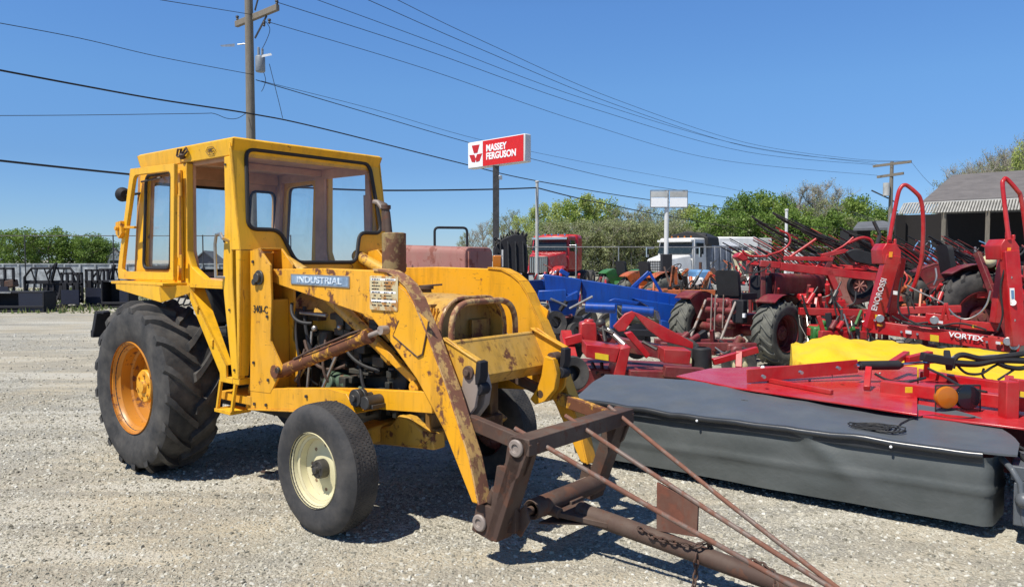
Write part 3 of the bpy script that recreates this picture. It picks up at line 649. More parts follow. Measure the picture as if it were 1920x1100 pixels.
for s in (-1, 1):
    mb = MB(); mb.plate(AP, s * .652, s * .60); LT.part('front_pillar', mb, Yl, bevel=.006)
    mb = MB(); mb.plate(BP, s * .650, s * .60); mb.b2((.27, s * .652, 1.44), (.33, s * .672, 2.25)); mb.b2((.20, s * .645, 1.41), (.235, s * .60, 2.295)); LT.part('centre_pillar', mb, Yl, bevel=.004)
    mb = MB(); mb.plate(SP, s * .648, s * .61, holes=[SH]); sp = LT.part('side_panel', mb, Yl, bevel=.003)
    mb = MB(); mb.tube([V((x, s * .652, z)) for x, z in SH], .013, 8, closed=True); LT.part('window_seal', mb, M['black_rubber'], sp)
    mb = MB(); mb.plate(SH, s * .634, s * .630); LT.part('window_pane', mb, M['glass'], sp)
# rear wall with two windows
RW = [(-.648, 1.42), (.648, 1.42), (.648, 2.295), (-.648, 2.295)]
RH = [round_poly([(-.27, 1.50), (.24, 1.50), (.24, 2.20), (-.27, 2.20)], .06, 5), round_poly([(.32, 1.82), (.58, 1.82), (.56, 2.20), (.32, 2.20)], .06, 5), round_poly([(-.58, 1.53), (-.33, 1.53), (-.33, 2.20), (-.56, 2.20)], .06, 5)]
mb = MB(); mb.prism(RW, lambda u, v, w: V((w - (2.295 - v) * .14, u, v)), -.375, -.345, holes=RH); rw = LT.part('rear_wall', mb, M['brown_lining'], bevel=.003)
mb = MB(); mb.prism(RW, lambda u, v, w: V((w - (2.295 - v) * .14, u, v)), -.385, -.377, holes=RH); LT.part('rear_skin', mb, Yl, rw)
for hh in RH:
    mb = MB(); mb.tube([V((-.34 - (2.295 - v) * .14, u, v)) for u, v in hh], .012, 8, closed=True); LT.part('window_seal', mb, M['black_rubber'], rw)
    mb = MB(); mb.prism(hh, lambda u, v, w: V((w - (2.295 - v) * .14, u, v)), -.363, -.359); LT.part('window_pane', mb, M['glass'], rw)
# inner lining of the pillars
mb = MB()
for s in (-1, 1):
    mb.plate([(.90, 2.29), (.955, 2.29), (.965, 1.92), (.955, 1.50), (.88, 1.50), (.905, 1.92)], s * .596, s * .575)
    mb.plate([(.24, 2.29), (.37, 2.29), (.36, 1.66), (.42, 1.46), (.23, 1.46)], s * .596, s * .57); mb.plate([(-.36, 2.29), (-.27, 2.29), (-.36, 1.46), (-.46, 1.46)], s * .606, s * .57)
mb.b2((-.48, -.60, 1.40), (.90, -.55, 1.46)); mb.b2((-.48, .55, 1.40), (.90, .60, 1.46))
LT.part('cab_lining', mb, M['brown_lining'], bevel=.003)
# front wall and windscreen
def fx(v): return .995 + (2.36 - v) * .158
WS = [(-.541, 2.355), (.541, 2.355), (.585, 1.80), (.40, 1.785), (.345, 1.75), (.335, 1.60), (.28, 1.572), (-.20, 1.572), (-.26, 1.60), (-.335, 1.75), (-.40, 1.80), (-.585, 1.80)]
WS = [(-.541, 2.355), (.541, 2.355), (.588, 1.802), (.365, 1.802), (.300, 1.573), (-.235, 1.573), (-.345, 1.802), (-.588, 1.802)]
WSR = round_poly(WS, [.07, .07, .07, .06, .06, .06, .07, .07], 5)
FW = [(-.655, 2.385), (.655, 2.385), (.652, 1.66), (.60, 1.62), (.45, 1.60), (.40, 1.50), (-.40, 1.50), (-.42, 1.66), (-.655, 1.66)]
mb = MB(); mb.prism(FW, lambda u, v, w: V((fx(v) + w, u, v)), -.016, 0, holes=[WSR])
for s in (-1, 1): mb.prism([(s * .655, 1.659), (s * .50, 1.659), (s * .585, .80), (s * .655, .80)], lambda u, v, w: V((lerp(1.105, 1.06, (1.66 - v) / .86) + w, u, v)), -.014, 0)
for s in (-1, 1): mb.add([V((1.04, s * .655, 1.659)), V((1.105, s * .655, 1.659)), V((1.06, s * .655, .80)), V((1.04, s * .655, .80)), V((1.04, s * .64, 1.659)), V((1.105, s * .64, 1.659)), V((1.06, s * .64, .80)), V((1.04, s * .64, .80))], [(0, 1, 2, 3), (7, 6, 5, 4), (0, 4, 5, 1), (1, 5, 6, 2), (2, 6, 7, 3), (3, 7, 4, 0)])
for s in (-1, 1): mb.plate([(.98, 2.33), (1.0, 2.36), (1.10, 1.66), (.985, 1.66)], s * .655, s * .643)
fwp = LT.part('front_wall', mb, Yl, bevel=.003)
mb = MB(); mb.tube([V((fx(v) + .004, u, v)) for u, v in WSR], .015, 8, closed=True); LT.part('windscreen_seal', mb, M['black_rubber'], fwp)
mb = MB(); mb.prism(WSR, lambda u, v, w: V((fx(v) + w, u, v)), -.010, -.006); LT.part('windscreen', mb, M['glass'], fwp)
# swung back door, held flat against the side
DO = [(-.335, 2.30), (.37, 2.285), (.325, 1.44), (-.59, 1.437), (-.60, 1.52), (-.49, 1.84)]
DI = round_poly([(-.275, 2.245), (.315, 2.235), (.275, 1.50), (-.53, 1.50), (-.425, 1.84)], .05, 4)
mb = MB(); mb.plate(DO, -.735, -.705, holes=[DI]); door = LT.part('door', mb, Yl, bevel=.004)
mb = MB(); mb.plate([(-.55, 1.89), (-.46, 1.90), (-.44, 1.80), (-.50, 1.76), (-.555, 1.80)], -.765, -.735); mb.cyl((-.50, -.79, 1.84), (-.50, -.70, 1.84), .018); mb.beam((-.48, -.74, 1.85), (-.30, -.72, 1.845), .02, .02); LT.part('door_latch', mb, M['yellow_rusty'], door, bevel=.003)
for z in (2.1, 1.58):
    mb = MB(); mb.cyl((.385, -.70, z - .05), (.385, -.70, z + .05), .014); mb.b2((.33, -.705, z - .03), (.39, -.695, z + .03)); LT.part('hinge', mb, M['yellow_rusty'], door, bevel=.002)
mb = MB(); mb.tube([(-.02, -.64, 2.22), (-.1, -.70, 2.2), (-.18, -.72, 2.19)], .008, 6); LT.part('door_stay', mb, M['dark_steel'])
# fender, stays, step
for s in (-1, 1):
    mb = MB(); mb.b2((-.50, s * .83, 1.405), (.36, s * .55, 1.425)); mb.plate([(-.415, 1.405), (.31, 1.405), (.335, 1.285), (-.41, 1.365)], s * .83, s * .815)
    mb.add([V((.31, s * .83, 1.405)), V((.335, s * .83, 1.285)), V((.42, s * .62, 1.36)), V((.42, s * .62, 1.405)), V((.30, s * .83, 1.405)), V((.325, s * .83, 1.285)), V((.405, s * .62, 1.36)), V((.405, s * .62, 1.405))], [(0, 1, 2, 3), (7, 6, 5, 4), (0, 4, 5, 1), (1, 5, 6, 2), (2, 6, 7, 3), (3, 7, 4, 0)])
    mb.b2((.30, s * .652, 1.39), (.86, s * .50, 1.407))
    LT.part('fender_shelf', mb, Yl, bevel=.003)
    mb = MB(); mb.plate([(.285, 1.44), (.335, 1.44), (.885, .86), (.885, .775), (.965, .775), (.965, .74), (.80, .74), (.80, .80)], s * .652, s * .635)
    mb.add([V((.335, s * .65, 1.44)), V((.335, s * .52, 1.44)), V((.885, s * .60, .86)), V((.885, s * .65, .86)), V((.320, s * .65, 1.44)), V((.320, s * .52, 1.44)), V((.87, s * .60, .86)), V((.87, s * .65, .86))], [(0, 1, 2, 3), (7, 6, 5, 4), (0, 4, 5, 1), (1, 5, 6, 2), (2, 6, 7, 3), (3, 7, 4, 0)])
    mb.b2((.80, s * .65, .74), (1.05, s * .55, .78)); mb.b2((.50, s * .665, 1.22), (.53, s * .652, 1.26)); mb.b2((.70, s * .665, .98), (.73, s * .652, 1.03))
    LT.part('cab_stay', mb, Yl, bevel=.003)
    mb = MB(); mb.beam((.80, s * .64, .75), (.74, s * .64, .53), .02, .025); mb.beam((.99, s * .64, .75), (.93, s * .64, .53), .02, .025); mb.b2((.73, s * .66, .52), (.945, s * .50, .545)); mb.beam((.80, s * .52, .75), (.74, s * .52, .53), .02, .025); mb.beam((.99, s * .52, .75), (.93, s * .52, .53), .02, .025)
    LT.part('step', mb, Yl, bevel=.003)
    mb = MB(); mb.tube([V((x, s * .70, z)) for x, z in ((.86, 1.47), (.855, 1.70), (.875, 1.765), (.93, 1.77), (.95, 1.74))] + [V((.95, s * .65, 1.72))], .011, 8); mb.cyl((.86, s * .70, 1.475), (.89, s * .64, 1.47), .011); LT.part('grab_handle', mb, M['steel'])
mb = MB(); mb.lathe([(.001, -.04), (.035, -.036), (.055, -.01), (.058, .015), (.045, .03), (.001, .035)], (-.50, -.72, 2.11), axis=(-1, 0, .1), n=20); LT.part('work_lamp', mb, M['black_metal'])
mb = MB(); mb.cyl((-.48, -.72, 2.10), (-.36, -.64, 2.12), .010); LT.part('lamp_arm', mb, M['black_metal'])
mb = MB(); P5 = [(.28, 2.352), (.30, 2.40), (.35, 2.395), (.33, 2.36), (.38, 2.375), (.42, 2.40), (.44, 2.375), (.37, 2.345), (.30, 2.345)]
mb.tube([V((x, -.668, z)) for x, z in P5], .008, 6, closed=True); mb.cyl((.35, -.66, 2.33), (.36, -.675, 2.36), .02); LT.part('roof_hook', mb, M['brown_rust'])
mb = MB(); hx = [(.665, 2.352), (.695, 2.378), (.765, 2.378), (.795, 2.352), (.765, 2.326), (.695, 2.326)]
mb.tube([V((x, -.6485 - .11 * (z - 2.35) - .002, z)) for x, z in hx], .0018, 5, closed=True); LT.part('maker_badge', mb, M['brown_rust'])
LT.text('SMC', M['brown_rust'], frame_M((.73, -.6525, 2.352), (1, 0, 0), (0, -.1, 1)), .034, squash=1.1)
# cab inside
mb = MB(); mb.b2((-.1, -.24, .92), (.35, .24, 1.04)); mb.beam((-.1, 0, 1.04), (-.2, 0, 1.45), .44, .08, up=(1, 0, 0)); LT.part('driver_seat', mb, M['black_rubber'], bevel=.03)
mb = MB(); mb.tube([V((.72 + .19 * cos(a) * .8, .19 * sin(a), 1.50 + .19 * cos(a) * -.35)) for a in [2 * pi * i / 24 for i in range(24)]], .012, 8, closed=True); mb.cyl((.72, 0, 1.5), (.9, 0, 1.15), .02); mb.beam((.72, -.18, 1.5), (.72, .18, 1.5), .015, .01); mb.beam((.58, 0, 1.56), (.86, 0, 1.44), .015, .01); LT.part('steering_wheel', mb, M['black_rubber'])
mb = MB(); mb.b2((.85, -.25, 1.0), (1.05, .25, 1.45)); mb.b2((-.45, -.5, .95), (1.0, .5, .99)); mb.b2((.55, -.42, 1.05), (.62, -.36, 1.35)); mb.b2((.72, -.5, .99), (.80, -.40, 1.3)); LT.part('dashboard', mb, M['engine'], bevel=.01)
mb = MB(); mb.cyl((.62, -.45, 1.0), (.66, -.47, 1.38), .010); mb.cyl((.70, -.44, 1.0), (.72, -.46, 1.33), .010); mb.sphere((.66, -.47, 1.39), .02); mb.cyl((.50, -.42, 1.1), (.80, -.5, 1.12), .012); LT.part('control_lever', mb, M['steel'])
# rear lamp bracket
mb = MB(); mb.beam((-.82, -.80, .98), (-.74, -.80, 1.17), .11, .05); mb.beam((-.75, -.80, 1.165), (-.66, -.80, 1.165), .06, .02); mb.beam((-.70, -.76, 1.02), (-.40, -.45, .95), .04, .04); mb.b2((-.84, -.86, .96), (-.79, -.74, 1.02)); LT.part('rear_bracket', mb, M['black_metal'], bevel=.005)

# ================================================================ lifting boom carried by the loader
PB = Thing('lifting_boom', 'brown rusty boom with long pipe and three thin rods, pinned to the loader arms', 'loader boom', (-2.252, 6.273, 0), heading=50.4)
BR = M['brown_rust']
PLT = [(3.315, .695), (3.290, .547), (3.238, .543), (3.197, .315), (3.10, .327), (3.062, .166), (3.205, .138), (3.262, .30), (3.34, .47), (3.385, .51), (3.455, .68), (3.42, .708), (3.33, .71)]
TIP = V((4.97, 0, .070))
for s in (-1, 1):
    mb = MB(); mb.plate(PLT, s * .505, s * .480); mb.plate(PLT, s * .445, s * .425) if s < 0 else None
    mb.add([V(p) for p in ((3.355, s * .505, .70), (3.44, s * .505, .70), (3.44, s * .38, .70), (3.355, s * .38, .70), (3.16, s * .505, .15), (3.235, s * .505, .14), (3.235, s * .38, .14), (3.16, s * .38, .15))], [(0, 1, 2, 3), (7, 6, 5, 4), (0, 4, 5, 1), (1, 5, 6, 2), (2, 6, 7, 3), (3, 7, 4, 0)])
    PB.part('side_upright', mb, BR, bevel=.004)
    for x, z in ((3.372, .655), (3.125, .222)):
        mb = MB()
        mb.lathe([(.001, 0), (.018, 0), (.019, .004)], (x, s * .515, z), axis=(0, s, 0), n=20); mb.lathe([(.022, -.012), (.042, -.012), (.046, .0), (.040, .008), (.022, .008), (.020, 0)], (x, s * .515, z), axis=(0, s, 0), n=26)
        mb.cyl((x, s * .51, z), (x, s * .38, z), .02)
        PB.part('pin_collar', mb, M['pin'], bevel=.002)
    mb = MB(); mb.beam((2.96, s * .42, .725), (3.36, s * .42, .655), .05, .075); PB.part('tilt_bar', mb, BR if s < 0 else M['yellow_half'], bevel=.004)
mb = MB(); mb.b2((3.335, -.505, .622), (3.45, .505, .708)); PB.part('top_beam', mb, BR, bevel=.004)
mb = MB(); mb.lathe([(.035, -.20), (.035, -.25), (.052, -.26), (.055, -.25), (.055, .40), (.03, .40)], (3.27, 0, .255), n=28); mb.cyl((3.26, -.45, .25), (3.26, -.24, .25), .022); mb.hull([V((3.2, -.43, z)) for z in (.16, .30)] + [V((3.2, -.34, .2))], [V((3.30, -.43, z)) for z in (.18, .33)] + [V((3.30, -.34, .22))]); mb.b2((3.22, .02, .20), (3.34, .14, .245)); mb.cyl((3.30, -.12, .23), (3.36, -.12, .22), .03); mb.plate([(3.2, .2), (3.33, .33), (3.36, .25), (3.30, .15)], -.39, -.375)
PB.part('cross_tube', mb, BR, bevel=.003)
mb = MB(); mb.tube([V((3.40, 0, .212)), V((3.9, 0, .170)), TIP + V((0, 0, .0))], [.050, .048, .040], 20)
mb.quad((3.22, -.16, .235), (3.62, -.05, .205), (3.62, .05, .205), (3.22, .16, .235), .03)
mb.hull([V((3.25, -.17, .15)), V((3.25, .17, .15)), V((3.52, .05, .17)), V((3.52, -.05, .17))], [V((3.25, -.17, .162)), V((3.25, .17, .162)), V((3.52, .05, .182)), V((3.52, -.05, .182))])
PB.part('boom_pipe', mb, BR, bevel=.004)
for a, e in (((3.272, -.40, .722), (4.90, -.03, .045)), ((3.308, .0, .728), (4.97, 0, .072)), ((3.338, .40, .724), (4.93, .03, .062))):
    mb = MB(); a = V(a); e = V(e); m_ = a.lerp(e, .5) + V((0, 0, -.012)); mb.tube([a, a.lerp(e, .25) + V((0, 0, -.008)), m_, a.lerp(e, .75) + V((0, 0, -.008)), e], .0125, 10)
    PB.part('brace_rod', mb, M['rod'])
mb = MB(); mb.plate([(3.885, .465), (4.112, .40), (4.108, .235), (3.885, .215)], -.008, .008); PB.part('upright_plate', mb, paint('plate_rust', (.13, .055, .036), rust=.6, edge=0, rough=.8, rustcol=(.14, .05, .03)), bevel=.002)
mb = MB(); mb.cyl((3.08, -.46, .34), (3.24, -.46, .345), .02); mb.cyl((3.16, -.46, .33), (3.20, -.46, .40), .03); PB.part('lock_bolt', mb, BR, bevel=.003)
# chains
def chain(name, label, pts, r=.0065, link=.034, grp=None):
    mb = MB(); L = [V(p) for p in pts]; seg = []
    for a, b in zip(L, L[1:]):
        n = max(1, int((b - a).length / (link * .8)))
        for i in range(n): seg.append((a.lerp(b, i / n), a.lerp(b, (i + 1) / n)))
    for i, (a, b) in enumerate(seg):
        c = (a + b) / 2; d = (b - a).normalized(); u = d.cross(V((0, 0, 1)));
        if u.length < .1: u = d.cross(V((1, 0, 0)))
        u.normalize(); w = d.cross(u); u = (u * cos(i * pi / 2 + .6) + w * sin(i * pi / 2 + .6))
        mb.tube([c + d * (link * .62 * cos(t)) + u * (link * .34 * sin(t)) for t in [2 * pi * k / 10 for k in range(10)]], r * .8, 6, closed=True)
    return single(name, mb, M['brown_rust'], label, 'chain', grp)
Lw = lambda x, y, z: LT.M @ V((x, y, z))
chain('chain', 'rusty chain draped along the boom pipe below the upright plate', [Lw(3.80, -.045, .225), Lw(3.90, -.052, .195), Lw(4.02, -.05, .20), Lw(4.12, -.05, .205), Lw(4.17, -.02, .23), Lw(4.16, .05, .18), Lw(4.15, .055, .12)])
random.seed(5)
heap = [Lw(4.13, -.055, .17), Lw(4.13, -.06, .08), Lw(4.13, -.08, .015)] + [Lw(4.15 + .035 * i * .5, -.10 - .05 * random.random(), .012 + .012 * random.random()) for i in range(26)]
chain('chain', 'rusty chain hanging from the boom into a heap on the gravel', heap)
chain('chain', 'short rusty chain lying across the pipe near the boom tip', [Lw(4.30, .06, .12), Lw(4.36, .045, .17), Lw(4.44, .01, .175), Lw(4.50, -.02, .16), Lw(4.52, -.05, .10), Lw(4.50, -.06, .06)])
# ================================================================ ground
mb = MB(); S = 900
mb.add([(-S, -60, 0), (S, -60, 0), (S, S, 0), (-S, S, 0)], [(0, 1, 2, 3)])
g = single('ground', mb, M['gravel'], kind='structure', loc=(0, 0, 0), smooth=0)
# loose stones of the yard near the viewer
def stones(n, y0, y1, smin, smax, seed):
    rnd = random.Random(seed); mb = MB(); vs = []; fs = []
    base = [(-1, -1, 0), (1, -1, 0), (1, 1, 0), (-1, 1, 0), (-.6, -.6, .8), (.6, -.6, .8), (.6, .6, .8), (-.6, .6, .8)]
    F = [(4, 5, 6, 7), (0, 4, 7, 3), (0, 1, 5, 4), (1, 2, 6, 5), (2, 3, 7, 6)]
    for i in range(n):
        y = y0 + (y1 - y0) * rnd.random() ** 1.0; x = (rnd.random() * 2 - 1) * (y * .72 + .2)
        s = smin + (smax - smin) * rnd.random() ** 2.5; a = rnd.random() * 6.28; ca, sa = cos(a), sin(a)
        sx, sy, sz = s * (.6 + .6 * rnd.random()), s * (.6 + .6 * rnd.random()), s * (.5 + .7 * rnd.random()); tx = rnd.random() * .5 - .25; ty = rnd.random() * .5 - .25
        k = len(vs)
        for (bx, by, bz) in base:
            jx = bx * sx * (.75 + .5 * rnd.random()); jy = by * sy * (.75 + .5 * rnd.random()); z = bz * sz + jx * tx + jy * ty - s * .12
            vs.append((x + jx * ca - jy * sa, y + jx * sa + jy * ca, z * (.8 + .4 * rnd.random())))
        fs.extend(tuple(q + k for q in f) for f in F)
    mb.v = [V(v) for v in vs]; mb.f = fs; return mb
mb = stones(36000, 2.0, 5.2, .0035, .013, 1); mb.join(stones(30000, 5.2, 9.0, .005, .016, 2)); mb.join(stones(12000, 9.0, 16.0, .007, .020, 3))
single('gravel_stones', mb, M['stones'], 'loose grey and tan gravel covering the yard', 'gravel', kind='stuff', loc=(0, 0, 0), smooth=0)
# small things lying on the yard
mb = MB(); p = gnd(500, 886); mb.beam(p + V((-.04, 0, .01)), p + V((.06, -.03, .012)), .02, .012); single('scrap_stick', mb, M['brown_rust'], 'short rusty scrap lying on the gravel between the near tractor wheels', 'scrap')
# ================================================================ grey covered disc mower
GM = Thing('disc_mower', 'long mower under a dark grey vinyl cover with hanging skirt', 'mower', (.50, 5.87, 0), heading=53.5)
def outl(x):     # far edge of the cover at x
    if x < 0: return .80
    if x < 2.1: return .82 + .02 * x
    return max(.02, .86 * sqrt(max(0, 1 - ((x - 2.1) / .80) ** 2.4)))
def gz(x, y):
    w = max(0, min(1, y / .85)); z = .505 + .085 * w
    z += .012 * noise.noise(V((x * 1.7, y * 3, 0))) + .007 * noise.noise(V((x * 6, y * 5, 3))) + .012 * math.exp(-((x - .75) / .12) ** 2 - ((y - .35) / .3) ** 2)
    z += .010 * abs(noise.noise(V((x * 2.2 + y * 2, y * 2.5 - x * .6, 9)))) * 1.5
    z -= .02 * (1 - abs(sin(x * 3.0 + .5))) * w * .3
    return z
mb = MB(); NX, NY = 110, 22; vs = []
for i in range(NX + 1):
    x = -.02 + 2.90 * i / NX; ye = outl(x); y0 = -.02 if x < 2.74 else lerp(-.02, .02, (x - 2.74) / .14)
    xl = x
    for j in range(NY + 1):
        t = j / NY; y = lerp(y0, ye, t); xx = xl - (.17 * t if i == 0 else .17 * t * max(0, 1 - i / 14)); vs.append(V((xx, y, gz(xx, y))))
fs = [(i * (NY + 1) + j, (i + 1) * (NY + 1) + j, (i + 1) * (NY + 1) + j + 1, i * (NY + 1) + j + 1) for i in range(NX) for j in range(NY)]
N = len(vs); vs2 = vs + [v - V((0, 0, .012)) for v in vs]; fs2 = fs + [tuple(k + N for k in reversed(f)) for f in fs]
for i in range(NX):
    for j in (0, NY): a = i * (NY + 1) + j; b = a + NY + 1; fs2.append((a, b, b + N, a + N))
for j in range(NY):
    for i in (0, NX): a = i * (NY + 1) + j; fs2.append((a, a + 1, a + 1 + N, a + N))
mb.add(vs2, fs2); cov = GM.part('cover_top', mb, M['grey_cover'], smooth=60)
mb = MB(); mb.tube([V((x, -.025, gz(x, 0) - .020)) for x in [2.72 * i / 40 for i in range(41)]], .021, 12); mb.beam((0, -.018, .462), (2.72, -.018, .462), .012, .045)
GM.part('front_roll', mb, plain('edge_roll_vinyl', (.035, .038, .042), .28, var=.2, scale=6), cov)
for x in (1.02, 2.25): mb = MB(); mb.sphere((x, -.048, .470), .009); GM.part('rivet', mb, M['white_ink'], cov)
# hanging skirt with folds
def skirt(mb, path, z1, z0, th=.006, n=120, m=16, amp=.03):
    L = [0]
    for a, b in zip(path, path[1:]): L.append(L[-1] + (V(b) - V(a)).length)
    vs = []
    for i in range(n + 1):
        s = L[-1] * i / n; k = max(j for j in range(len(L)) if L[j] <= s + 1e-9); k = min(k, len(path) - 2)
        a, b = V(path[k]), V(path[k + 1]); p = a.lerp(b, (s - L[k]) / (L[k + 1] - L[k])); d = (b - a).normalized(); nn = V((d.y, -d.x, 0))
        for j in range(m + 1):
            t = j / m; z = lerp(z1, z0, t) + (.010 * noise.noise(V((s * 1.3, 0, 5))) if j == m else 0)
            w = amp * (noise.noise(V((s * 1.6 + t * .8, t * 1.2, 2))) * (.4 + .25 * t) + .35 * noise.noise(V((s * 4 - t, t * 3, 7))) * t)
            w += .014 * math.exp(-((t - .55 - .05 * sin(s * 1.4)) / .045) ** 2) - .012 * math.exp(-((t - .08) / .08) ** 2)
            w += .02 * math.exp(-((s - 2.35 - .5 * t) / .09) ** 2) * (1 - t) * 1.5
            vs.append(p + nn * w + V((0, 0, z)))
    N = len(vs); fs = []
    for i in range(n):
        for j in range(m): a = i * (m + 1) + j; fs.append((a, a + m + 1, a + m + 2, a + 1))
    mb.add(vs, fs); mb.add([v - V((0, 0, 0)) + V((0, th, 0)) for v in vs], [tuple(reversed(f)) for f in fs])
mb = MB(); skirt(mb, [(-.12, .60, 0), (-.02, .01, 0), (1.4, -.005, 0), (2.72, -.015, 0), (2.765, .02, 0), (2.80, .30, 0)], .47, .072)
GM.part('skirt', mb, M['grey_skirt'], cov, smooth=60)
mb = MB(); mb.beam((0, .83, .32), (2.3, .86, .32), .01, .45); GM.part('rear_skirt', mb, M['grey_skirt'], cov)
mb = MB(); mb.b2((.05, .15, .03), (2.65, .62, .14)); mb.b2((.1, .5, .14), (2.4, .62, .44))
for i in range(6): mb.cyl((.28 + .44 * i, .38, .14), (.28 + .44 * i, .38, .24), .16, n=18)
GM.part('cutter_bar', mb, M['black_metal'], bevel=.01)
mb = MB(); mb.b2((2.87, -.03, .12), (3.5, .5, .36)); mb.b2((2.85, .02, .36), (3.4, .45, .44)); mb.sphere((2.92, -.04, .27), .045); mb.tube([(2.80, .10, .46), (2.86, .0, .42), (2.90, -.03, .36), (2.92, -.02, .15), (2.98, -.06, .06)], .018, 8)
GM.part('gearbox', mb, M['grey_cover'], bevel=.02)
mb = MB(); mb.tube([(2.80, .35, .50), (2.88, .22, .47), (2.95, .10, .42), (3.05, .05, .44)], .012, 8); mb.tube([(2.82, .40, .50), (2.95, .28, .46), (3.1, .2, .46)], .010, 8); GM.part('drive_hose', mb, M['black_rubber'])
mb = MB(); p = GM.I @ gnd(1395, 752, .545); mb.sphere(p, .012); mb.cyl(p + V((-.02, 0, .005)), p + V((.03, 0, .005)), .006); GM.part('cover_fastener', mb, M['black_rubber'], cov)
mb = MB(); mb.beam(p + V((-.055, 0, .0)), p + V((-.015, 0, .0)), .012, .006); mb.beam(p + V((.03, .0, .0)), p + V((.05, .0, .0)), .012, .006); GM.part('fastener_tab', mb, M['white_ink'], cov)
# cable coil on the cover
rnd = random.Random(4); pts = []; c0 = GM.I @ gnd(1632, 795, .55)
for i in range(150):
    a = i * .42; r = .055 + .035 * sin(i * .31) + .02 * rnd.random(); cx = c0.x + .05 * sin(i * .05) + .03; pts.append(V((cx + r * cos(a) * 1.35, c0.y + r * sin(a) * .75, 0)))
e = [GM.I @ gnd(px, py, .56) for px, py in ((1672, 800), (1690, 790), (1705, 786), (1730, 783), (1750, 782), (1775, 787), (1800, 789), (1828, 788))]
pts += [V((p.x, p.y, 0)) for p in e]
mb = MB(); mb.tube([V((p.x, p.y, gz(p.x, p.y) + .009 + .012 * abs(sin(i * .37)) * (i < 150))) for i, p in enumerate(pts)], .0045, 6)
cc = single('cable', MB().add([GM.M @ v for v in mb.v], mb.f), M['black_rubber'], 'thin black cable coiled on top of the grey mower cover', 'cable')
# road light board standing behind the grey cover
YL = 5.02
RL = Thing('warning_light', 'clear framed road light board with amber and smoked round lamps, beside the cable coil', 'light', (at(1795, 780, YL).x, YL, gnd(1795, 790, .56).z))
a, b, c_, d = at(1754, 722, YL), at(1838, 722, YL), at(1838, 782, YL), at(1754, 782, YL)
mb = MB(); mb.quad(d, c_, b, a, -.004)
RL.part('clear_board', mb, M['board'], world=True)
mb = MB(); mb.beam(a, b, .012, .012); mb.beam(d, a, .008, .008); mb.beam(c_, b, .008, .008); mb.beam(at(1765, 765, YL), at(1835, 768, YL), .02, .012); mb.beam(at(1762, 776, YL), at(1822, 778, YL), .04, .02); mb.beam(at(1826, 775, YL), at(1832, 796, YL), .014, .012); RL.part('lamp_bracket', mb, M['dark_steel'], world=True, bevel=.002)
for px, mt, nm, r in ((1776, M['amber'], 'amber_lamp', 21), (1816, M['lens_black'], 'smoked_lamp', 23)):
    p = at(px, 745, YL - .02); r = r * YL / 1414
    mb = MB(); mb.lathe([(r, .03), (r, 0), (r * .93, -.008), (r * .6, -.014), (.001, -.016)], p, axis=(0, 1, 0), n=28); RL.part(nm, mb, mt, world=True)
# ================================================================ red sheeted mower behind
RM = Thing('disc_mower', 'large red mower with glossy flat red covers, right behind the grey covered one', 'mower', (3.2, 6.3, 0))
RD = M['red']
def slab(mb, pts, z, th):
    P = [gnd(px, py, z) for px, py in pts]; mb.hull([V((p.x, p.y, z - th)) for p in P], [V((p.x, p.y, z)) for p in P])
mb = MB(); slab(mb, [(1268, 704), (1330, 690), (1500, 684), (1610, 677), (1720, 688), (1720, 776), (1560, 752), (1380, 726)], .60, .015); RM.part('sheet_cover', mb, M['red_gloss'], world=True, bevel=.004)
mb = MB(); slab(mb, [(1722, 690), (1985, 735), (1985, 810), (1722, 778)], .575, .015); RM.part('sheet_cover', mb, M['red_gloss'], world=True, bevel=.004)
mb = MB(); slab(mb, [(1290, 702), (1440, 686), (1610, 679), (1960, 735), (1960, 800), (1560, 745)], .50, .35); RM.part('mower_body', mb, M['red_dull'], world=True, bevel=.01)
def pbeam(mb, a, b, w, h=None, up=(0, 0, 1), w1=None, h1=None):
    "a,b = (px, py, z) on the mower deck"
    mb.beam(gnd(*a), gnd(*b), w, h or w, up, w1, h1)
mb = MB(); pbeam(mb, (1412, 708, .64), (1608, 683, .70), .07, .06); mb.beam(gnd(1400, 705, .66), gnd(1608, 686, .72), .01, .11)
pbeam(mb, (1440, 712, .62), (1560, 735, .62), .035)
RM.part('folding_beam', mb, RD, world=True, bevel=.006)
mb = MB(); pbeam(mb, (1625, 728, .62), (1629, 690, .75), .045); RM.part('post', mb, RD, world=True, bevel=.005)
mb = MB(); pbeam(mb, (1736, 706, .62), (1738, 680, .74), .04); RM.part('post', mb, RD, world=True, bevel=.005)
mb = MB(); pbeam(mb, (1655, 724, .64), (1985, 765, .64), .09, .09); pbeam(mb, (1730, 702, .60), (1925, 728, .60), .09, .06); RM.part('main_beam', mb, RD, world=True, bevel=.006)
mb = MB(); pbeam(mb, (1672, 681, .74), (1700, 663, .78), .05, .05); pbeam(mb, (1700, 675, .74), (1745, 664, .78), .06, .06); RM.part('link_arm', mb, RD, world=True, bevel=.005)
mb = MB(); mb.cyl(gnd(1612, 685, .74), gnd(1684, 684, .74), .038); mb.cyl(gnd(1684, 684, .74), gnd(1693, 684, .74), .038, .015); RM.part('damper_boot', mb, M['black_rubber'], world=True)
mb = MB(); mb.cyl(gnd(1690, 683, .74), gnd(1765, 677, .74), .013); mb.cyl(gnd(1604, 686, .74), gnd(1614, 685, .74), .018); RM.part('chrome_rod', mb, M['chrome'], world=True)
mb = MB(); mb.beam(gnd(1728, 668, .80), gnd(1785, 678, .76), .09, .07); mb.beam(gnd(1775, 660, .80), gnd(1780, 690, .70), .05, .05); RM.part('valve_block', mb, M['black_metal'], world=True, bevel=.01)
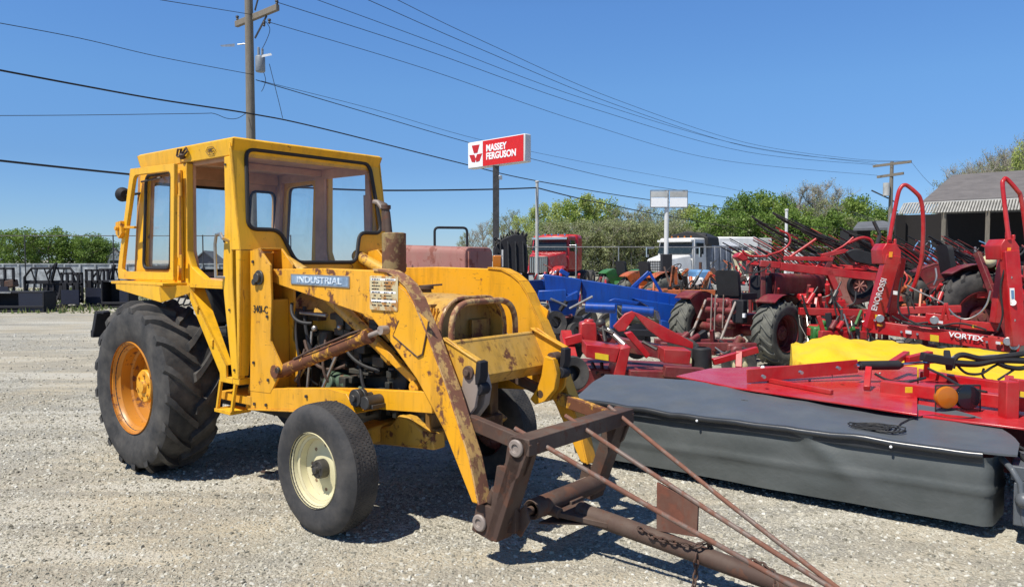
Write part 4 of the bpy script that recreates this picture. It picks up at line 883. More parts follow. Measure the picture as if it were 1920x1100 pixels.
mb = MB(); pbeam(mb, (1890, 790, .50), (1892, 720, .70), .055, .16); mb.beam(at(1890, 800, 4.85), at(1892, 714, 4.85), .085, .085); mb.beam(at(1898, 725, 4.9), at(1990, 735, 4.9), .09, .11); RM.part('headstock', mb, RD, world=True, bevel=.006)
mb = MB(); mb.beam(at(1911, 738, 4.83), at(1925, 740, 4.83), .01, .035); RM.part('reflector', mb, M['decal_yellow'], world=True)
for (px, py), r in (((1518, 712), .012), ((1650, 700), .01), ((1430, 689), .02), ((1465, 690), .008), ((1472, 688), .008), ((1585, 695), .008), ((1560, 703), .008)):
    mb = MB(); mb.sphere(gnd(px, py, .61), r, n=8, m=6); RM.part('bolt', mb, M['white_ink'] if r == .02 else M['steel'], world=True)
# hose bundle
def loopy(pts, Y, r): mb = MB(); P = [at(px, py, Y) for px, py in pts]; mb.tube(catmull(P), r, 8); return mb
def catmull(P, k=8):
    out = []; n = len(P)
    for i in range(n - 1):
        p0, p1, p2, p3 = P[max(i - 1, 0)], P[i], P[i + 1], P[min(i + 2, n - 1)]
        for j in range(k):
            t = j / k; out.append(.5 * ((2 * p1) + (p2 - p0) * t + (2 * p0 - 5 * p1 + 4 * p2 - p3) * t * t + (3 * p1 - p0 - 3 * p2 + p3) * t ** 3))
    out.append(P[-1]); return out
Yh = 6.3
for pts, r, mt in (([(1785, 690), (1790, 672), (1805, 665), (1840, 672), (1880, 668), (1925, 662)], .024, 'black_rubber'), ([(1788, 680), (1830, 682), (1870, 675), (1925, 676)], .028, 'black_rubber'),
                   ([(1790, 676), (1800, 690), (1815, 700), (1840, 700), (1860, 688), (1880, 678)], .011, 'black_rubber'), ([(1845, 690), (1842, 702), (1850, 712), (1865, 714), (1885, 703), (1905, 690)], .010, 'black_rubber'),
                   ([(1782, 672), (1800, 663), (1830, 668), (1860, 666), (1900, 664), (1925, 660)], .008, 'steel'), ([(1870, 680), (1890, 688), (1915, 690), (1935, 684)], .02, 'black_rubber')):
    single('hydraulic_hose', loopy(pts, Yh, r), M[mt], {'steel': 'thin bare grey line on top of the black hose bundle above the yellow tarp'}.get(mt, 'black hydraulic hose in the tangled bundle above the yellow tarp'), 'hose', 'hoses of the tangled black bundle')
mb = MB(); mb.cyl(at(1866, 717, 6.2), at(1878, 718, 6.2), .022); mb.cyl(at(1860, 716, 6.2), at(1868, 717, 6.2), .028); single('hose_coupling', mb, M['decal_yellow'], 'pale yellow hose coupling hanging below the black hose bundle', 'coupling')
# ================================================================ yellow tarp
mb = MB(); far = [(1483, 652, .60), (1500, 650, .63), (1545, 632, .72), (1575, 636, .71), (1620, 643, .68), (1700, 649, .64), (1775, 656, .60), (1850, 664, .55), (1990, 676, .50)]
near = [(1486, 684, .52), (1510, 688, .55), (1550, 690, .57), (1590, 692, .56), (1640, 695, .55), (1720, 700, .53), (1790, 706, .50), (1870, 716, .48), (2010, 732, .46)]
Pf = catmull([gnd(*p) for p in far], 6); Pn = catmull([gnd(*p) for p in near], 6); n = len(Pf); vs = []; m = 14
for i in range(n):
    a, b = Pf[i], Pn[i]
    for j in range(-3, m + 4):
        t = min(max(j / m, 0), 1); p = a.lerp(b, t)
        p.z += .05 * noise.noise(V((i * .13, t * 3, 0))) - .04 * abs(noise.noise(V((i * .22 + t * 1.5, t * 4, 4)))) - .025 * abs(noise.noise(V((i * .5 - t * 2, t * 6, 8)))) + .04 * sin(t * pi)
        if j < 0: p = p + (a - b).normalized() * (.04 * -j); p.z *= max(0, 1 - .34 * -j)
        if j > m: p = p + (b - a).normalized() * (.04 * (j - m)); p.z *= max(0, 1 - .34 * (j - m))
        vs.append(p)
w = m + 7; mb.add(vs, [(i * w + j, (i + 1) * w + j, (i + 1) * w + j + 1, i * w + j + 1) for i in range(n - 1) for j in range(w - 1)])
e0 = [vs[j] for j in range(w)]; mb.add(e0 + [V((p.x - .03, p.y, .02)) for p in e0], [(j, j + 1, j + 1 + w, j + w) for j in range(w - 1)])
for p in mb.v: p.z += .045 if p.z > .1 else 0
single('tarp', mb, M['yellow_tarp'], 'bright yellow crumpled tarpaulin spread over low machinery behind the red sheets', 'tarpaulin', smooth=60)
# ================================================================ red mowers left of the covered one
RB = Thing('folding_mower', 'bright red folding mower with boxy frame, yellow sticker and triangular linkage', 'mower', (1.6, 9.0, 0))
def bm_(a, b, wpx, hpx=None, mat=RD, nm='frame_beam', T=RB, bev=.006, up=(0, 0, 1)):
    Y = (a[2] + b[2]) / 2; mb = MB(); mb.beam(at(*a), at(*b), wpx * Y / 1414, (hpx or wpx) * Y / 1414, up); return T.part(nm, mb, mat, world=True, bevel=bev)
def hullpx(mb, pts, Y, d):
    P = [at(px, py, Y) for px, py in pts]; mb.hull([p + V((0, d, 0)) for p in P], P); return mb
mb = hullpx(MB(), [(1099, 645), (1163, 653), (1155, 680), (1099, 670)], 7.9, .5); mb = hullpx(mb, [(1163, 653), (1183, 650), (1172, 705), (1150, 708)], 7.9, .5); RB.part('frame_box', mb, RD, world=True, bevel=.008)
mb = hullpx(MB(), [(1116, 661), (1141, 665), (1141, 676), (1116, 672)], 7.89, .008); RB.part('sticker', mb, M['decal_yellow'], world=True)
mb = hullpx(MB(), [(1088, 606), (1098, 603), (1118, 605), (1122, 645), (1088, 645)], 8.6, .22); mb.cyl(at(1104, 608, 8.7), at(1104, 598, 8.7), .06); RB.part('gear_housing', mb, RD, world=True, bevel=.02)
mb = hullpx(MB(), [(1150, 612), (1172, 588), (1186, 583), (1192, 592), (1172, 620), (1160, 622)], 8.3, .05); mb = hullpx(mb, [(1172, 625), (1185, 622), (1220, 665), (1212, 672)], 8.2, .12); RB.part('triangle_link', mb, M['red'], world=True, bevel=.006)
mb = hullpx(MB(), [(1186, 584), (1198, 588), (1260, 620), (1300, 642), (1300, 654), (1245, 640), (1215, 618)], 8.5, .08); RB.part('lift_arm', mb, M['red'], world=True, bevel=.006)
mb = hullpx(MB(), [(1245, 654), (1297, 658), (1293, 684), (1245, 680)], 8.0, .35); RB.part('frame_box', mb, RD, world=True, bevel=.008)
mb = MB(); mb.cyl(at(1316, 690, 8.1), at(1316, 652, 8.1), .11, .10, 22); mb.lathe([(.05, 0), (.09, .01), (.10, .03)], at(1316, 650, 8.1), axis=(0, 0, -1)); RB.part('drum_hub', mb, M['black_rubber'], world=True, bevel=.01)
bm_((1337, 678, 8.0), (1420, 655, 8.0), 14, 12); bm_((1385, 690, 7.9), (1386, 660, 8.0), 12); bm_((1060, 640, 8.6), (1092, 632, 8.6), 16); bm_((1060, 625, 8.8), (1075, 690, 8.4), 20); bm_((1180, 700, 7.8), (1262, 702, 7.8), 22, 14, M['red_dull']); bm_((1245, 695, 7.7), (1320, 700, 7.7), 24, 20, M['red_dull']); bm_((1255, 662, 8.6), (1120, 636, 8.8), 26, 24, M['red_dull'])
mb = MB(); mb.cyl(at(1140, 618, 8.4), at(1172, 648, 8.2), .035); RB.part('hydraulic_ram', mb, M['steel'], world=True)
mb = MB(); 
for a, b in (((1128, 600), (1135, 640)), ((1120, 612), (1150, 625)), ((1205, 640), (1232, 655)), ((1110, 680), (1120, 700)), ((1128, 680), (1130, 705))): mb.cyl(at(*a, 8.3), at(*b, 8.2), .02, n=8)
for p in ((1130, 618), (1126, 606), (1138, 632)): mb.sphere(at(*p, 8.3), .055)
RB.part('link_fittings', mb, M['dark_steel'], world=True)
mb = hullpx(MB(), [(1075, 690), (1330, 700), (1330, 735), (1075, 735)], 8.2, .9); RB.part('mower_deck', mb, M['red_dull'], world=True, bevel=.02)
RBW = Thing('spare_wheel', 'small black implement wheel lying behind the loader arm, left of the red mower', 'wheel', (at(1075, 700, 7.6).x, 7.6, 0))
mb = MB(); mb.lathe([(.08, -.05), (.16, -.07), (.18, -.03), (.18, .03), (.16, .07), (.08, .05)], at(1072, 700, 7.6), axis=(.3, -.9, .2), n=30, closed=True); RBW.part('tyre', mb, M['tyre'], world=True)
mb = MB(); mb.lathe([(.001, -.03), (.08, -.045), (.09, 0)], at(1072, 700, 7.6), axis=(.3, -.9, .2), n=24); mb.cyl(at(1072, 700, 7.6), (at(1072, 700, 7.6).x, 7.6, 0), .02); RBW.part('rim', mb, M['dark_steel'], world=True)
# ribbed brown guard seen behind the cab
# ================================================================ red tedder with upright folded arms (VORTEX)
TD = Thing('hay_tedder', 'bright red hay tedder with folded upright arms, tall guard hoops and white lettering', 'tedder', (5.6, 9.3, 0))
TY = lambda px: lerp(9.5, 8.7, (px - 1620) / 280)
A_ = lambda px, py, d=0: at(px, py, TY(px) + d)
def tb(T, nm, a, b, wpx, hpx=None, mat=RD, d=0, bev=.006, dep=None):
    mb = MB(); Y = TY((a[0] + b[0]) / 2); mb.beam(A_(*a, d), A_(*b, d), (dep or wpx) * Y / 1414, (hpx or wpx) * Y / 1414, (0, 0, 1) if abs(a[1] - b[1]) < abs(a[0] - b[0]) else (0, 1, 0)); return T.part(nm, mb, mat, world=True, bevel=bev)
tb(TD, 'base_beam', (1630, 611), (1895, 647), 18, 24)
tb(TD, 'upper_beam', (1668, 594), (1872, 614), 12, 16, d=.35); tb(TD, 'upper_beam', (1735, 596), (1800, 602), 10, 20, d=.32)
def upright(p0, p1, w, d=0): 
    mb = MB(); Y = TY(p0[0]); mb.beam(A_(*p0, d), A_(*p1, d), w * Y / 1414, .12, up=(0, 1, 0)); return TD.part('folded_arm', mb, RD, world=True, bevel=.008)
upright((1634, 616), (1672, 478), 27); upright((1670, 588), (1688, 482), 16, .3); upright((1906, 648), (1892, 470), 27, -.05); upright((1868, 605), (1884, 482), 17, .3)
for px, py in ((1668, 470), (1890, 462)):
    mb = hullpx(MB(), [(px - 12, py + 25), (px - 14, py - 2), (px - 6, py - 14), (px + 12, py - 14), (px + 22, py), (px + 22, py + 25)], TY(px) - .06, .30); mb.cyl(A_(px, py - 14), A_(px, py - 28), .03); mb.cyl(A_(px + 10, py - 12), A_(px + 10, py - 22), .02)
    TD.part('pivot_head', mb, RD, world=True, bevel=.01)
    mb = hullpx(MB(), [(px, py + 2), (px + 6, py + 2), (px + 5, py + 12), (px - 1, py + 12)], TY(px) - .075, .01); TD.part('reflector', mb, M['decal_orange'], world=True)
for pts in ([(1668, 450), (1672, 425), (1683, 368), (1689, 352), (1696, 347), (1704, 350), (1720, 364), (1726, 374), (1730, 395), (1731, 440), (1727, 490), (1716, 530), (1708, 545)], [(1892, 450), (1888, 420), (1880, 350), (1882, 338), (1888, 336), (1908, 358), (1914, 370), (1922, 420), (1926, 470), (1922, 520)]):
    mb = MB(); P = catmull([A_(px, py, -.05 + .25 * (i / len(pts))) for i, (px, py) in enumerate(pts)], 5); mb.tube(P, 3.7 * 9.3 / 1414, 12); TD.part('guard_hoop', mb, M['red'], world=True)
mb = MB(); mb.tube([A_(1666, 452), A_(1667, 425), A_(1672, 400)], .016, 8); TD.part('hoop_sleeve', mb, M['steel'], world=True)
for px, py, s_ in ((1650, 610, 1), (1875, 643, 1)):
    mb = hullpx(MB(), [(px - 5, py - 3), (px + 5, py - 2), (px + 5, py + 2), (px - 5, py + 1)], TY(px) - .085, .01); TD.part('reflector', mb, M['decal_orange'], world=True)
mb = hullpx(MB(), [(1745, 627), (1761, 629), (1761, 641), (1745, 639)], TY(1752) - .09, .012); TD.part('sticker', mb, M['decal_yellow'], world=True)
bd = (A_(1840, 0 + 640) - A_(1783, 632)).normalized()
TD.text('VORTEX', M['white_ink'], frame_M(A_(1811, 631, -.085), bd, (0, 0, 1)), .080, world=True, squash=1.15, bold=.002)
ud = (A_(1663, 512) - A_(1637, 592)).normalized()
TD.text('ENOROSSI', M['white_ink'], frame_M(A_(1648.5, 552, -.075), ud, (-1, 0, 0)), .100, world=True, squash=.90, bold=.001)
mb = hullpx(MB(), [(1894, 540), (1902, 540), (1903, 568), (1895, 568)], TY(1898) - .125, .01); mb2 = MB(); mb2.cyl(A_(1899, 567, -.125), A_(1899, 567, -.115), .035); mb.join(mb2); TD.part('round_sticker', mb, M['white_ink'], world=True)
mb = hullpx(MB(), [(1896, 544), (1901, 544), (1902, 560), (1897, 560)], TY(1898) - .13, .01); TD.part('sticker', mb, M['blue_faded'], world=True)
tb(TD, 'centre_bracket', (1766, 600), (1773, 568), 5); tb(TD, 'centre_bracket', (1780, 600), (1774, 568), 5)
mb = MB(); mb.tube(catmull([A_(*p) for p in ((1700, 535), (1730, 550), (1765, 566), (1778, 578), (1792, 592), (1812, 598), (1835, 588), (1850, 570), (1857, 545))]), .010, 8); TD.part('grey_hose', mb, M['steel'], world=True)
mb = MB(); mb.tube(catmull([A_(*p) for p in ((1672, 592), (1690, 602), (1715, 606), (1740, 604))]), .012, 8); TD.part('black_hose', mb, M['black_rubber'], world=True)
rnd = random.Random(8)
for i in range(4):
    px = 1660 + i * 75; py = 622 + i * 9; c0 = A_(px, py + 22, .1)
    mb = MB(); mb.lathe([(.03, .06), (.12, .05), (.13, 0), (.03, -.02)], c0, axis=(0, 0, 1), n=16); mb.cyl(c0, c0 + V((0, 0, .18)), .035)
    rt = TD.part('rotor', mb, M['red_dull'], world=True)
    mb = MB()
    for k in range(6):
        a = k * pi / 3 + i; d = V((cos(a), sin(a), 0)); mb.cyl(c0, c0 + d * .55, .014, n=8)
        for q in (-.05, .05): e_ = c0 + d * .55; sd_ = V((-d.y, d.x, 0)) * q; mb.tube([e_, e_ + sd_ + V((0, 0, -.1)), e_ + sd_ + d * .05 + V((0, 0, -.42))], .006, 6)
    TD.part('tine_arm', mb, M['dark_steel'], world=True)
    mb = MB(); w0 = V((c0.x, c0.y, .17)); mb.lathe([(.07, -.05), (.15, -.06), (.17, 0), (.15, .06), (.07, .05)], w0, axis=(1, .2, 0), n=20, closed=True); mb.cyl(w0, c0, .02); TD.part('wheel', mb, M['tyre'], world=True)
for p in ((1650, 597), (1752, 600), (1890, 640), (1902, 648)):
    mb = MB(); mb.cyl(A_(p[0], p[1], -.10), A_(p[0], p[1], .02), .05); TD.part('pivot_bolt', mb, M['steel'], world=True, bevel=.006)
# ================================================================ folded rotary rake: red beams with black tine bars
FR = Thing('hay_rake', 'folded hay rake with slanting bundles of black tine bars over long red beams', 'hay rake', (at(1560, 600, 11).x, 12.2, 0))
def seg(T, nm, pts, Y, rpx, mat, n=10): mb = MB(); mb.tube(catmull([at(px, py, Y + (p[0] if p else 0)) for px, py, *p in pts], 5), rpx * Y / 1414, n); return T.part(nm, mb, mat, world=True)
YR = 12.2
def fb(nm, a, b, wpx, hpx, mat=RD, Y=YR, bev=.008): mb = MB(); mb.beam(at(*a, Y), at(*b, Y), wpx * Y / 1414, hpx * Y / 1414, (0, 0, 1) if abs(a[1] - b[1]) < abs(a[0] - b[0]) else (0, 1, 0)); return FR.part(nm, mb, mat, world=True, bevel=bev)
fb('main_beam', (1425, 494), (1462, 497), 10, 12); fb('main_beam', (1462, 499), (1640, 519), 12, 15); fb('cross_beam', (1470, 484), (1560, 486), 10, 8); fb('leg_beam', (1552, 506), (1573, 556), 11, 12); fb('leg_beam', (1576, 562), (1590, 606), 12, 12); fb('leg_beam', (1560, 480), (1548, 505), 9, 9, M['red_dull']); fb('cross_beam', (1540, 480), (1585, 470), 8, 8); fb('lower_beam', (1510, 566), (1572, 560), 12, 14, M['red_dull']); fb('lower_beam', (1590, 606), (1592, 680), 8, 8, M['red_dull'])
fb('hydraulic_ram', (1543, 567), (1572, 552), 9, 9, M['steel']); fb('leg_beam', (1430, 500), (1432, 700), 8, 8, M['red_dull'])
for pts, r in (([(1440, 478), (1465, 470), (1481, 455), (1478, 440), (1462, 432)], 2), ([(1475, 486), (1510, 462), (1530, 448)], 2.5), ([(1545, 480), (1580, 462), (1600, 445)], 2), ([(1392, 470), (1405, 480), (1440, 480)], 2.2), ([(1590, 456), (1615, 446), (1632, 450), (1640, 465), (1655, 473), (1668, 472)], 3.2), ([(1600, 500), (1630, 492), (1660, 478)], 3), ([(1530, 500), (1560, 478), (1590, 470)], 2.2)):
    seg(FR, 'curved_arm', pts, YR, r, M['red'])
rnd = random.Random(21)
for g, (a, b, sp, nn) in enumerate((((1402, 408), (1530, 475), (2.0, 4.6), 6), ((1482, 416), (1660, 498), (3.0, 5.0), 8), ((1440, 400), (1600, 470), (3.0, 5), 4), ((1570, 430), (1690, 490), (2.6, 4.6), 7), ((1735, 445), (1835, 495), (2.6, 4.6), 7))):
    for k in range(max(4, nn - 1)):
        o = (sp[0] * k * 2.4, -sp[1] * k * 1.15 + 6); Y = YR + .5 + .12 * k + rnd.random() * .2; j = rnd.random() * 10
        p0 = (a[0] + o[0] + j, a[1] - o[1] + j * .5); p1 = (b[0] + o[0] - rnd.random() * 14, b[1] - o[1] - rnd.random() * 6); mid = ((p0[0] + p1[0]) / 2 + 2, (p0[1] + p1[1]) / 2 + 3 + rnd.random() * 3)
        mb = MB(); mb.tube(catmull([at(*p0, Y), at(*mid, Y), at(*p1, Y)], 5), (.009 + .006 * rnd.random()), 6)
        for q in range(3):
            t = .15 + .3 * q; c0 = at(lerp(p0[0], p1[0], t), lerp(p0[1], p1[1], t) + 2, Y); mb.cyl(c0, c0 + V((.26 + .1 * rnd.random(), -.1, -.02 - .16 * rnd.random())), .005, n=4)
        FR.part('tine_bar', mb, rnd.choice([M['black_metal'], M['black_rubber'], M['black_metal'], M['dark_steel']]), world=True)
mb = hullpx(MB(), round_poly([(1585, 472), (1605, 466), (1650, 478), (1662, 490), (1640, 498), (1600, 490)], 8, 3), YR - .1, .12); FR.part('rubber_apron', mb, M['black_rubber'], world=True, bevel=.02)
for px, py in ((1598, 480),): 
    mb = hullpx(MB(), round_poly([(px - 16, py - 2), (px + 10, py - 8), (px + 18, py + 2), (px - 8, py + 8)], 3, 2), YR + .3, .06); FR.part('guard_panel', mb, M['dark_steel'], world=True)
mb = MB(); mb.tube([at(1640, 470, YR), at(1650, 440, YR), at(1638, 415, YR)], .03, 8); mb.tube([at(1638, 415, YR), at(1600, 402, YR + 1)], .006, 5); mb.tube([at(1640, 412, YR), at(1598, 397, YR + 1)], .006, 5); FR.part('stay_bar', mb, M['dark_steel'], world=True)
mb = hullpx(MB(), [(1380, 482), (1388, 474), (1396, 473), (1402, 480), (1404, 488), (1392, 490)], YR + 1, .3); FR.part('hitch_head', mb, M['red'], world=True, bevel=.02)
# ================================================================ simple tractors by one pattern
def tractor(name, label, loc, heading, S=1.0, body='red_dull', hood='red_dull', tyre='tyre_mud', rimc='red_dull', seat=True, rops=False, front='wide', rR=.50, gw=.62, hood_z=(1.02, 1.22), fenders=True, exhaust=False, lw=.16, group=None, lens=None, hood_len=1.15, wheelbase=1.75, grille_m='dark_steel'):
    T = Thing(name, label, 'tractor', loc, heading=heading, group=group); T.setscale(S)
    Mi = M
    for s in (-1, 1): wheel(T, (0, s * gw, rR - .01), rR, lw, rR * .54, s, Mi[tyre], Mi[rimc], Mi[body], nl=18, wd=.045, n=40)
    fr = rR * .52
    for s in (-1, 1): wheel(T, (wheelbase, s * gw * .85, fr), fr, lw * .55, fr * .55, s, Mi['tyre'], Mi[rimc], Mi['dark_steel'], lug=False, n=32)
    mb = MB(); mb.b2((-.25, -.16, rR - .12), (.7, .16, rR + .22)); mb.cyl((0, -gw, rR), (0, gw, rR), .07); mb.b2((.7, -.13, rR - .1), (1.7, .13, rR + .2)); mb.b2((-.35, -.10, rR + .1), (-.2, .10, rR + .35)); mb.cyl((wheelbase, -gw * .85, fr), (wheelbase, gw * .85, fr), .035); mb.b2((wheelbase - .06, -.05, fr), (wheelbase + .06, .05, rR + .1)); T.part('chassis', mb, Mi[body], bevel=.02)
    z0, z1 = hood_z; xh = wheelbase + .15 - hood_len + .05
    mb = MB(); sec = lambda x, t: [V((x, y, z)) for y, z in round_poly([(-.20, z0 - .12), (-.21, t), (.21, t), (.20, z0 - .12)], [0, .08, .08, 0], 4)]
    mb.hull(sec(xh, z1 + .02), sec(xh + hood_len, z1 - .03)); hd = T.part('hood', mb, Mi[hood], bevel=.01)
    mb = MB(); mb.b2((xh + hood_len, -.17, z0 - .25), (xh + hood_len + .02, .17, z1 - .07)); T.part('grille', mb, Mi[grille_m], hd)
    mb = MB(); mb.b2((xh + .1, -.17, rR + .15), (xh + hood_len - .1, .17, z0 - .1)); mb.cyl((xh + .4, -.22, rR + .3), (xh + .6, -.22, rR + .3), .06); mb.cyl((xh + .3, -.2, z0 - .15), (xh + .8, -.2, z0 - .15), .03); T.part('engine', mb, Mi['engine'], bevel=.02)
    if fenders:
        for s in (-1, 1):
            mb = MB(); F = [(rR + .06, a) for a in [radians(38 + 11 * i) for i in range(9)]]
            P = [V((cos(a) * r, 0, rR + sin(a) * r)) for r, a in F]; lo = [p + V((0, s * (gw - lw * .95), 0)) for p in P]; hi = [p + V((0, s * (gw + lw * .9), 0)) for p in P]
            n = len(P); mb.add(lo + hi + [p * 1 + V((0, 0, .012)) for p in lo] + [p + V((0, 0, .012)) for p in hi], [(i, i + 1, n + i + 1, n + i) for i in range(n - 1)] + [(2 * n + i, 3 * n + i, 3 * n + i + 1, 2 * n + i + 1) for i in range(n - 1)])
            mb.plate([(p.x, p.z) for p in P] + [(-.1, rR + .1), (.3, rR + .1)], s * (gw - lw * .95), s * (gw - lw * .95 - .015)); T.part('fender', mb, Mi[body])
    if seat:
        mb = MB(); mb.b2((-.12, -.22, rR + .46), (.28, .22, rR + .56)); mb.b2((0, -.08, rR + .1), (.2, .08, rR + .46)); mb.prism(round_poly([(-.20, 0), (-.21, .40), (.21, .40), (.20, 0)], [.02, .08, .08, .02], 4), lambda u, v, w: V((-.12 - v * .18 + w, u, rR + .52 + v)), -.05, .02); T.part('seat', mb, Mi['black_rubber'], bevel=.02)
        mb = MB(); cx, cz = .62, z1 + .14; mb.tube([V((cx + .20 * cos(a) * .75, .20 * sin(a), cz + .20 * cos(a) * .6)) for a in [2 * pi * i / 22 for i in range(22)]], .012, 7, closed=True); mb.cyl((cx, 0, cz), (cx + .12, 0, z0 - .1), .02); mb.beam((cx - .13, 0, cz - .1), (cx + .13, 0, cz + .1), .015, .01); mb.beam((cx, -.17, cz), (cx, .17, cz), .015, .01); T.part('steering_wheel', mb, Mi['black_rubber'])
        mb = MB(); mb.b2((.62, -.16, z0 - .2), (.78, .16, z1 - .02)); T.part('dashboard', mb, Mi['black_metal'], bevel=.02)
    if rops:
        mb = MB(); mb.tube([V((-.3, y, z)) for y, z in round_poly([(-.45, rR), (-.45, rops), (.45, rops), (.45, rR)], [0, .12, .12, 0], 5)], .035, 10); T.part('roll_bar', mb, Mi['black_metal'])
    if exhaust:
        mb = MB(); mb.cyl((xh + .5, -.1, z1 - .02), (xh + .5, -.1, z1 + exhaust), .035); T.part('exhaust', mb, Mi['brown_rust'])
    return T
T1 = tractor('tractor', 'small dark red tractor seen from behind with black seat and muddy lugged tyres', (3.52, 11.91, 0), 128, 1.0, rR=.50, gw=.78, lw=.17, hood_z=(1.14, 1.35), wheelbase=2.15, hood_len=1.55)
# rear detail: hitch arms, hydraulics, rusty housing
mb = MB(); mb.b2((-.34, -.18, .52), (-.2, .18, .95)); mb.sphere((-.3, -.08, .92), .08); mb.sphere((-.28, .12, .86), .09); mb.sphere((-.34, .0, .66), .10); mb.cyl((-.35, -.3, .80), (-.35, .3, .80), .05); mb.cyl((-.3, -.3, .95), (-.3, .3, .95), .035); mb.b2((-.38, -.26, .60), (-.3, .26, .66)); T1.part('rear_housing', mb, M['red_dull'], bevel=.02)
mb = MB()
for y in (-.28, .28): mb.cyl((-.36, y, .95), (-.75, y, .35), .02); mb.cyl((-.2, y, .42), (-.85, y * 1.2, .30), .028)
for y in (-.1, .05, .12): mb.cyl((-.42, y, 1.05), (-.44, y, .45), .010)
mb.cyl((-.4, .0, .42), (-.55, .0, .40), .05); mb.sphere((-.55, -.08, .40), .055); mb.sphere((-.52, .07, .42), .05); mb.cyl((-.85, -.34, .3), (-.85, .34, .3), .02); T1.part('three_point_hitch', mb, M['pin'])
mb = MB(); mb.b2((-.38, -.42, .62), (-.25, -.22, .98)); T1.part('battery_box', mb, M['black_metal'], bevel=.02)
mb = MB(); mb.b2((-.42, -.48, .72), (-.38, -.44, .78)); T1.part('rear_lamp', mb, M['white_ink'])
mb = MB(); mb.b2((1.05, -.05, 1.30), (1.12, .05, 1.35)); T1.part('fuel_cap', mb, M['white_ink'], bevel=.01)
T2 = tractor('tractor', 'old tractor with faded pinkish red hood just beyond the loader exhaust', (-2.20, 10.62, 0), 50.4, 1.2, body='pink_faded', hood='pink_faded', hood_z=(1.16, 1.48), rR=.5, seat=False, grille_m='pink_faded', hood_len=1.6, wheelbase=1.75)
T3 = tractor('tractor', 'compact tractor with black roll bar, hidden behind the pinkish hood', (-1.75, 21, 0), 195, 1.0, body='blue_faded', hood='blue_faded', rops=2.45, rR=.6)
T4 = tractor('tractor', 'rusty orange tractor with big muddy rear tyre, behind the blue frame', (3.25, 17.6, 0), 112, 1.0, body='orange', hood='orange', tyre='tyre_mud', rimc='orange', rR=.62, lw=.2, seat=True, exhaust=.3)
T5 = tractor('tractor', 'green tractor with pale lugged tyre in front of the tree line', (3.25, 21.5, 0), 120, 1.0, body='green', hood='green', rR=.62, lw=.2, tyre='tyre_mud', rimc='decal_yellow')
T6 = tractor('tractor', 'old dark red tractor with broad fender and big black tyre behind the tedder', (7.3, 12.3, 0), 80, 1.2, body='red_dull', hood='pink_faded', rR=.60, lw=.2, tyre='tyre', exhaust=.2)
mb = MB(); mb.sphere((.05, -.75, 1.30), .085, n=14); T6.part('fender_lamp', mb, M['cream_rim'])
T7 = tractor('tractor', 'red and white tractor with round dark fan opening, beneath the rake beams', (6.2, 14.2, 0), 250, .85, body='red_dull', hood='pink_faded', rR=.55, rimc='white_paint')
# lamp and bracket beside the pink hood
mb = MB(); p = at(932, 490, 8.9); mb.b2(p + V((-.05, -.03, -.07)), p + V((.05, .03, .07))); T2.part('amber_lamp', mb, M['amber'], world=True, bevel=.01)
mb = MB(); mb.beam(at(942, 500, 8.9), at(942, 468, 8.9), .02, .02); mb.beam(at(925, 480, 8.9), at(942, 480, 8.9), .02, .02); T2.part('lamp_bracket', mb, M['white_paint'], world=True)
# ================================================================ blue implement frame
BF = Thing('folding_implement', 'bright blue steel farm implement with two blue hydraulic cylinders', 'farm implement', (1.6, 13.4, 0))
BL = M['blue']
def bx(nm, pts, Y, d, mat=BL, bev=.012): return BF.part(nm, hullpx(MB(), pts, Y, d), mat, world=True, bevel=bev)
bx('head_box', [(1020, 514), (1091, 524), (1086, 557), (1024, 552)], 13.2, .6); bx('head_box', [(985, 527), (1024, 525), (1024, 566), (985, 564)], 13.6, .5); bx('head_box', [(1024, 548), (1088, 552), (1078, 592), (1035, 590)], 13.1, .35)
bx('tray', [(1010, 545), (1062, 543), (1062, 556), (1084, 545), (1084, 562), (1055, 566), (1008, 562)], 12.9, .3); bx('main_beam', [(1091, 524), (1292, 556), (1278, 590), (1180, 574), (1092, 568)], 13.3, .35)
bx('end_box', [(1190, 560), (1290, 576), (1285, 600), (1240, 602), (1235, 585)], 12.9, .4); bx('end_box', [(1240, 600), (1262, 604), (1258, 625), (1240, 622)], 12.8, .2); bx('tie_bar', [(1140, 564), (1153, 559), (1200, 566), (1195, 572)], 12.8, .08)
for a, b in (((1098, 576), (1154, 578)), ((1166, 580), (1226, 585))): mb = MB(); mb.cyl(at(*a, 12.7), at(*b, 12.6), 9.5 * 12.6 / 1414, n=20); BF.part('hydraulic_cylinder', mb, BL, world=True, bevel=.01)
mb = MB(); mb.beam(at(1185, 540, 13.6), at(1217, 510, 13.6), .07, .07); mb.beam(at(1217, 510, 13.6), at(1240, 548, 13.6), .05, .05); mb.beam(at(1196, 530, 13.6), at(1194, 545, 13.6), .05, .05); mb.beam(at(1050, 507, 13.4), at(1066, 516, 13.4), .15, .08); BF.part('brace', mb, BL, world=True, bevel=.01)
for px in (1050, 1150, 1255): mb = MB(); p = at(px, 570, 13.3); mb.beam(p, (p.x, p.y, 0), .12, .12); BF.part('leg', mb, BL, world=True, bevel=.01)
for px in (1235, 1255): mb = MB(); mb.beam(at(px, 553, 12.98), at(px, 572, 12.98), .02, .02); BF.part('rib', mb, BL, world=True)
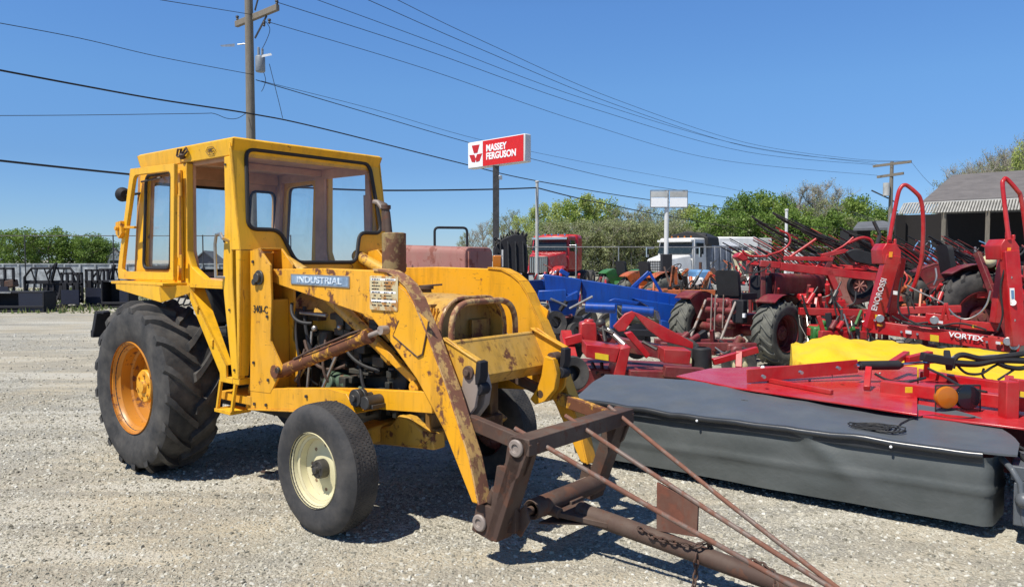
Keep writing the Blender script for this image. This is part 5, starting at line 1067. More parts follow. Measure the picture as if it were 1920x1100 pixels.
# dark clutter beneath the blue frame
DM = Thing('disc_harrow', 'dark disc harrow with round black discs beneath the blue frame', 'harrow', (at(1060, 640, 11).x, 11, 0))
for i in range(5):
    c0 = at(1030 + 42 * i, 610 + (i % 2) * 12, 11 + .3 * (i % 3)); mb = MB(); mb.lathe([(.001, .03), (.15, .02), (.27, -.03)], (c0.x, c0.y, max(.28, c0.z * .6)), axis=(.5, -.8, .05), n=24); mb.lathe([(.001, .022), (.15, .012), (.27, -.04)], (c0.x, c0.y, max(.28, c0.z * .6)), axis=(.5, -.8, .05), n=24); DM.part('disc', mb, M['black_metal'], world=True)
mb = MB(); mb.beam((at(1010, 0, 11).x, 11.1, .55), (at(1240, 0, 11).x, 11.1, .5), .1, .1); mb.beam((at(1010, 0, 11).x, 11.1, .8), (at(1100, 0, 11).x, 11.2, .5), .08, .08)
for i in range(6): x = at(1030 + 38 * i, 0, 11).x; mb.beam((x, 11.1, .52), (x, 11.1, .2), .04, .04)
DM.part('harrow_frame', mb, M['black_metal'], world=True, bevel=.01)

mb = MB(); YG = 9.2
for i in range(7): p = at(686 + 4.3 * i, 372 + 4 * i * .4, YG); mb.beam(p, at(688 + 4.4 * i, 452, YG), .020, .03)
mb.beam(at(684, 366, YG), at(686, 455, YG), .03, .03); mb.beam(at(684, 374, YG), at(716, 378, YG), .02, .02); mb.beam(at(686, 452, YG), at(720, 452, YG), .03, .03)
T2.part('ribbed_guard', mb, M['brown_rust'], world=True)
mb = MB(); mb.beam(at(700, 452, YG), at(700, 480, YG + .4), .04, .04); T2.part('guard_stay', mb, M['brown_rust'], world=True)
# dark jumble of linkages between blue frame and red mower
JM = Thing('linkage_frame', 'black tangle of linkages and small wheels under the left end of the blue frame', 'farm implement', (at(1045, 600, 10.2).x, 10.2, 0))
rj = random.Random(31)
mb = MB(); mb.hull([at(1008, 588, 10.4), at(1095, 592, 10.4), at(1090, 650, 10.4), at(1012, 650, 10.4)], [p + V((0, .4, 0)) for p in (at(1012, 596, 10.4), at(1090, 600, 10.4), at(1085, 650, 10.4), at(1016, 650, 10.4))]); JM.part('gear_casing', mb, M['black_metal'], world=True, bevel=.04)
for i in range(16):
    a = (1000 + rj.random() * 95, 570 + rj.random() * 60); b = (a[0] + rj.uniform(-35, 45), a[1] + rj.uniform(-25, 35)); Y = 10.1 + rj.random() * .3; mb = MB(); mb.cyl(at(*a, Y), at(*b, Y), .012 + .02 * rj.random(), n=8); JM.part('link_bar', mb, M[rj.choice(['black_metal', 'dark_steel', 'black_rubber', 'steel', 'red_dull'])], world=True)
for px, py, r in ((1040, 605, .16), (1080, 622, .13)): mb = MB(); c0 = at(px, py, 10.0); mb.lathe([(r * .5, -.05), (r * .95, -.06), (r, 0), (r * .95, .06), (r * .5, .05)], c0, axis=(.4, -.9, .2), n=22, closed=True); JM.part('small_wheel', mb, M['tyre'], world=True)
mb = MB(); mb.beam(at(1050, 645, 10.4), (at(1050, 645, 10.4).x, 10.4, 0), .3, .3); JM.part('base', mb, M['black_metal'], world=True)

# stickers, bolts and hoses on the red machines
for (px, py, w, h, mt) in ((1700, 619, 9, 6, 'white_ink'), (1824, 609, 7, 5, 'decal_yellow'), (1760, 601, 8, 5, 'white_ink'), (1643, 590, 6, 8, 'decal_yellow'), (1677, 545, 6, 7, 'white_ink'), (1899, 610, 8, 9, 'decal_yellow'), (1896, 500, 7, 6, 'white_ink'), (1870, 640, 6, 5, 'white_ink')):
    mb = hullpx(MB(), [(px, py), (px + w, py + w * .13), (px + w, py + h + w * .13), (px, py + h)], TY(px) - .10, .03); TD.part('sticker', mb, M[mt], world=True)
for px, py in ((1690, 622), (1720, 626), (1800, 634), (1850, 641), (1652, 560), (1660, 530), (1640, 600), (1902, 600), (1898, 560), (1896, 520)):
    mb = MB(); mb.cyl(A_(px, py, -.11), A_(px, py, -.07), .014, n=8); TD.part('bolt', mb, M['steel'], world=True)
for pts in (((1885, 500), (1876, 540), (1880, 590), (1870, 620)), ((1690, 520), (1684, 560), (1690, 590), (1730, 612)), ((1700, 606), (1750, 612), (1800, 606), (1850, 618))):
    mb = MB(); mb.tube(catmull([A_(px, py, -.09) for px, py in pts]), .011, 7); TD.part('black_hose', mb, M['black_rubber'], world=True)
for a, b in (((1430, 705, .70), (1433, 702, .70)), ((1500, 697, .72), (1503, 694, .72)), ((1570, 689, .74), (1573, 687, .74))):
    mb = MB(); mb.cyl(gnd(*a), gnd(*a) + V((0, -.04, .0)), .014, n=8); RM.part('bolt', mb, M['steel'], world=True)
for px, py, w in ((1690, 728, 12), (1800, 741, 10), (1480, 700, 8)):
    p = gnd(px, py, .66); mb = MB(); mb.b2(p + V((0, -.062, -.02)), p + V((w * .004, -.052, .02))); RM.part('sticker', mb, M['decal_yellow'], world=True)
for pts in (((1640, 700, .70), (1665, 712, .66), (1700, 716, .68), (1735, 708, .70)), ((1740, 690, .74), (1770, 705, .70), (1800, 722, .70), (1850, 735, .69))):
    mb = MB(); mb.tube(catmull([gnd(*p) for p in pts]), .010, 7); RM.part('hose', mb, M['black_rubber'], world=True)
# ================================================================ crowded rows of farm machines behind the tedder
def implement(name, label, cat, px0, px1, yt, Y, cols, seed, nb=12, wheels=2, hoses=3, tines=0, discs=0, rot=True, dep=1.2, tall=0):
    "a low machine: two long beams, cross beams, legs, gearbox, rams, hoses, wheels, tines"
    r = random.Random(seed); x0, x1 = at(px0, 485, Y).x, at(px1, 485, Y).x; zt = at(px0, yt, Y).z; w = x1 - x0
    T = Thing(name, label, cat, ((x0 + x1) / 2, Y, 0)); P = lambda u, y, z: V((x0 + w * u, Y + y, z)); pick = lambda: M[r.choice(cols)]
    for k in range(2): mb = MB(); mb.beam(P(0, k * dep * .7, zt * .62), P(1, k * dep * .7 + r.uniform(-.2, .2), zt * (.58 + .1 * r.random())), .09, .11); T.part('long_beam', mb, M[cols[0]], world=True, bevel=.01)
    for i in range(nb):
        u = r.random(); a = P(u, r.random() * dep, zt * r.uniform(.25, .8)); b = P(min(1, max(0, u + r.uniform(-.25, .25))), r.random() * dep, zt * r.uniform(.45, 1.0)); mb = MB(); t_ = r.uniform(.03, .08)
        if r.random() < .5: mb.beam(a, b, t_, t_ * 1.3)
        else: mb.cyl(a, b, t_ * .5, n=10)
        T.part('link_beam', mb, pick(), world=True, bevel=.005)
    for i in range(max(2, int(w / .9))): u = (i + .5) / max(2, int(w / .9)); mb = MB(); mb.beam(P(u, .1, zt * .7), P(u, .1, 0), .06, .06); T.part('leg', mb, pick(), world=True)
    for i in range(2): u = r.uniform(.15, .85); c = P(u, r.random() * dep, zt * r.uniform(.5, .75)); mb = MB(); mb.box(c, (.22, .25, .2)); mb.cyl(c, c + V((0, -.2, 0)), .08); mb.cyl(c, c + V((.1, 0, .18)), .05); T.part('gearbox', mb, pick(), world=True, bevel=.03)
    for i in range(2): u = r.uniform(.1, .7); a = P(u, 0, zt * .7); b = P(u + .2, .1, zt * r.uniform(.7, .95)); mb = MB(); mb.cyl(a, a.lerp(b, .6), .035); T.part('ram', mb, pick(), world=True); mb = MB(); mb.cyl(a.lerp(b, .58), b, .012); T.part('ram_rod', mb, M['dark_steel'], world=True)
    for i in range(hoses): u = r.random() * .8; a = P(u, -.05, zt * r.uniform(.6, .95)); b = P(u + .2, .1, zt * r.uniform(.4, .9)); m_ = a.lerp(b, .5) + V((0, -.1, r.uniform(-.3, .2))); mb = MB(); mb.tube(catmull([a, m_, b], 8), .012, 6); T.part('hose', mb, M[r.choice(['black_rubber', 'black_rubber', 'black_rubber', 'dark_steel', 'steel'])], world=True)
    for i in range(wheels):
        R = r.uniform(.2, .30); c = P((i + .5) / wheels + r.uniform(-.1, .1), -.05, R); ax = (r.uniform(-.6, .6), -.9, 0); mb = MB(); mb.lathe([(R * .5, -.06), (R * .94, -.08), (R, 0), (R * .94, .08), (R * .5, .06)], c, axis=ax, n=24, closed=True); q = T.part('tyre', mb, M['tyre'], world=True)
        mb = MB(); mb.lathe([(.001, .03), (R * .3, .04), (R * .52, .01)], c, axis=ax, n=20); mb.lathe([(.001, .05), (R * .18, .05), (R * .2, 0)], c, axis=ax, n=16); T.part('rim', mb, M[r.choice(['white_paint', 'cream_rim', cols[0]])], world=True)
    for i in range(discs): R = .26; c = P((i + .5) / discs, .25, R); mb = MB(); mb.lathe([(.001, .03), (R * .6, .02), (R, -.03)], c, axis=(.6, -.8, 0), n=22); T.part('disc', mb, M['dark_steel'], world=True)
    for i in range(tines): u = (i + .5) / tines; a = P(u, -.05 + r.random() * .2, zt * .6); mb = MB(); mb.tube([a, a + V((r.uniform(-.05, .05), -.1, -.18)), a + V((r.uniform(-.1, .1), -.25, -.4))], .008, 5); T.part('tine', mb, M[r.choice(['dark_steel', 'steel', 'black_metal'])], world=True)
    if tall:
        for i in range(tall): u = r.random(); a = P(u, .5, zt * .9); mb = MB(); mb.tube(catmull([a, a + V((.04, 0, .12)), a + V((r.uniform(-.25, .25), .1, .26))], 5), .014, 8); T.part('guard_tube', mb, pick(), world=True)
    return T
RC = ['red', 'red', 'red_dull', 'black_metal', 'dark_steel']
implement('rotary_tedder', 'red tedder frame with small white-rimmed wheels just right of the small dark red tractor', 'tedder', 1500, 1625, 520, 11.2, RC, 41, nb=16, wheels=3, hoses=6, tines=16)
implement('rotary_tedder', 'red and black tangled machine under the folded rake beams', 'tedder', 1440, 1640, 500, 14.5, RC, 42, nb=26, wheels=3, hoses=8, tines=20, tall=3)
implement('cultivator', 'mixed red and rusty cultivator between the two tall guard hoops', 'cultivator', 1690, 1790, 520, 11.4, ['red', 'brown_rust', 'orange', 'black_metal', 'steel'], 43, nb=24, wheels=2, hoses=7, tines=10, tall=4)
implement('cultivator', 'dark machine with brown drum and hoses right of the left tall hoop', 'cultivator', 1700, 1850, 500, 13.6, ['black_metal', 'brown_rust', 'dark_steel', 'red_dull'], 44, nb=22, wheels=1, hoses=8, tall=3)
implement('rotary_tedder', 'red and green machine at the right edge beside the tall right upright', 'tedder', 1900, 2010, 470, 10.6, ['red', 'green', 'black_metal', 'red_dull'], 45, nb=22, wheels=2, hoses=6, tall=3)
implement('seed_drill', 'red implement row directly behind the blue frame and left of the orange tractor', 'seeder', 1085, 1160, 520, 16.2, ['red', 'red_dull', 'red'], 46, nb=16, wheels=2, hoses=3)
implement('cultivator', 'rusty orange and brown implement right behind the orange tractor', 'cultivator', 1230, 1340, 495, 15.0, ['orange', 'brown_rust', 'black_metal', 'dark_steel'], 47, nb=22, wheels=2, hoses=6, tall=0)
implement('baler', 'grey and red machine behind the black seat of the small tractor', 'baler', 1340, 1440, 485, 16.0, ['concrete', 'red', 'steel', 'brown_rust', 'black_metal'], 48, nb=22, wheels=2, hoses=4, tall=2)
implement('rotary_tedder', 'bright red jumble of beams beneath the curved rake arms', 'tedder', 1400, 1560, 478, 17.5, ['red', 'red', 'dark_steel', 'red_dull'], 49, nb=26, wheels=2, hoses=6, tall=6)
implement('disc_cultivator', 'low dark red cultivator behind the small red tractor rear wheels', 'cultivator', 1240, 1420, 610, 9.9, ['red_dull', 'red_dull', 'black_metal'], 50, nb=10, wheels=2, hoses=3, dep=.6)
implement('rotary_tedder', 'red linkage with wheels at the feet of the red truck', 'tedder', 985, 1090, 505, 20, ['red', 'red', 'black_metal', 'red_dull'], 51, nb=20, wheels=3, hoses=4, tall=1)
implement('cultivator', 'dark machine row beneath the white dump truck', 'cultivator', 1210, 1420, 495, 24, ['black_metal', 'brown_rust', 'dark_steel', 'orange'], 52, nb=26, wheels=4, hoses=4, tall=5)
implement('forage_wagon', 'dark blue and black implement against the shed opening', 'wagon', 1730, 1900, 455, 19, ['black_metal', 'siding_dark', 'dark_steel', 'blue_faded'], 53, nb=34, wheels=3, hoses=8, tall=8)
implement('mower_conditioner', 'low red machine with dark rollers left of the tall left upright', 'mower', 1540, 1640, 580, 10.3, ['red', 'red_dull', 'black_metal', 'green'], 54, nb=14, wheels=2, hoses=5, dep=.6)
# round fan housing with pink-white shroud
FH = Thing('baler_blower', 'pink and white shrouded blower with round black opening under the red rake beam', 'blower', (at(1615, 540, 12.6).x, 12.6, 0))
mb = hullpx(MB(), round_poly([(1575, 510), (1640, 512), (1650, 560), (1590, 575), (1572, 560)], 8, 3), 12.6, .35); FH.part('shroud', mb, M['pink_faded'], world=True, bevel=.02)
c0 = at(1614, 536, 12.55); mb = MB(); mb.lathe([(.12, .02), (.20, -.02), (.215, .0), (.215, .1)], c0, axis=(0, 1, 0), n=30); mb.lathe([(.001, .06), (.2, .06)], c0, axis=(0, 1, 0), n=30); FH.part('inlet_ring', mb, M['black_metal'], world=True)
mb = MB()
for i in range(7): a = i * 2 * pi / 7; mb.cyl(c0 + V((0, .03, 0)), c0 + V((cos(a) * .10, .03, sin(a) * .10)), .014, n=6)
FH.part('fan_blade', mb, M['pink_faded'], world=True)
mb = MB(); mb.beam(at(1600, 575, 12.8), (at(1600, 575, 12.8).x, 12.8, 0), .1, .1); mb.beam(at(1635, 570, 12.8), (at(1635, 570, 12.8).x, 12.8, 0), .1, .1); FH.part('stand', mb, M['red_dull'], world=True)

def thin_rack(name, label, px0, px1, y0, y1, Y, seed, n=26):
    "folded rake: many thin rising bars on a light red frame"
    r = random.Random(seed); T = Thing(name, label, 'hay rake', (at((px0 + px1) / 2, 485, Y).x, Y, 0))
    for k in range(2): mb = MB(); mb.tube([at(px0, y1 - 4 * k, Y + .4 * k), at(px1, y1 + 8 - 4 * k, Y + .4 * k)], .035, 8); T.part('base_tube', mb, M['red'], world=True)
    for i in range(n):
        t = i / n; px = lerp(px0, px1, t) + r.uniform(-6, 6); L = r.uniform(.5, 1.0) * (y1 - y0); yy = Y + r.random() * .8
        mb = MB(); mb.tube(catmull([at(px, y1, yy), at(px - L * .7, y1 - L * .55, yy), at(px - L * 1.5, y1 - L, yy)], 4), r.uniform(.007, .014), 6); T.part('tine_bar', mb, M[r.choice(['black_metal', 'black_rubber', 'dark_steel', 'red', 'red_dull'])], world=True)
    for px in (px0 + 8, (px0 + px1) / 2, px1 - 8): p = at(px, y1, Y); mb = MB(); mb.cyl(p, (p.x, p.y, 0), .035, n=8); T.part('leg', mb, M['red_dull'], world=True)
thin_rack('hay_rake', 'folded rake of thin dark and red bars rising left of the tall left upright', 1500, 1660, 425, 500, 13.4, 61, 34)
thin_rack('hay_rake', 'folded rake of thin dark bars in front of the open shed', 1720, 1880, 440, 505, 13.0, 62, 34)
thin_rack('hay_rake', 'small folded rake of thin bars above the black seat of the small red tractor', 1400, 1500, 445, 495, 14.5, 63, 18)
# ================================================================ dealer sign
SG = Thing('pole_sign', 'red and white dealership sign reading MASSEY FERGUSON high on a dark steel pole', 'sign', (at(930, 485, 24).x, 24.2, 0))
a, b = at(877, 267, 25.0), at(984, 251, 23.1); a2, b2 = at(877, 316.5, 25.0), at(984, 304, 23.1)
zt = (a.z + b.z) / 2; zb = (a2.z + b2.z) / 2; A0 = V((a.x, a.y, 0)); B0 = V((b.x, b.y, 0)); D = (B0 - A0); Lw_ = D.length; D.normalize(); Nn = V((D.y, -D.x, 0))
def sp_(u, z, w=0): return A0 + D * u + V((0, 0, z)) + Nn * w
def spr(mb, u0, z0, u1, z1, w0, w1): mb.hull([sp_(u0, z0, w0), sp_(u1, z0, w0), sp_(u1, z1, w0), sp_(u0, z1, w0)], [sp_(u0, z0, w1), sp_(u1, z0, w1), sp_(u1, z1, w1), sp_(u0, z1, w1)])
mb = MB(); spr(mb, 0, zb, Lw_, zt, -.28, 0); SG.part('sign_box', mb, M['white_paint'], world=True, bevel=.03)
mb = MB(); spr(mb, Lw_ * .285, zb + .03, Lw_ - .05, zt - .03, 0, .012); SG.part('red_panel', mb, plain('sign_red', (.62, .015, .01), .35, bump=0, var=.08), world=True)
mb = MB(); spr(mb, .04, zb + .03, Lw_ * .28, zt - .03, 0, .012); SG.part('white_panel', mb, plain('sign_white', (.86, .86, .86), .35, bump=0, var=.03), world=True)
H = zt - zb; cxu = Lw_ * .155; cz = (zt + zb) / 2 + .0
mb = MB()
def tri(us): P0 = [sp_(cxu + u, cz + z, .013) for u, z in us]; P1 = [sp_(cxu + u, cz + z, .022) for u, z in us]; mb.hull(P0, P1)
k = H * .36
tri([(-.62 * k, 1.0 * k), (.62 * k, 1.0 * k), (.28 * k, .18 * k), (-.28 * k, .18 * k)]); tri([(-1.02 * k, .05 * k), (-.22 * k, .02 * k), (0, -.42 * k), (-.10 * k, -.78 * k), (-.62 * k, -.70 * k)]); tri([(1.02 * k, .05 * k), (.62 * k, -.70 * k), (.10 * k, -.78 * k), (0, -.42 * k), (.22 * k, .02 * k)])
SG.part('emblem', mb, M['red_ink'], world=True, smooth=0)
for tx, dz in (('MASSEY', .155), ('FERGUSON', -.13)):
    SG.text(tx, M['white_ink'], frame_M(sp_(Lw_ * .345, (zt + zb) / 2 + dz * H * 1.05, .016), D, (0, 0, 1)), H * .34, world=True, ax='LEFT', squash=.93, bold=H * .011, ext=.006)
pc = at(930, 400, 24.2); mb = MB(); mb.b2((pc.x - .10, pc.y - .10, 0), (pc.x + .10, pc.y + .10, zb + .02)); SG.part('pole', mb, M['dark_steel'], world=True, bevel=.01)
mb = MB(); q = at(938, 332, 24.0); mb.b2(q + V((-.05, -.05, -.08)), q + V((.06, .05, .05))); SG.part('floodlight', mb, M['steel'], world=True, bevel=.01)
# ================================================================ blank white sign
WSg = Thing('pole_sign', 'blank two-row white sign on a single white post above the green tractor', 'sign', (at(1250, 485, 25).x, 25, 0))
c0 = at(1250, 388, 25); mb = MB(); mb.cyl((c0.x, 25, 0), (c0.x, 25, c0.z + .55), .075); WSg.part('post', mb, M['white_paint'], world=True)
for (x0, x1) in ((1221, 1251), (1256, 1288)):
    for (y0, y1, mt) in ((359, 370, 'concrete'), (371, 388, 'white_ink')):
        mb = MB(); p = at(x0, y1, 24.9); q = at(x1, y0, 24.9); mb.b2((p.x, 24.86, p.z), (q.x, 24.92, q.z)); WSg.part('panel', mb, M[mt], world=True)
mb = MB(); p = at(1220, 389, 24.93); q = at(1289, 357, 24.93); mb.beam((p.x, 24.95, q.z), (q.x, 24.95, q.z), .05, .03); mb.beam((p.x, 24.95, p.z), (q.x, 24.95, p.z), .05, .03); mb.beam((q.x, 24.95, p.z), (q.x, 24.95, q.z), .05, .03); mb.beam((p.x, 24.95, p.z), (p.x, 24.95, q.z), .05, .03); WSg.part('panel_frame', mb, M['steel'], world=True)
mb = MB(); mb.b2((c0.x - .17, 24.85, 0), (c0.x + .17, 25.15, 1.75)); WSg.part('post_base', mb, M['black_metal'], world=True, bevel=.02)
# ================================================================ poles and wires
UP = Thing('utility_pole', 'tall weathered wooden utility pole with crossarm and transformer behind the yellow cab', 'utility pole', (at(474, 485, 26).x, 26, 0))
top = at(470, -60, 26); px_ = at(474, 485, 26).x
mb = MB(); mb.tube([V((px_, 26, -.2)), V((px_, 26, 5)), V((px_ + .0, 26, top.z))], [.17, .155, .13], 16); UP.part('pole_shaft', mb, M['pole_wood'], world=True)
c1, c2 = at(443, 46, 26.6), at(521, 14, 25.2); mb = MB(); mb.beam(c1, c2, .13, .20); UP.part('crossarm', mb, M['pole_wood'], world=True, bevel=.01)
mb = MB(); mb.beam(at(478, 72, 25.9), at(500, 30, 25.6), .03, .06); mb.beam(at(478, 20, 25.9), at(486, -10, 25.7), .03, .06); mb.beam(at(472, 56, 26.1), at(462, 40, 26.3), .03, .05); UP.part('brace', mb, M['dark_steel'], world=True)
for px, py, Y in ((445, 34, 26.6), (519, 5, 25.2), (505, 40, 25.5), (495, 45, 25.6)):
    mb = MB(); q = at(px, py, Y); mb.lathe([(.001, .08), (.05, .07), (.06, .02), (.03, 0), (.05, -.04), (.02, -.09)], q, axis=(0, 0, 1), n=12); UP.part('insulator', mb, M['dark_steel'], world=True)
mb = MB(); q = at(488, 120, 25.7); mb.lathe([(.001, .28), (.14, .26), (.16, .22), (.16, -.24), (.14, -.27), (.001, -.28)], q, axis=(0, 0, 1), n=20); mb.cyl(q + V((-.05, 0, .3)), q + V((-.05, 0, .55)), .04); mb.cyl(q + V((.07, 0, .3)), q + V((.08, 0, .5)), .04); UP.part('transformer', mb, plain('transformer_grey', (.22, .24, .26), .5), world=True, bevel=.01)
mb = MB(); mb.hull([at(490, 108, 25.3), at(510, 104, 25.3), at(508, 100, 25.3), at(492, 103, 25.3)], [at(490, 108, 25.1), at(510, 104, 25.1), at(508, 100, 25.1), at(492, 103, 25.1)]); UP.part('area_lamp', mb, M['white_paint'], world=True)
mb = MB(); mb.cyl(at(466, 82, 26), at(445, 84, 26), .02); mb.hull([at(412, 85, 26.1), at(440, 82, 26.1), at(440, 88, 26.1), at(416, 88, 26.1)], [at(412, 85, 25.9), at(440, 82, 25.9), at(440, 88, 25.9), at(416, 88, 25.9)]); UP.part('street_lamp', mb, M['steel'], world=True)
for pts in (((494, 135), (498, 150), (494, 165), (490, 172)), ((505, 120), (515, 160), (525, 200), (530, 222)), ((498, 40), (506, 55), (500, 75), (490, 95))): mb = MB(); mb.tube(catmull([at(*p, 25.8) for p in pts]), .010, 6); UP.part('drop_wire', mb, M['black_rubber'], world=True)
FP = Thing('utility_pole', 'distant wooden utility pole with two crossarms left of the shed roof', 'utility pole', (at(1666, 485, 60).x, 60, 0))
x_ = at(1666, 485, 60).x; mb = MB(); mb.cyl((x_, 60, -.2), (x_ + .1, 60, at(1669, 303, 60).z), .20, .13); FP.part('pole_shaft', mb, M['pole_wood'], world=True)
for a_, b_ in (((1637, 312), (1709, 303)), ((1645, 332), (1694, 325))): mb = MB(); mb.beam(at(*a_, 61), at(*b_, 59), .14, .2); FP.part('crossarm', mb, M['pole_wood'], world=True)
mb = MB(); q = at(1662, 355, 59.8); mb.cyl(q + V((0, 0, -.5)), q + V((0, 0, .5)), .25); FP.part('transformer', mb, M['concrete'], world=True)
mb = MB(); mb.beam(at(1634, 357, 60), at(1666, 372, 60), .05, .1); mb.beam(at(1668, 372, 60), at(1682, 382, 60), .05, .08); FP.part('guy_bracket', mb, M['dark_steel'], world=True)
def wire(pts, r, label, group='overhead power lines', n=8):
    P = catmull([at(*p) for p in pts], n); mb = MB(); mb.tube(P, r, 5, caps=False); return single('power_line', mb, M['black_rubber'], label, 'power line', group)
wire([(521, 5, 25.2), (800, 95, 31), (1100, 200, 41), (1400, 285, 52), (1637, 309, 61)], .012, 'thin wire from the tall pole crossarm end to the far pole upper crossarm')
wire([(595, 0, 26), (800, 75, 30), (1100, 187, 40), (1400, 274, 52), (1645, 308, 61)], .011, 'upper wire just above the crossarm wire, reaching the far pole')
wire([(505, 42, 25.5), (800, 130, 32), (1100, 232, 42), (1350, 300, 52), (1645, 329, 60)], .011, 'wire from below the tall pole crossarm to the far pole lower crossarm')
wire([(690, 0, 26), (900, 92, 32), (1150, 195, 43), (1400, 275, 53), (1600, 301, 60), (1700, 303, 59)], .012, 'second from top of the wires sweeping in from the upper edge of the sky')
wire([(735, -5, 26), (900, 75, 32), (1150, 185, 43), (1400, 268, 53), (1600, 298, 60), (1705, 302, 59)], .011, 'topmost wire sweeping in from the upper edge of the sky')
wire([(480, 150, 26), (700, 215, 32), (860, 262, 36), (985, 295, 42), (1200, 345, 52), (1400, 375, 62)], .016, 'wire passing behind the red sign, from the pole below its transformer')
wire([(490, 152, 26), (700, 205, 33), (900, 262, 38), (1100, 305, 48), (1400, 360, 65)], .009, 'faint thin wire just above the one behind the red sign')
wire([(-20, 128, 18), (150, 160, 20), (300, 187, 23), (474, 214, 25.8), (600, 240, 29), (860, 305, 36), (1000, 338, 42), (1220, 375, 52), (1400, 395, 62)], .026, 'thick dark cable from the left edge across the tall pole towards the white sign')
wire([(-20, 40, 18), (150, 72, 20), (300, 107, 23), (474, 140, 25.9)], .010, 'faint wire from the upper left edge to the tall pole')
wire([(-20, 217, 22), (150, 216, 23), (370, 213, 24), (400, 213, 24.5), (425, 222, 25), (445, 222, 25.4), (462, 212, 25.8)], .010, 'thin level wire at the left with a small drooping loop at the pole')
wire([(-20, 299, 16), (100, 312, 17), (245, 327, 18), (400, 342, 19), (640, 355, 21), (760, 357, 23), (920, 355, 26), (1007, 352, 28)], .026, 'dark cable passing behind the cab to the thin grey pole')
wire([(1007, 352, 28), (1100, 375, 33), (1250, 405, 42), (1400, 430, 55)], .024, 'dark cable dropping from the thin grey pole across the trees')
wire([(300, 0, 20), (400, 16, 23), (474, 28, 26)], .010, 'short faint wire at the top left of the tall pole')
wire([(1709, 304, 59), (1730, 330, 50), (1752, 352, 44)], .010, 'short wire slanting down from the far pole towards the shed')
def post(name, label, cat, px, y0, Y, r, mat, grp=None, z1=None):
    p = at(px, y0, Y); mb = MB(); mb.cyl((p.x, Y, -.05), (p.x, Y, p.z), r, r * .8, 12); mb.lathe([(.001, .03), (r * .8, .02), (r * 1.1, 0), (r, -.05)], p, axis=(0, 0, 1), n=12); return single(name, mb, M[mat], label, cat, grp)
post('pole', 'thin pale grey pole carrying a cable, left of the red truck', 'pole', 1007, 340, 28, .07, 'concrete')
post('pole', 'slim white pole standing before the green trees right of centre', 'pole', 1475, 393, 30, .07, 'white_paint')
# ================================================================ wire fences
def fence(name, label, posts, ytop, Y, mat='dark_steel', r=.03, mesh=True):
    T = Thing(name, label, 'fence', (at(posts[0], 485, Y).x, Y, 0))
    for px in posts: p = at(px, ytop, Y); mb = MB(); mb.cyl((p.x, Y, -.05), (p.x, Y, p.z + .03), r); T.part('fence_post', mb, M[mat], world=True)
    a, b = at(posts[0], ytop, Y), at(posts[-1], ytop, Y); mb = MB(); mb.cyl(a, b, r * .75); T.part('top_rail', mb, M[mat], world=True)
    if not mesh: return T
    mb = MB(); n = int((b.x - a.x) / .35)
    for i in range(n): x = a.x + .35 * i; mb.cyl((x, Y, a.z), (x + .9, Y, .1), .0013, n=3); mb.cyl((x + .9, Y, a.z), (x, Y, .1), .0013, n=3)
    T.part('wire_mesh', mb, M['steel'], world=True)
fence('wire_fence', 'tall wire fence with dark top rail along the left side of the yard', [-120, 46, 212, 380, 545], 442, 26, 'dark_steel', .02, False)
fence('wire_fence', 'pale wire fence in front of the trucks and the tree line', [930, 1080, 1160, 1300, 1440, 1560], 463, 27.5, 'steel', .022)
# ================================================================ low white wall, left
mb = MB(); a = at(-80, 496, 42); b = at(640, 496, 42)
mb.b2((a.x, 42, 0), (b.x, 42.3, a.z)); mb.b2((a.x, 41.95, a.z), (b.x, 42.35, a.z + .06))
for i in range(26): x = lerp(a.x, b.x, i / 25); mb.b2((x - .05, 41.93, 0), (x + .05, 41.99, a.z))
single('roadside_wall', mb, plain('mottled_white_wall', (.30, .32, .33), .85, var=.55, scale=3.5), 'long low pale wall behind the black attachments at the far left', 'wall')
def house(name, label, px, Y, wpx, ytop, yeave, wall, roof, depth=7, rz=0.3, win=True):
    c = at(px, 485, Y); w = wpx * Y / 1414; zt = at(px, ytop, Y).z; ze = at(px, yeave, Y).z
    T = Thing(name, label, 'house', (c.x, Y, 0), rz=rz)
    mb = MB(); mb.b2((-w / 2, 0, -.1), (w / 2, depth, ze)); mb.prism([(-w / 2, ze), (w / 2, ze), (0, zt - .1)], lambda u, v, q: V((u, q, v)), 0, depth); T.part('wall', mb, M[wall])
    mb = MB(); e = .3
    for s in (-1, 1): mb.quad((0, -e, zt), (s * (w / 2 + e), -e, ze - .1), (s * (w / 2 + e), depth + e, ze - .1), (0, depth + e, zt), .12)
    T.part('roof', mb, M[roof])
    if win:
        for x in (-w * .2, w * .2):
            mb = MB(); mb.b2((x - .35, -.06, ze - 1.3), (x + .35, -.02, ze - .4)); T.part('window', mb, M['window_dark'])
    return T
M['roof_grey'] = plain('grey_shingle_roof', (.11, .115, .125), .85, var=.3, scale=2); M['siding'] = plain('pale_siding', (.66, .66, .64), .7, var=.1)
house('house', 'small house with white gable seen through the open cab door frame', 217, 92, 26, 466, 482, 'siding', 'roof_grey', depth=9, rz=.9)
house('house', 'low dark gabled house seen through the cab doorway', 385, 88, 50, 471, 496, 'siding_dark', 'roof_grey', depth=8, rz=.25)
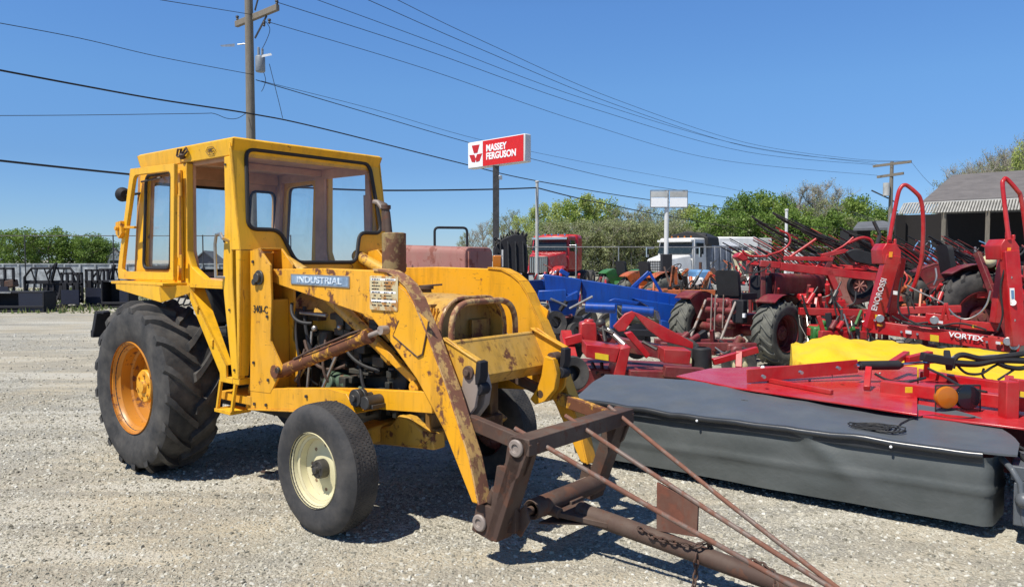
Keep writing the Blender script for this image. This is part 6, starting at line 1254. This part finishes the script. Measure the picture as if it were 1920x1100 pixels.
# ================================================================ open shed, right
SH_ = Thing('open_shed', 'open-fronted shed with brown-grey roof and ribbed pale fascia at the right edge', 'shed', (20, 34, 0))
eL, eR = at(1729, 377.5, 34), at(2100, 360.5, 30.2); rL, rR_ = at(1786, 328, 41), at(2140, 304, 37)
mb = MB(); mb.quad(eL, eR, rR_, rL, .15); SH_.part('roof', mb, plain('shed_roof', (.135, .122, .115), .8, var=.22, scale=1.5), world=True)
kL, kR = V((rL.x + 3, rL.y + 7, eL.z)), V((rR_.x + 3, rR_.y + 7, eR.z)); mb = MB(); mb.quad(rL, rR_, kR, kL, .15); SH_.part('rear_roof', mb, M['roof_grey'], world=True)
fL, fR = at(1684, 401, 33.5), at(2100, 386, 29.5); gL, gR = at(1694, 381, 33.8), at(2100, 364, 29.9)
mb = MB(); n = 70
for i in range(n):
    t0, t1 = i / n, (i + .5) / n; mb.quad(fL.lerp(fR, t0), fL.lerp(fR, t1), gL.lerp(gR, t1), gL.lerp(gR, t0), .03); t0, t1 = (i + .5) / n, (i + 1) / n; o = V((0, -.06, 0)); mb.quad(fL.lerp(fR, t0) + o, fL.lerp(fR, t1) + o, gL.lerp(gR, t1) + o, gL.lerp(gR, t0) + o, .03)
SH_.part('ribbed_fascia', mb, plain('ribbed_metal', (.30, .29, .265), .6, .1, var=.3, scale=3), world=True)
mb = MB(); mb.quad(gL, gR, eR + V((0, 1, .02)), eL + V((0, 1, .02)), .05); SH_.part('awning', mb, M['concrete'], world=True)
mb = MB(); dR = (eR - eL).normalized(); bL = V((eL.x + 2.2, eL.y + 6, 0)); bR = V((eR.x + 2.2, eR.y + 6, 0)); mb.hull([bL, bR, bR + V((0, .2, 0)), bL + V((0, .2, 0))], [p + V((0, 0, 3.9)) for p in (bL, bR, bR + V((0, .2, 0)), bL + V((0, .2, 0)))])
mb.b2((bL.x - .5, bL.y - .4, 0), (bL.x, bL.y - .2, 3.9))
SH_.part('wall', mb, plain('shed_inner_wall', (.014, .012, .012), .9), world=True)  # near-black: shade of the open interior is put into the wall colour
for px in (1783, 1870, 1990):
    t = (px - 1684) / 416; p = fL.lerp(fR, t); mb = MB(); mb.b2((p.x - .06, p.y + .1, 0), (p.x + .06, p.y + .22, p.z)); SH_.part('post', mb, M['pole_wood'], world=True)
for i in range(6): x = lerp(bL.x, bR.x, .1 + .14 * i); y = lerp(bL.y, bR.y, .1 + .14 * i); mb = MB(); mb.b2((x, y - .8, 0), (x + .9, y - .1, 1.2 + .3 * (i % 3))); single('storage_crate', mb, M[['black_metal', 'dark_steel', 'brown_rust'][i % 3]], ['dark', 'grey steel', 'brown'][i % 3] + ' storage box against the back wall inside the open shed', 'crate', 'boxes inside the open shed', bevel=.03)
S2 = Thing('low_shed', 'low roof of a smaller shed left of the open shed', 'shed', (at(1650, 485, 48).x, 48, 0))
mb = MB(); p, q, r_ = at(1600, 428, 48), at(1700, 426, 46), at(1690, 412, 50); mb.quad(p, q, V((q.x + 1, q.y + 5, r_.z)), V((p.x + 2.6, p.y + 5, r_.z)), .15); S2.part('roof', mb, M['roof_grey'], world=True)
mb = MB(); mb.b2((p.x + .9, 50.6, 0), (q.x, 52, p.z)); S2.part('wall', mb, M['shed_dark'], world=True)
# ================================================================ trucks
def W_(T, x, y, r, w=.28, rim='steel'):
    e = bpy.data.objects.new('wheel', None); COL.objects.link(e); e.parent = T.e; e.location = (x, y, r)
    mb = MB(); mb.lathe([(r * .55, -w / 2), (r * .95, -w / 2), (r, -w * .35), (r, w * .35), (r * .95, w / 2), (r * .55, w / 2)], (0, 0, 0), n=28, closed=True); T.part('tyre', mb, M['tyre'], e)
    mb = MB(); mb.lathe([(.001, .0), (r * .3, 0), (r * .55, w * .4)], (0, 0, 0), n=20); mb.lathe([(.001, .0), (r * .3, 0), (r * .55, -w * .4)], (0, 0, 0), n=20); T.part('rim', mb, M[rim], e)
def truck(name, label, loc, heading, body, chrome_grille=True, dump=False, S=1.0, sleeper=True):
    T = Thing(name, label, 'truck', loc, heading=heading); T.setscale(S); B = M[body]
    mb = MB(); mb.b2((-5.5, -.42, .75), (1.2, .42, 1.05)); T.part('chassis', mb, M['black_metal'])
    # hood narrowing to the grille
    mb = MB(); mb.hull([V((0, -1.0, 1.25)), V((0, 1.0, 1.25)), V((0, .92, 2.02)), V((0, -.92, 2.02))], [V((1.75, -.55, 1.0)), V((1.75, .55, 1.0)), V((1.75, .5, 1.82)), V((1.75, -.5, 1.82))]); T.part('hood', mb, B, bevel=.08)
    for s in (-1, 1):
        mb = MB(); P = [V((1.15 + .68 * cos(a), 0, .55 + .72 * sin(a))) for a in [radians(-5 + 19 * i) for i in range(11)]]; n = len(P)
        mb.add([p + V((0, s * .55, 0)) for p in P] + [p + V((0, s * 1.18, -.06)) for p in P] + [p + V((0, s * .55, .05)) for p in P] + [p + V((0, s * 1.1, .05)) for p in P], [(i, i + 1, n + i + 1, n + i) for i in range(n - 1)] + [(2 * n + i, 2 * n + i + 1, 3 * n + i + 1, 3 * n + i) for i in range(n - 1)] + [(n + i, n + i + 1, 3 * n + i + 1, 3 * n + i) for i in range(n - 1)])
        T.part('mudguard', mb, B, bevel=.02)
        mb = MB(); mb.sphere((1.78, s * .88, 1.0), .11, (.5, 1, 1)); T.part('headlight', mb, M['chrome'])
        W_(T, 1.15, s * 1.0, .52)
        for x in (-3.2, -4.5): W_(T, x, s * .95, .52, .5)
        mb = MB(); mb.beam((.1, s * 1.45, 1.9), (.1, s * 1.45, 2.4), .06, .2); mb.cyl((.1, s * 1.1, 2.35), (.1, s * 1.45, 2.35), .02); T.part('mirror', mb, M['chrome'])
    mb = MB(); mb.hull([V((-1.5, -1.05, 1.1)), V((0, -1.05, 1.1)), V((0, 1.05, 1.1)), V((-1.5, 1.05, 1.1))], [V((-1.5, -1.0, 2.85)), V((-.25, -.95, 2.85)), V((-.25, .95, 2.85)), V((-1.5, 1.0, 2.85))]); cab = T.part('cab', mb, B, bevel=.08)
    mb = MB(); mb.hull([V((-.01, -.92, 2.08)), V((.03, -.92, 2.08)), V((.03, .92, 2.08)), V((-.01, .92, 2.08))], [V((-.22, -.85, 2.62)), V((-.18, -.85, 2.62)), V((-.18, .85, 2.62)), V((-.22, .85, 2.62))]); T.part('windscreen', mb, M['window_dark'], cab)
    mb = MB(); mb.beam((-.14, -.93, 2.70), (-.14, .93, 2.70), .35, .10); T.part('sun_visor', mb, M['chrome'] if not dump else B, cab)
    for s in (-1, 1): mb = MB(); mb.b2((-1.1, s * 1.0, 2.05), (-.35, s * 1.045, 2.6)); T.part('side_window', mb, M['window_dark'], cab)
    for i in range(5): mb = MB(); mb.cyl((-.4, -.7 + .35 * i, 2.86), (-.4, -.7 + .35 * i, 2.95), .05, .03); T.part('roof_marker', mb, M['amber'] if dump else M['chrome'], cab)
    if sleeper: mb = MB(); mb.b2((-2.6, -1.08, 1.0), (-1.5, 1.08, 2.95)); T.part('sleeper_cabin', mb, B, bevel=.2)
    mb = MB(); mb.b2((1.74, -.48, .95), (1.80, .48, 1.78)); gr = T.part('grille', mb, M['dark_steel'] if not dump else B, bevel=.02)
    mb = MB()
    for i in range(9): mb.b2((1.80, -.42 + .1 * i, 1.0), (1.82, -.39 + .1 * i, 1.72))
    if dump:
        for i in range(6): mb.b2((1.82, -.44, 1.06 + .12 * i), (1.83, .44, 1.09 + .12 * i))
    T.part('grille_bars', mb, M['chrome'] if not dump else M['black_metal'], gr)
    mb = MB(); mb.b2((1.80, -1.1, .55), (1.92, 1.1, .88)); T.part('bumper', mb, M['chrome'] if not dump else M['white_paint'], bevel=.04)
    if dump:
        mb = MB(); mb.hull([V((-6.2, -1.15, 1.2)), V((-1.8, -1.15, 1.2)), V((-1.8, 1.15, 1.2)), V((-6.2, 1.15, 1.2))], [V((-6.2, -1.2, 2.5)), V((-1.75, -1.2, 2.5)), V((-1.75, 1.2, 2.5)), V((-6.2, 1.2, 2.5))])
        for i in range(7):
            for s in (-1, 1): mb.b2((-6.1 + .68 * i, s * 1.2, 1.2), (-6.0 + .68 * i, s * 1.27, 2.45))
        T.part('dump_bed', mb, M['bed_grey'], bevel=.02)
        mb = MB(); mb.prism([(-1.2, 2.5), (1.2, 2.5), (1.15, 2.9), (.5, 3.15), (-.6, 3.1), (-1.15, 2.85)], lambda u, v, w: V((w, u, v)), -2.6, -1.3); mb.tube([(-1.5, -1, 2.95), (-1.4, 0, 3.15), (-1.5, 1, 2.98)], .09); T.part('rolled_cover', mb, M['black_rubber'], bevel=.05)
    return T
truck('lorry', 'bright red conventional truck with chrome grille parked behind the wire fence', (at(1030, 485, 37).x, 37, 0), -20, 'red', S=.96)
truck('lorry', 'white dump truck with black rolled cover over its grey bed', (at(1264, 485, 33).x, 33, 0), -40, 'white_paint', dump=True, sleeper=False, S=.88)
BV = Thing('box_trailer', 'white box trailer with small dark windows right of the dump truck', 'trailer', (at(1390, 485, 38).x, 38, 0), rz=.12)
mb = MB(); mb.b2((-1.25, 0, .7), (.9, 4.2, 2.70)); BV.part('body', mb, M['white_paint'], bevel=.08)
for x in (-.95, -.35): mb = MB(); mb.b2((x, -.03, 1.65), (x + .25, .02, 1.95)); BV.part('window', mb, M['window_dark'])
mb = MB(); mb.b2((-1.0, -.025, .8), (-.12, -.005, 2.45)); BV.part('door', mb, M['white_ink'])
mb = MB(); mb.b2((-1.25, 3.2, .3), (.9, 3.9, .7)); BV.part('chassis', mb, M['black_metal'])
for s in (-1, 1): W_(BV, s * .9, 1.2, .35, .22)
mb = MB(); mb.b2((.92, .2, 1.45), (1.7, 3.6, 2.65)); mb.b2((.95, .19, .5), (1.0, .24, 1.5)); mb.b2((1.65, .19, .5), (1.7, .24, 1.5)); BV.part('side_locker', mb, M['blue_faded'] if False else M['concrete'], bevel=.03)
for s in (1.0, 1.6): W_(BV, s, 1.6, .3, .2)
# ================================================================ black skid-steer attachments, left
BM = M['black_metal']
def gline(px, Y): return at(px, 485, Y).x
def rack(name, label, px0, px1, Y, h, kind, grp='black attachments lined up along the left fence', steps=5, cat='attachment'):
    x0, x1 = gline(px0, Y), gline(px1, Y); T = Thing(name, label, cat, ((x0 + x1) / 2, Y, 0), group=grp); w = x1 - x0
    def f(x, y, z): return (x0 + x, Y + y, z)
    if kind == 'bucket':
        mb = MB(); mb.b2(f(0, .55, .05), f(w, .62, h)); mb.b2(f(0, 0, .02), f(w, .6, .06)); mb.b2(f(0, .05, h - .06), f(w, .6, h)); mb.b2(f(0, -.02, .12), f(w, .04, .2)); T.part('bucket_shell', mb, BM, world=True, bevel=.01)
        mb = MB(); mb.b2(f(w * .66, 0, .05), f(w, .03, h - .05)); T.part('end_panel', mb, plain('navy_black_paint', (.010, .013, .028), .6), world=True)
        for s in (0, w - .04): mb = MB(); mb.prism([(-.02, 0), (.6, 0), (.6, h), (0, h)], lambda u, v, q: V(f(s + q, u, v)), 0, .04); T.part('side_plate', mb, BM, world=True)
        mb = MB(); mb.b2(f(w * .28, .03, h - .05), f(w * .55, .05, h - .01)); T.part('decal', mb, M['steel'], world=True)
    elif kind == 'rootrake':
        for i in range(int(w / .22)): x = .05 + i * .22; mb = MB(); mb.tube([f(x, .5, h * .55), f(x, .42, h * .3), f(x, .1, .06), f(x, -.35, .04)], .03, 6); T.part('tine', mb, BM, world=True)
        mb = MB(); mb.beam(f(0, .5, h * .6), f(w, .5, h * .6), .1, .12); mb.beam(f(0, .5, .3), f(w, .5, .3), .1, .1); mb.b2(f(w * .3, .5, .2), f(w * .72, .56, h * .62)); T.part('back_frame', mb, BM, world=True, bevel=.01)
        mb = MB(); mb.tube([f(0, .4, h * .35), f(0, .4, h * .72), f(.25, .4, h * .95), f(w - .25, .4, h * .95), f(w, .4, h * .72), f(w, .4, h * .35)], .04, 8)
        for i in range(1, 8): x = w * i / 8; mb.cyl(f(x, .4, h * .95), f(x + (.12 if i % 2 else -.12), .45, h * .6), .022, n=6)
        T.part('top_guard', mb, BM, world=True)
        mb = MB(); mb.beam(f(w * .5, .4, h * .6), f(w * .62, .35, h * 1.08), .08, .07); mb.beam(f(w * .62, .35, h * 1.08), f(w * .45, .3, h * .8), .06, .06); T.part('grapple_arm', mb, BM, world=True, bevel=.01)
    elif kind == 'forks':
        mb = MB(); mb.b2(f(0, .4, .15), f(w, .48, .25)); mb.b2(f(0, .4, h * .62), f(w, .48, h * .7))
        for x in (0, w * .25, w * .5, w * .75, w - .07): mb.b2(f(x, .4, .15), f(x + .07, .48, h))
        mb.b2(f(0, .4, h - .07), f(w, .48, h)); T.part('carriage', mb, BM, world=True, bevel=.01)
        for x in (w * .15, w * .7): mb = MB(); mb.b2(f(x, -.7, .03), f(x + .12, .4, .08)); mb.b2(f(x, .34, .03), f(x + .12, .4, h * .7)); T.part('fork', mb, BM, world=True)
        mb = MB(); mb.b2(f(w * .1, .3, .1), f(w * .9, .36, h * .5)); T.part('back_plate', mb, plain('navy_paint', (.010, .013, .030), .6), world=True)
    return T
rack('bucket', 'low black bucket with a grey decal at the left edge', -60, 80, 22.5, .62, 'bucket', cat='bucket')
rack('root_grapple', 'black root grapple with curved top guard behind the low bucket', 30, 132, 25, 1.35, 'rootrake', cat='grapple')
rack('pallet_fork', 'tall navy and black fork carriage between the grapple and the cab door', 98, 140, 24.5, 1.15, 'forks', cat='fork carriage')
rack('pallet_fork', 'black fork carriage standing left of the rear tractor tyre', 145, 190, 25, 1.25, 'forks', cat='fork carriage')
rack('root_grapple', 'black grapple rake partly hidden behind the yellow door', 160, 232, 25.6, 1.3, 'rootrake', cat='grapple')
rack('bucket', 'dark bucket in the row seen just left of the yellow cab floor', 188, 240, 24.5, .9, 'bucket', cat='bucket')
rack('pallet_fork', 'black rack of attachments at the far left edge', -70, 10, 25.5, 1.3, 'forks', cat='fork carriage')
rack('root_grapple', 'black rake visible through the cab below the window line', 300, 420, 25.5, 1.2, 'rootrake', cat='grapple')
mb = MB(); p = gnd(20, 560); mb.beam(at(5, 535, 26), at(30, 530, 26), .3, .25); single('implement', mb, M['brown_rust'], 'rusty brown implement between the black attachments at the left', 'implement', bevel=.03, loc=None)
# low clutter behind the red machines (each its own thing)
rnd = random.Random(12)
spots = [(1320, 16, 'blue_faded', 'pale blue'), (1310, 15.6, 'white_paint', 'white'), (1400, 24, 'cream_rim', 'cream'), (1500, 24, 'concrete', 'pale grey'), (1540, 24, 'siding_dark', 'dark')]
ht = {1320: (506, 28), 1310: (520, 22), 1120: (482, 44), 1095: (492, 30), 1400: (470, 30), 1180: (484, 44), 1500: (472, 16), 1540: (474, 14)}
for px, Y, mt, w in spots:
    yt, wp = ht[px]; p = at(px, yt, Y); wd = wp * Y / 1414; T = Thing('machine_cabinet', w + ' sheet-metal machine body at '+{1120:'the foot of the red truck',1095:'the left side of the red truck',1400:'the far side of the steering wheel',1180:'the tree line beside the green tractor',1500:'the fence beneath the black tine bars',1540:'the fence right of the pale one'}[px] if Y > 20 else w + ' upright panelled machine cover left of the small dark red tractor', 'machine', (p.x, Y, 0))
    mb = MB(); mb.b2((p.x - wd / 2, Y, .25), (p.x + wd / 2, Y + .8, p.z)); T.part('cover', mb, M[mt], world=True, bevel=.05)
    mb = MB(); mb.b2((p.x - wd / 2 - .1, Y + .1, .1), (p.x + wd / 2 + .1, Y + .2, .3)); mb.cyl((p.x, Y + .4, 0), (p.x, Y + .4, .4), .12); T.part('base_frame', mb, M['black_metal'], world=True, bevel=.02)
    mb = MB(); mb.b2((p.x - wd * .3, Y - .03, p.z * .6), (p.x + wd * .3, Y, p.z * .85)); T.part('access_panel', mb, M['dark_steel'], world=True)
# black spiky pickup reel behind the pink hood
PR = Thing('pickup_reel', 'black arched pickup reel bristling with teeth beside the pinkish tractor hood', 'implement', (at(960, 485, 13).x, 13, 0))
P = [(925, 470), (932, 455), (945, 446), (965, 438), (980, 440), (987, 452), (990, 480), (990, 512), (925, 512)]
mb = hullpx(MB(), P, 13, .8); PR.part('reel_housing', mb, BM, world=True, bevel=.02)
mb = MB(); mb.cyl(at(935, 512, 13.3), (at(935, 512, 13.3).x, 13.3, 0), .06); mb.cyl(at(985, 512, 13.3), (at(985, 512, 13.3).x, 13.3, 0), .06); PR.part('stand', mb, BM, world=True)
for i in range(30):
    t = i / 29; k = t * 5; j = min(int(k), 4); a, b = P[j], P[j + 1]; px, py = lerp(a[0], b[0], k - j), lerp(a[1], b[1], k - j); c0 = at(px, py, 12.95 + .5 * rnd.random()); mb = MB(); mb.cyl(c0, c0 + V(((rnd.random() - .6) * .12, -.05, .03 + .05 * rnd.random())), .012, n=6); PR.part('tooth', mb, rnd.choice([M['steel'], M['dark_steel'], BM]), world=True)
for i in range(4): mb = MB(); x = 938 + 14 * i; mb.beam(at(x, 452, 12.97), at(x + 2, 510, 12.97), .03, .02); PR.part('rib', mb, M['dark_steel'], world=True)
# grass at the feet of the far machines
rnd = random.Random(9); mb = MB(); vs = []; fs = []
for i in range(9000):
    if i < 5200: px = rnd.uniform(-60, 300); Y = rnd.uniform(22, 41)
    else: px = rnd.uniform(900, 1950); Y = rnd.uniform(27, 60)
    x = gline(px, Y); h = rnd.uniform(.04, .22) * (1 if noise.noise(V((x * .4, Y * .3, 0))) > 0 else .25); a = rnd.random() * 6.28; k = len(vs); vs += [V((x - .03 * cos(a), Y - .03 * sin(a), 0)), V((x + .03 * cos(a), Y + .03 * sin(a), 0)), V((x + rnd.uniform(-.06, .06), Y, h))]; fs.append((k, k + 1, k + 2))
mb.v = vs; mb.f = fs; single('grass', mb, M['grass'], 'short rough grass along the edges of the yard', 'grass', kind='stuff', loc=(0, 0, 0), smooth=0)
# ================================================================ trees
def tree_proto(h, cw, trunk_h, leaves, leaf_mat, seed, leaf_s=.30, bare=0.0, shape='round', limbs=10, clump_n=26, wood='bark'):
    rnd = random.Random(seed); mb = MB(); tips = []
    mb.tube([V((0, 0, -.2)), V((.05, 0, trunk_h)), V((.0, .05, h * .6)), V((.1, 0, h * .9))], [h * .026, h * .020, h * .012, h * .003], 8)
    for i in range(limbs):
        z = lerp(trunk_h * .8, h * .85, (i + rnd.random() * .6) / limbs); a = i * 2.4 + rnd.random(); L = cw * (.35 + .65 * sin(pi * min(1, (z - trunk_h * .5) / (h - trunk_h * .5)) * .9 + .15)) * (.7 + .4 * rnd.random()); up = .35 + .5 * rnd.random()
        p0 = V((0, 0, z * .92)); p1 = p0 + V((cos(a) * L * .5, sin(a) * L * .5, L * up * .45)); p2 = p0 + V((cos(a + .2) * L, sin(a + .2) * L, L * up)); mb.tube([p0, p1, p2], [h * .009, h * .006, h * .002], 6); tips.append(p2); tips.append(p1.lerp(p2, .5))
        for q in range(3 + int(bare * 6)):
            s = p0.lerp(p2, .35 + .6 * rnd.random()); e = s + V((rnd.uniform(-1, 1), rnd.uniform(-1, 1), rnd.uniform(.2, 1.3))).normalized() * L * rnd.uniform(.3, .6); mb.tube([s, e], [h * .003, h * .0008], 4, caps=False); tips.append(e)
            for w in range(int(bare * 7)): s2 = s.lerp(e, rnd.random()); e2 = s2 + V((rnd.uniform(-1, 1), rnd.uniform(-1, 1), rnd.uniform(.1, 1.2))).normalized() * L * .28; mb.tube([s2, e2], [h * .0016, h * .0006], 3, caps=False)
    cr = MB(); vs = []; fs = []
    cl = []
    for i in range(clump_n):
        a = rnd.random() * 6.283; zz = rnd.random(); rr = cw * sqrt(rnd.random()) * (sin(pi * (.12 + .80 * zz)) if shape == 'round' else 1 - .75 * zz) * .95; z = lerp(trunk_h, h * .97, zz); cl.append((V((cos(a) * rr, sin(a) * rr, z)), cw * rnd.uniform(.20, .42)))
    cl += [(t, cw * rnd.uniform(.15, .30)) for t in tips]
    for i in range(leaves):
        c, r = rnd.choice(cl); d = V((rnd.gauss(0, 1), rnd.gauss(0, 1), rnd.gauss(0, .8))).normalized() * r * rnd.random() ** .45; p = c + d
        if p.z < trunk_h * .5: continue
        s = leaf_s * rnd.uniform(.5, 1.25); u = V((rnd.gauss(0, 1), rnd.gauss(0, 1), rnd.gauss(0, .7))).normalized(); w = u.cross(V((rnd.gauss(0, 1), rnd.gauss(0, 1), rnd.gauss(0, 1)))).normalized(); k = len(vs)
        vs += [p - u * s * .5, p + w * s * .32, p + u * s * .5, p - w * s * .3 + V((0, 0, -.1 * s))]; fs.append((k, k + 1, k + 2, k + 3))
    cr.v = vs; cr.f = fs
    root = bpy.data.objects.new('tree', None); t_me = mb.mesh('trunk', M[wood], 60); c_me = cr.mesh('crown', M[leaf_mat], 0) if leaves else None
    return t_me, c_me
PT = {'round': tree_proto(9, 2.7, 1.6, 5200, 'leaf_mid', 1), 'dark': tree_proto(9, 3.1, .8, 7500, 'leaf_dark', 2, clump_n=36), 'pale': tree_proto(10, 3.0, 2.0, 6500, 'leaf_pale', 3, leaf_s=.27, bare=.5), 'olive': tree_proto(9, 2.6, 1.2, 4600, 'leaf_olive', 4, leaf_s=.20, bare=.9, limbs=16, wood='twig'), 'bare': tree_proto(10, 2.6, 2.2, 2000, 'leaf_olive', 5, leaf_s=.13, bare=1.2, limbs=18, wood='twig'), 'bush': tree_proto(6, 3.0, .3, 5200, 'leaf_dark', 6, clump_n=34), 'brush': tree_proto(6, 2.4, .3, 4200, 'leaf_olive', 7, leaf_s=.21, bare=.8, limbs=14, wood='twig')}
LBL = {'round': ('leafy_tree', 'fresh green leafy tree in the {g}'), 'dark': ('leafy_tree', 'dense darker green tree in the {g}'), 'pale': ('spring_tree', 'tall pale green spring tree in the {g}'), 'olive': ('budding_tree', 'olive brown budding tree in the {g}'), 'bare': ('bare_tree', 'bare grey-brown tree in the {g}'), 'bush': ('bush', 'low dense green bush in the {g}'), 'brush': ('budding_bush', 'brownish budding thicket bush in the {g}')}
rt = random.Random(77)
def plant(kind, px, ytop, Y, hp, wide=1.0, g='', cat=None):
    tm, cm = PT[kind]; p = at(px, ytop, Y); s = p.z / hp; nm, lb = LBL[kind]
    e = bpy.data.objects.new(nm, None); COL.objects.link(e); e.location = (p.x, Y, 0); e.scale = (s * wide, s * wide, s); e.rotation_euler = (0, 0, rt.random() * 6.28)
    props(e, lb.format(g=g), 'bush' if 'bush' in nm else 'tree', lb.format(g=g).replace('tree in', 'trees in').replace('bush in', 'bushes in'))
    o = bpy.data.objects.new('trunk', tm); COL.objects.link(o); o.parent = e
    if cm: o = bpy.data.objects.new('crown', cm); COL.objects.link(o); o.parent = e
gA = 'clump beyond the low pale wall'
for px, y, Y, k, w in ((-25, 441, 92, 'bush', 1.3), (8, 437, 95, 'round', .7), (35, 440, 90, 'bush', 1.3), (62, 437, 94, 'dark', .8), (90, 436, 90, 'bush', 1.25), (112, 441, 95, 'round', .7), (135, 443, 92, 'bush', 1.25), (158, 451, 90, 'bush', 1.2), (180, 452, 92, 'bush', 1.1), (196, 458, 92, 'bush', .9)): plant(k, px, y, Y, 5.8 if k == 'bush' else 10.0, w, gA)
gB = 'tree line behind the red truck'
for px, y, Y, k, w, hp in ((905, 415, 80, 'bare', .7, 9.6), (930, 402, 84, 'olive', .6, 8.6), (955, 397, 80, 'olive', .6, 8.6), (870, 438, 90, 'olive', .6, 8.6), (885, 432, 86, 'bare', .6, 9.6), (985, 400, 76, 'pale', .65, 9.7), (1008, 376, 74, 'pale', .7, 9.7), (1030, 395, 80, 'round', .6, 8.8), (1050, 372, 78, 'pale', .8, 9.7), (1078, 372, 76, 'round', .8, 8.8), (1105, 362, 76, 'pale', .9, 9.7), (1138, 372, 78, 'round', .8, 8.8), (1165, 390, 76, 'olive', .9, 8.6), (1190, 385, 80, 'bare', .9, 9.6), (1205, 392, 74, 'olive', .9, 8.6), (1232, 395, 78, 'olive', .9, 8.6), (1262, 392, 76, 'olive', .9, 8.6), (1290, 380, 80, 'pale', .8, 9.7), (1312, 384, 76, 'round', .75, 8.8), (1335, 400, 78, 'olive', .8, 8.6)): plant(k, px, y, Y, hp, w, gB)
for i in range(30): px = 975 + i * 13 + rt.random() * 8; plant('brush', px, 418 + rt.random() * 26, 68 + rt.random() * 4, 5.6, 1.0, gB)
gC = 'tree line left of the open shed'
for px, y, Y, k, w, hp in ((1362, 392, 66, 'dark', .7, 8.8), (1375, 375, 68, 'dark', .7, 8.8), (1398, 364, 66, 'dark', .8, 8.8), (1425, 360, 68, 'dark', .8, 8.8), (1450, 366, 66, 'round', .8, 8.8), (1472, 368, 68, 'dark', .7, 8.8), (1500, 348, 72, 'bare', .9, 9.6), (1525, 342, 72, 'bare', .9, 9.6), (1550, 348, 73, 'bare', .8, 9.6), (1572, 352, 72, 'bare', .7, 9.6), (1505, 385, 66, 'round', .8, 8.8), (1535, 390, 66, 'olive', .8, 8.6), (1562, 375, 66, 'olive', .8, 8.6), (1590, 368, 66, 'round', .8, 8.8), (1612, 370, 67, 'dark', .8, 8.8), (1638, 380, 66, 'round', .8, 8.8), (1655, 392, 66, 'dark', .7, 8.8)): plant(k, px, y, Y, hp, w, gC)
for i in range(20): px = 1350 + i * 17 + rt.random() * 8; plant('bush' if i % 3 else 'brush', px, 412 + rt.random() * 16, 62, 5.6, .9, gC)
gD = 'row rising behind the shed roof'
for i in range(20): px = 1788 + i * 9; plant('bare' if i % 4 else 'olive', px, 316 - i * 3.1 + rt.random() * 8, 66 + rt.random() * 5, 9.6, .62, gD)
plant('pale', 1926, 252, 62, 9.7, .35, gD)
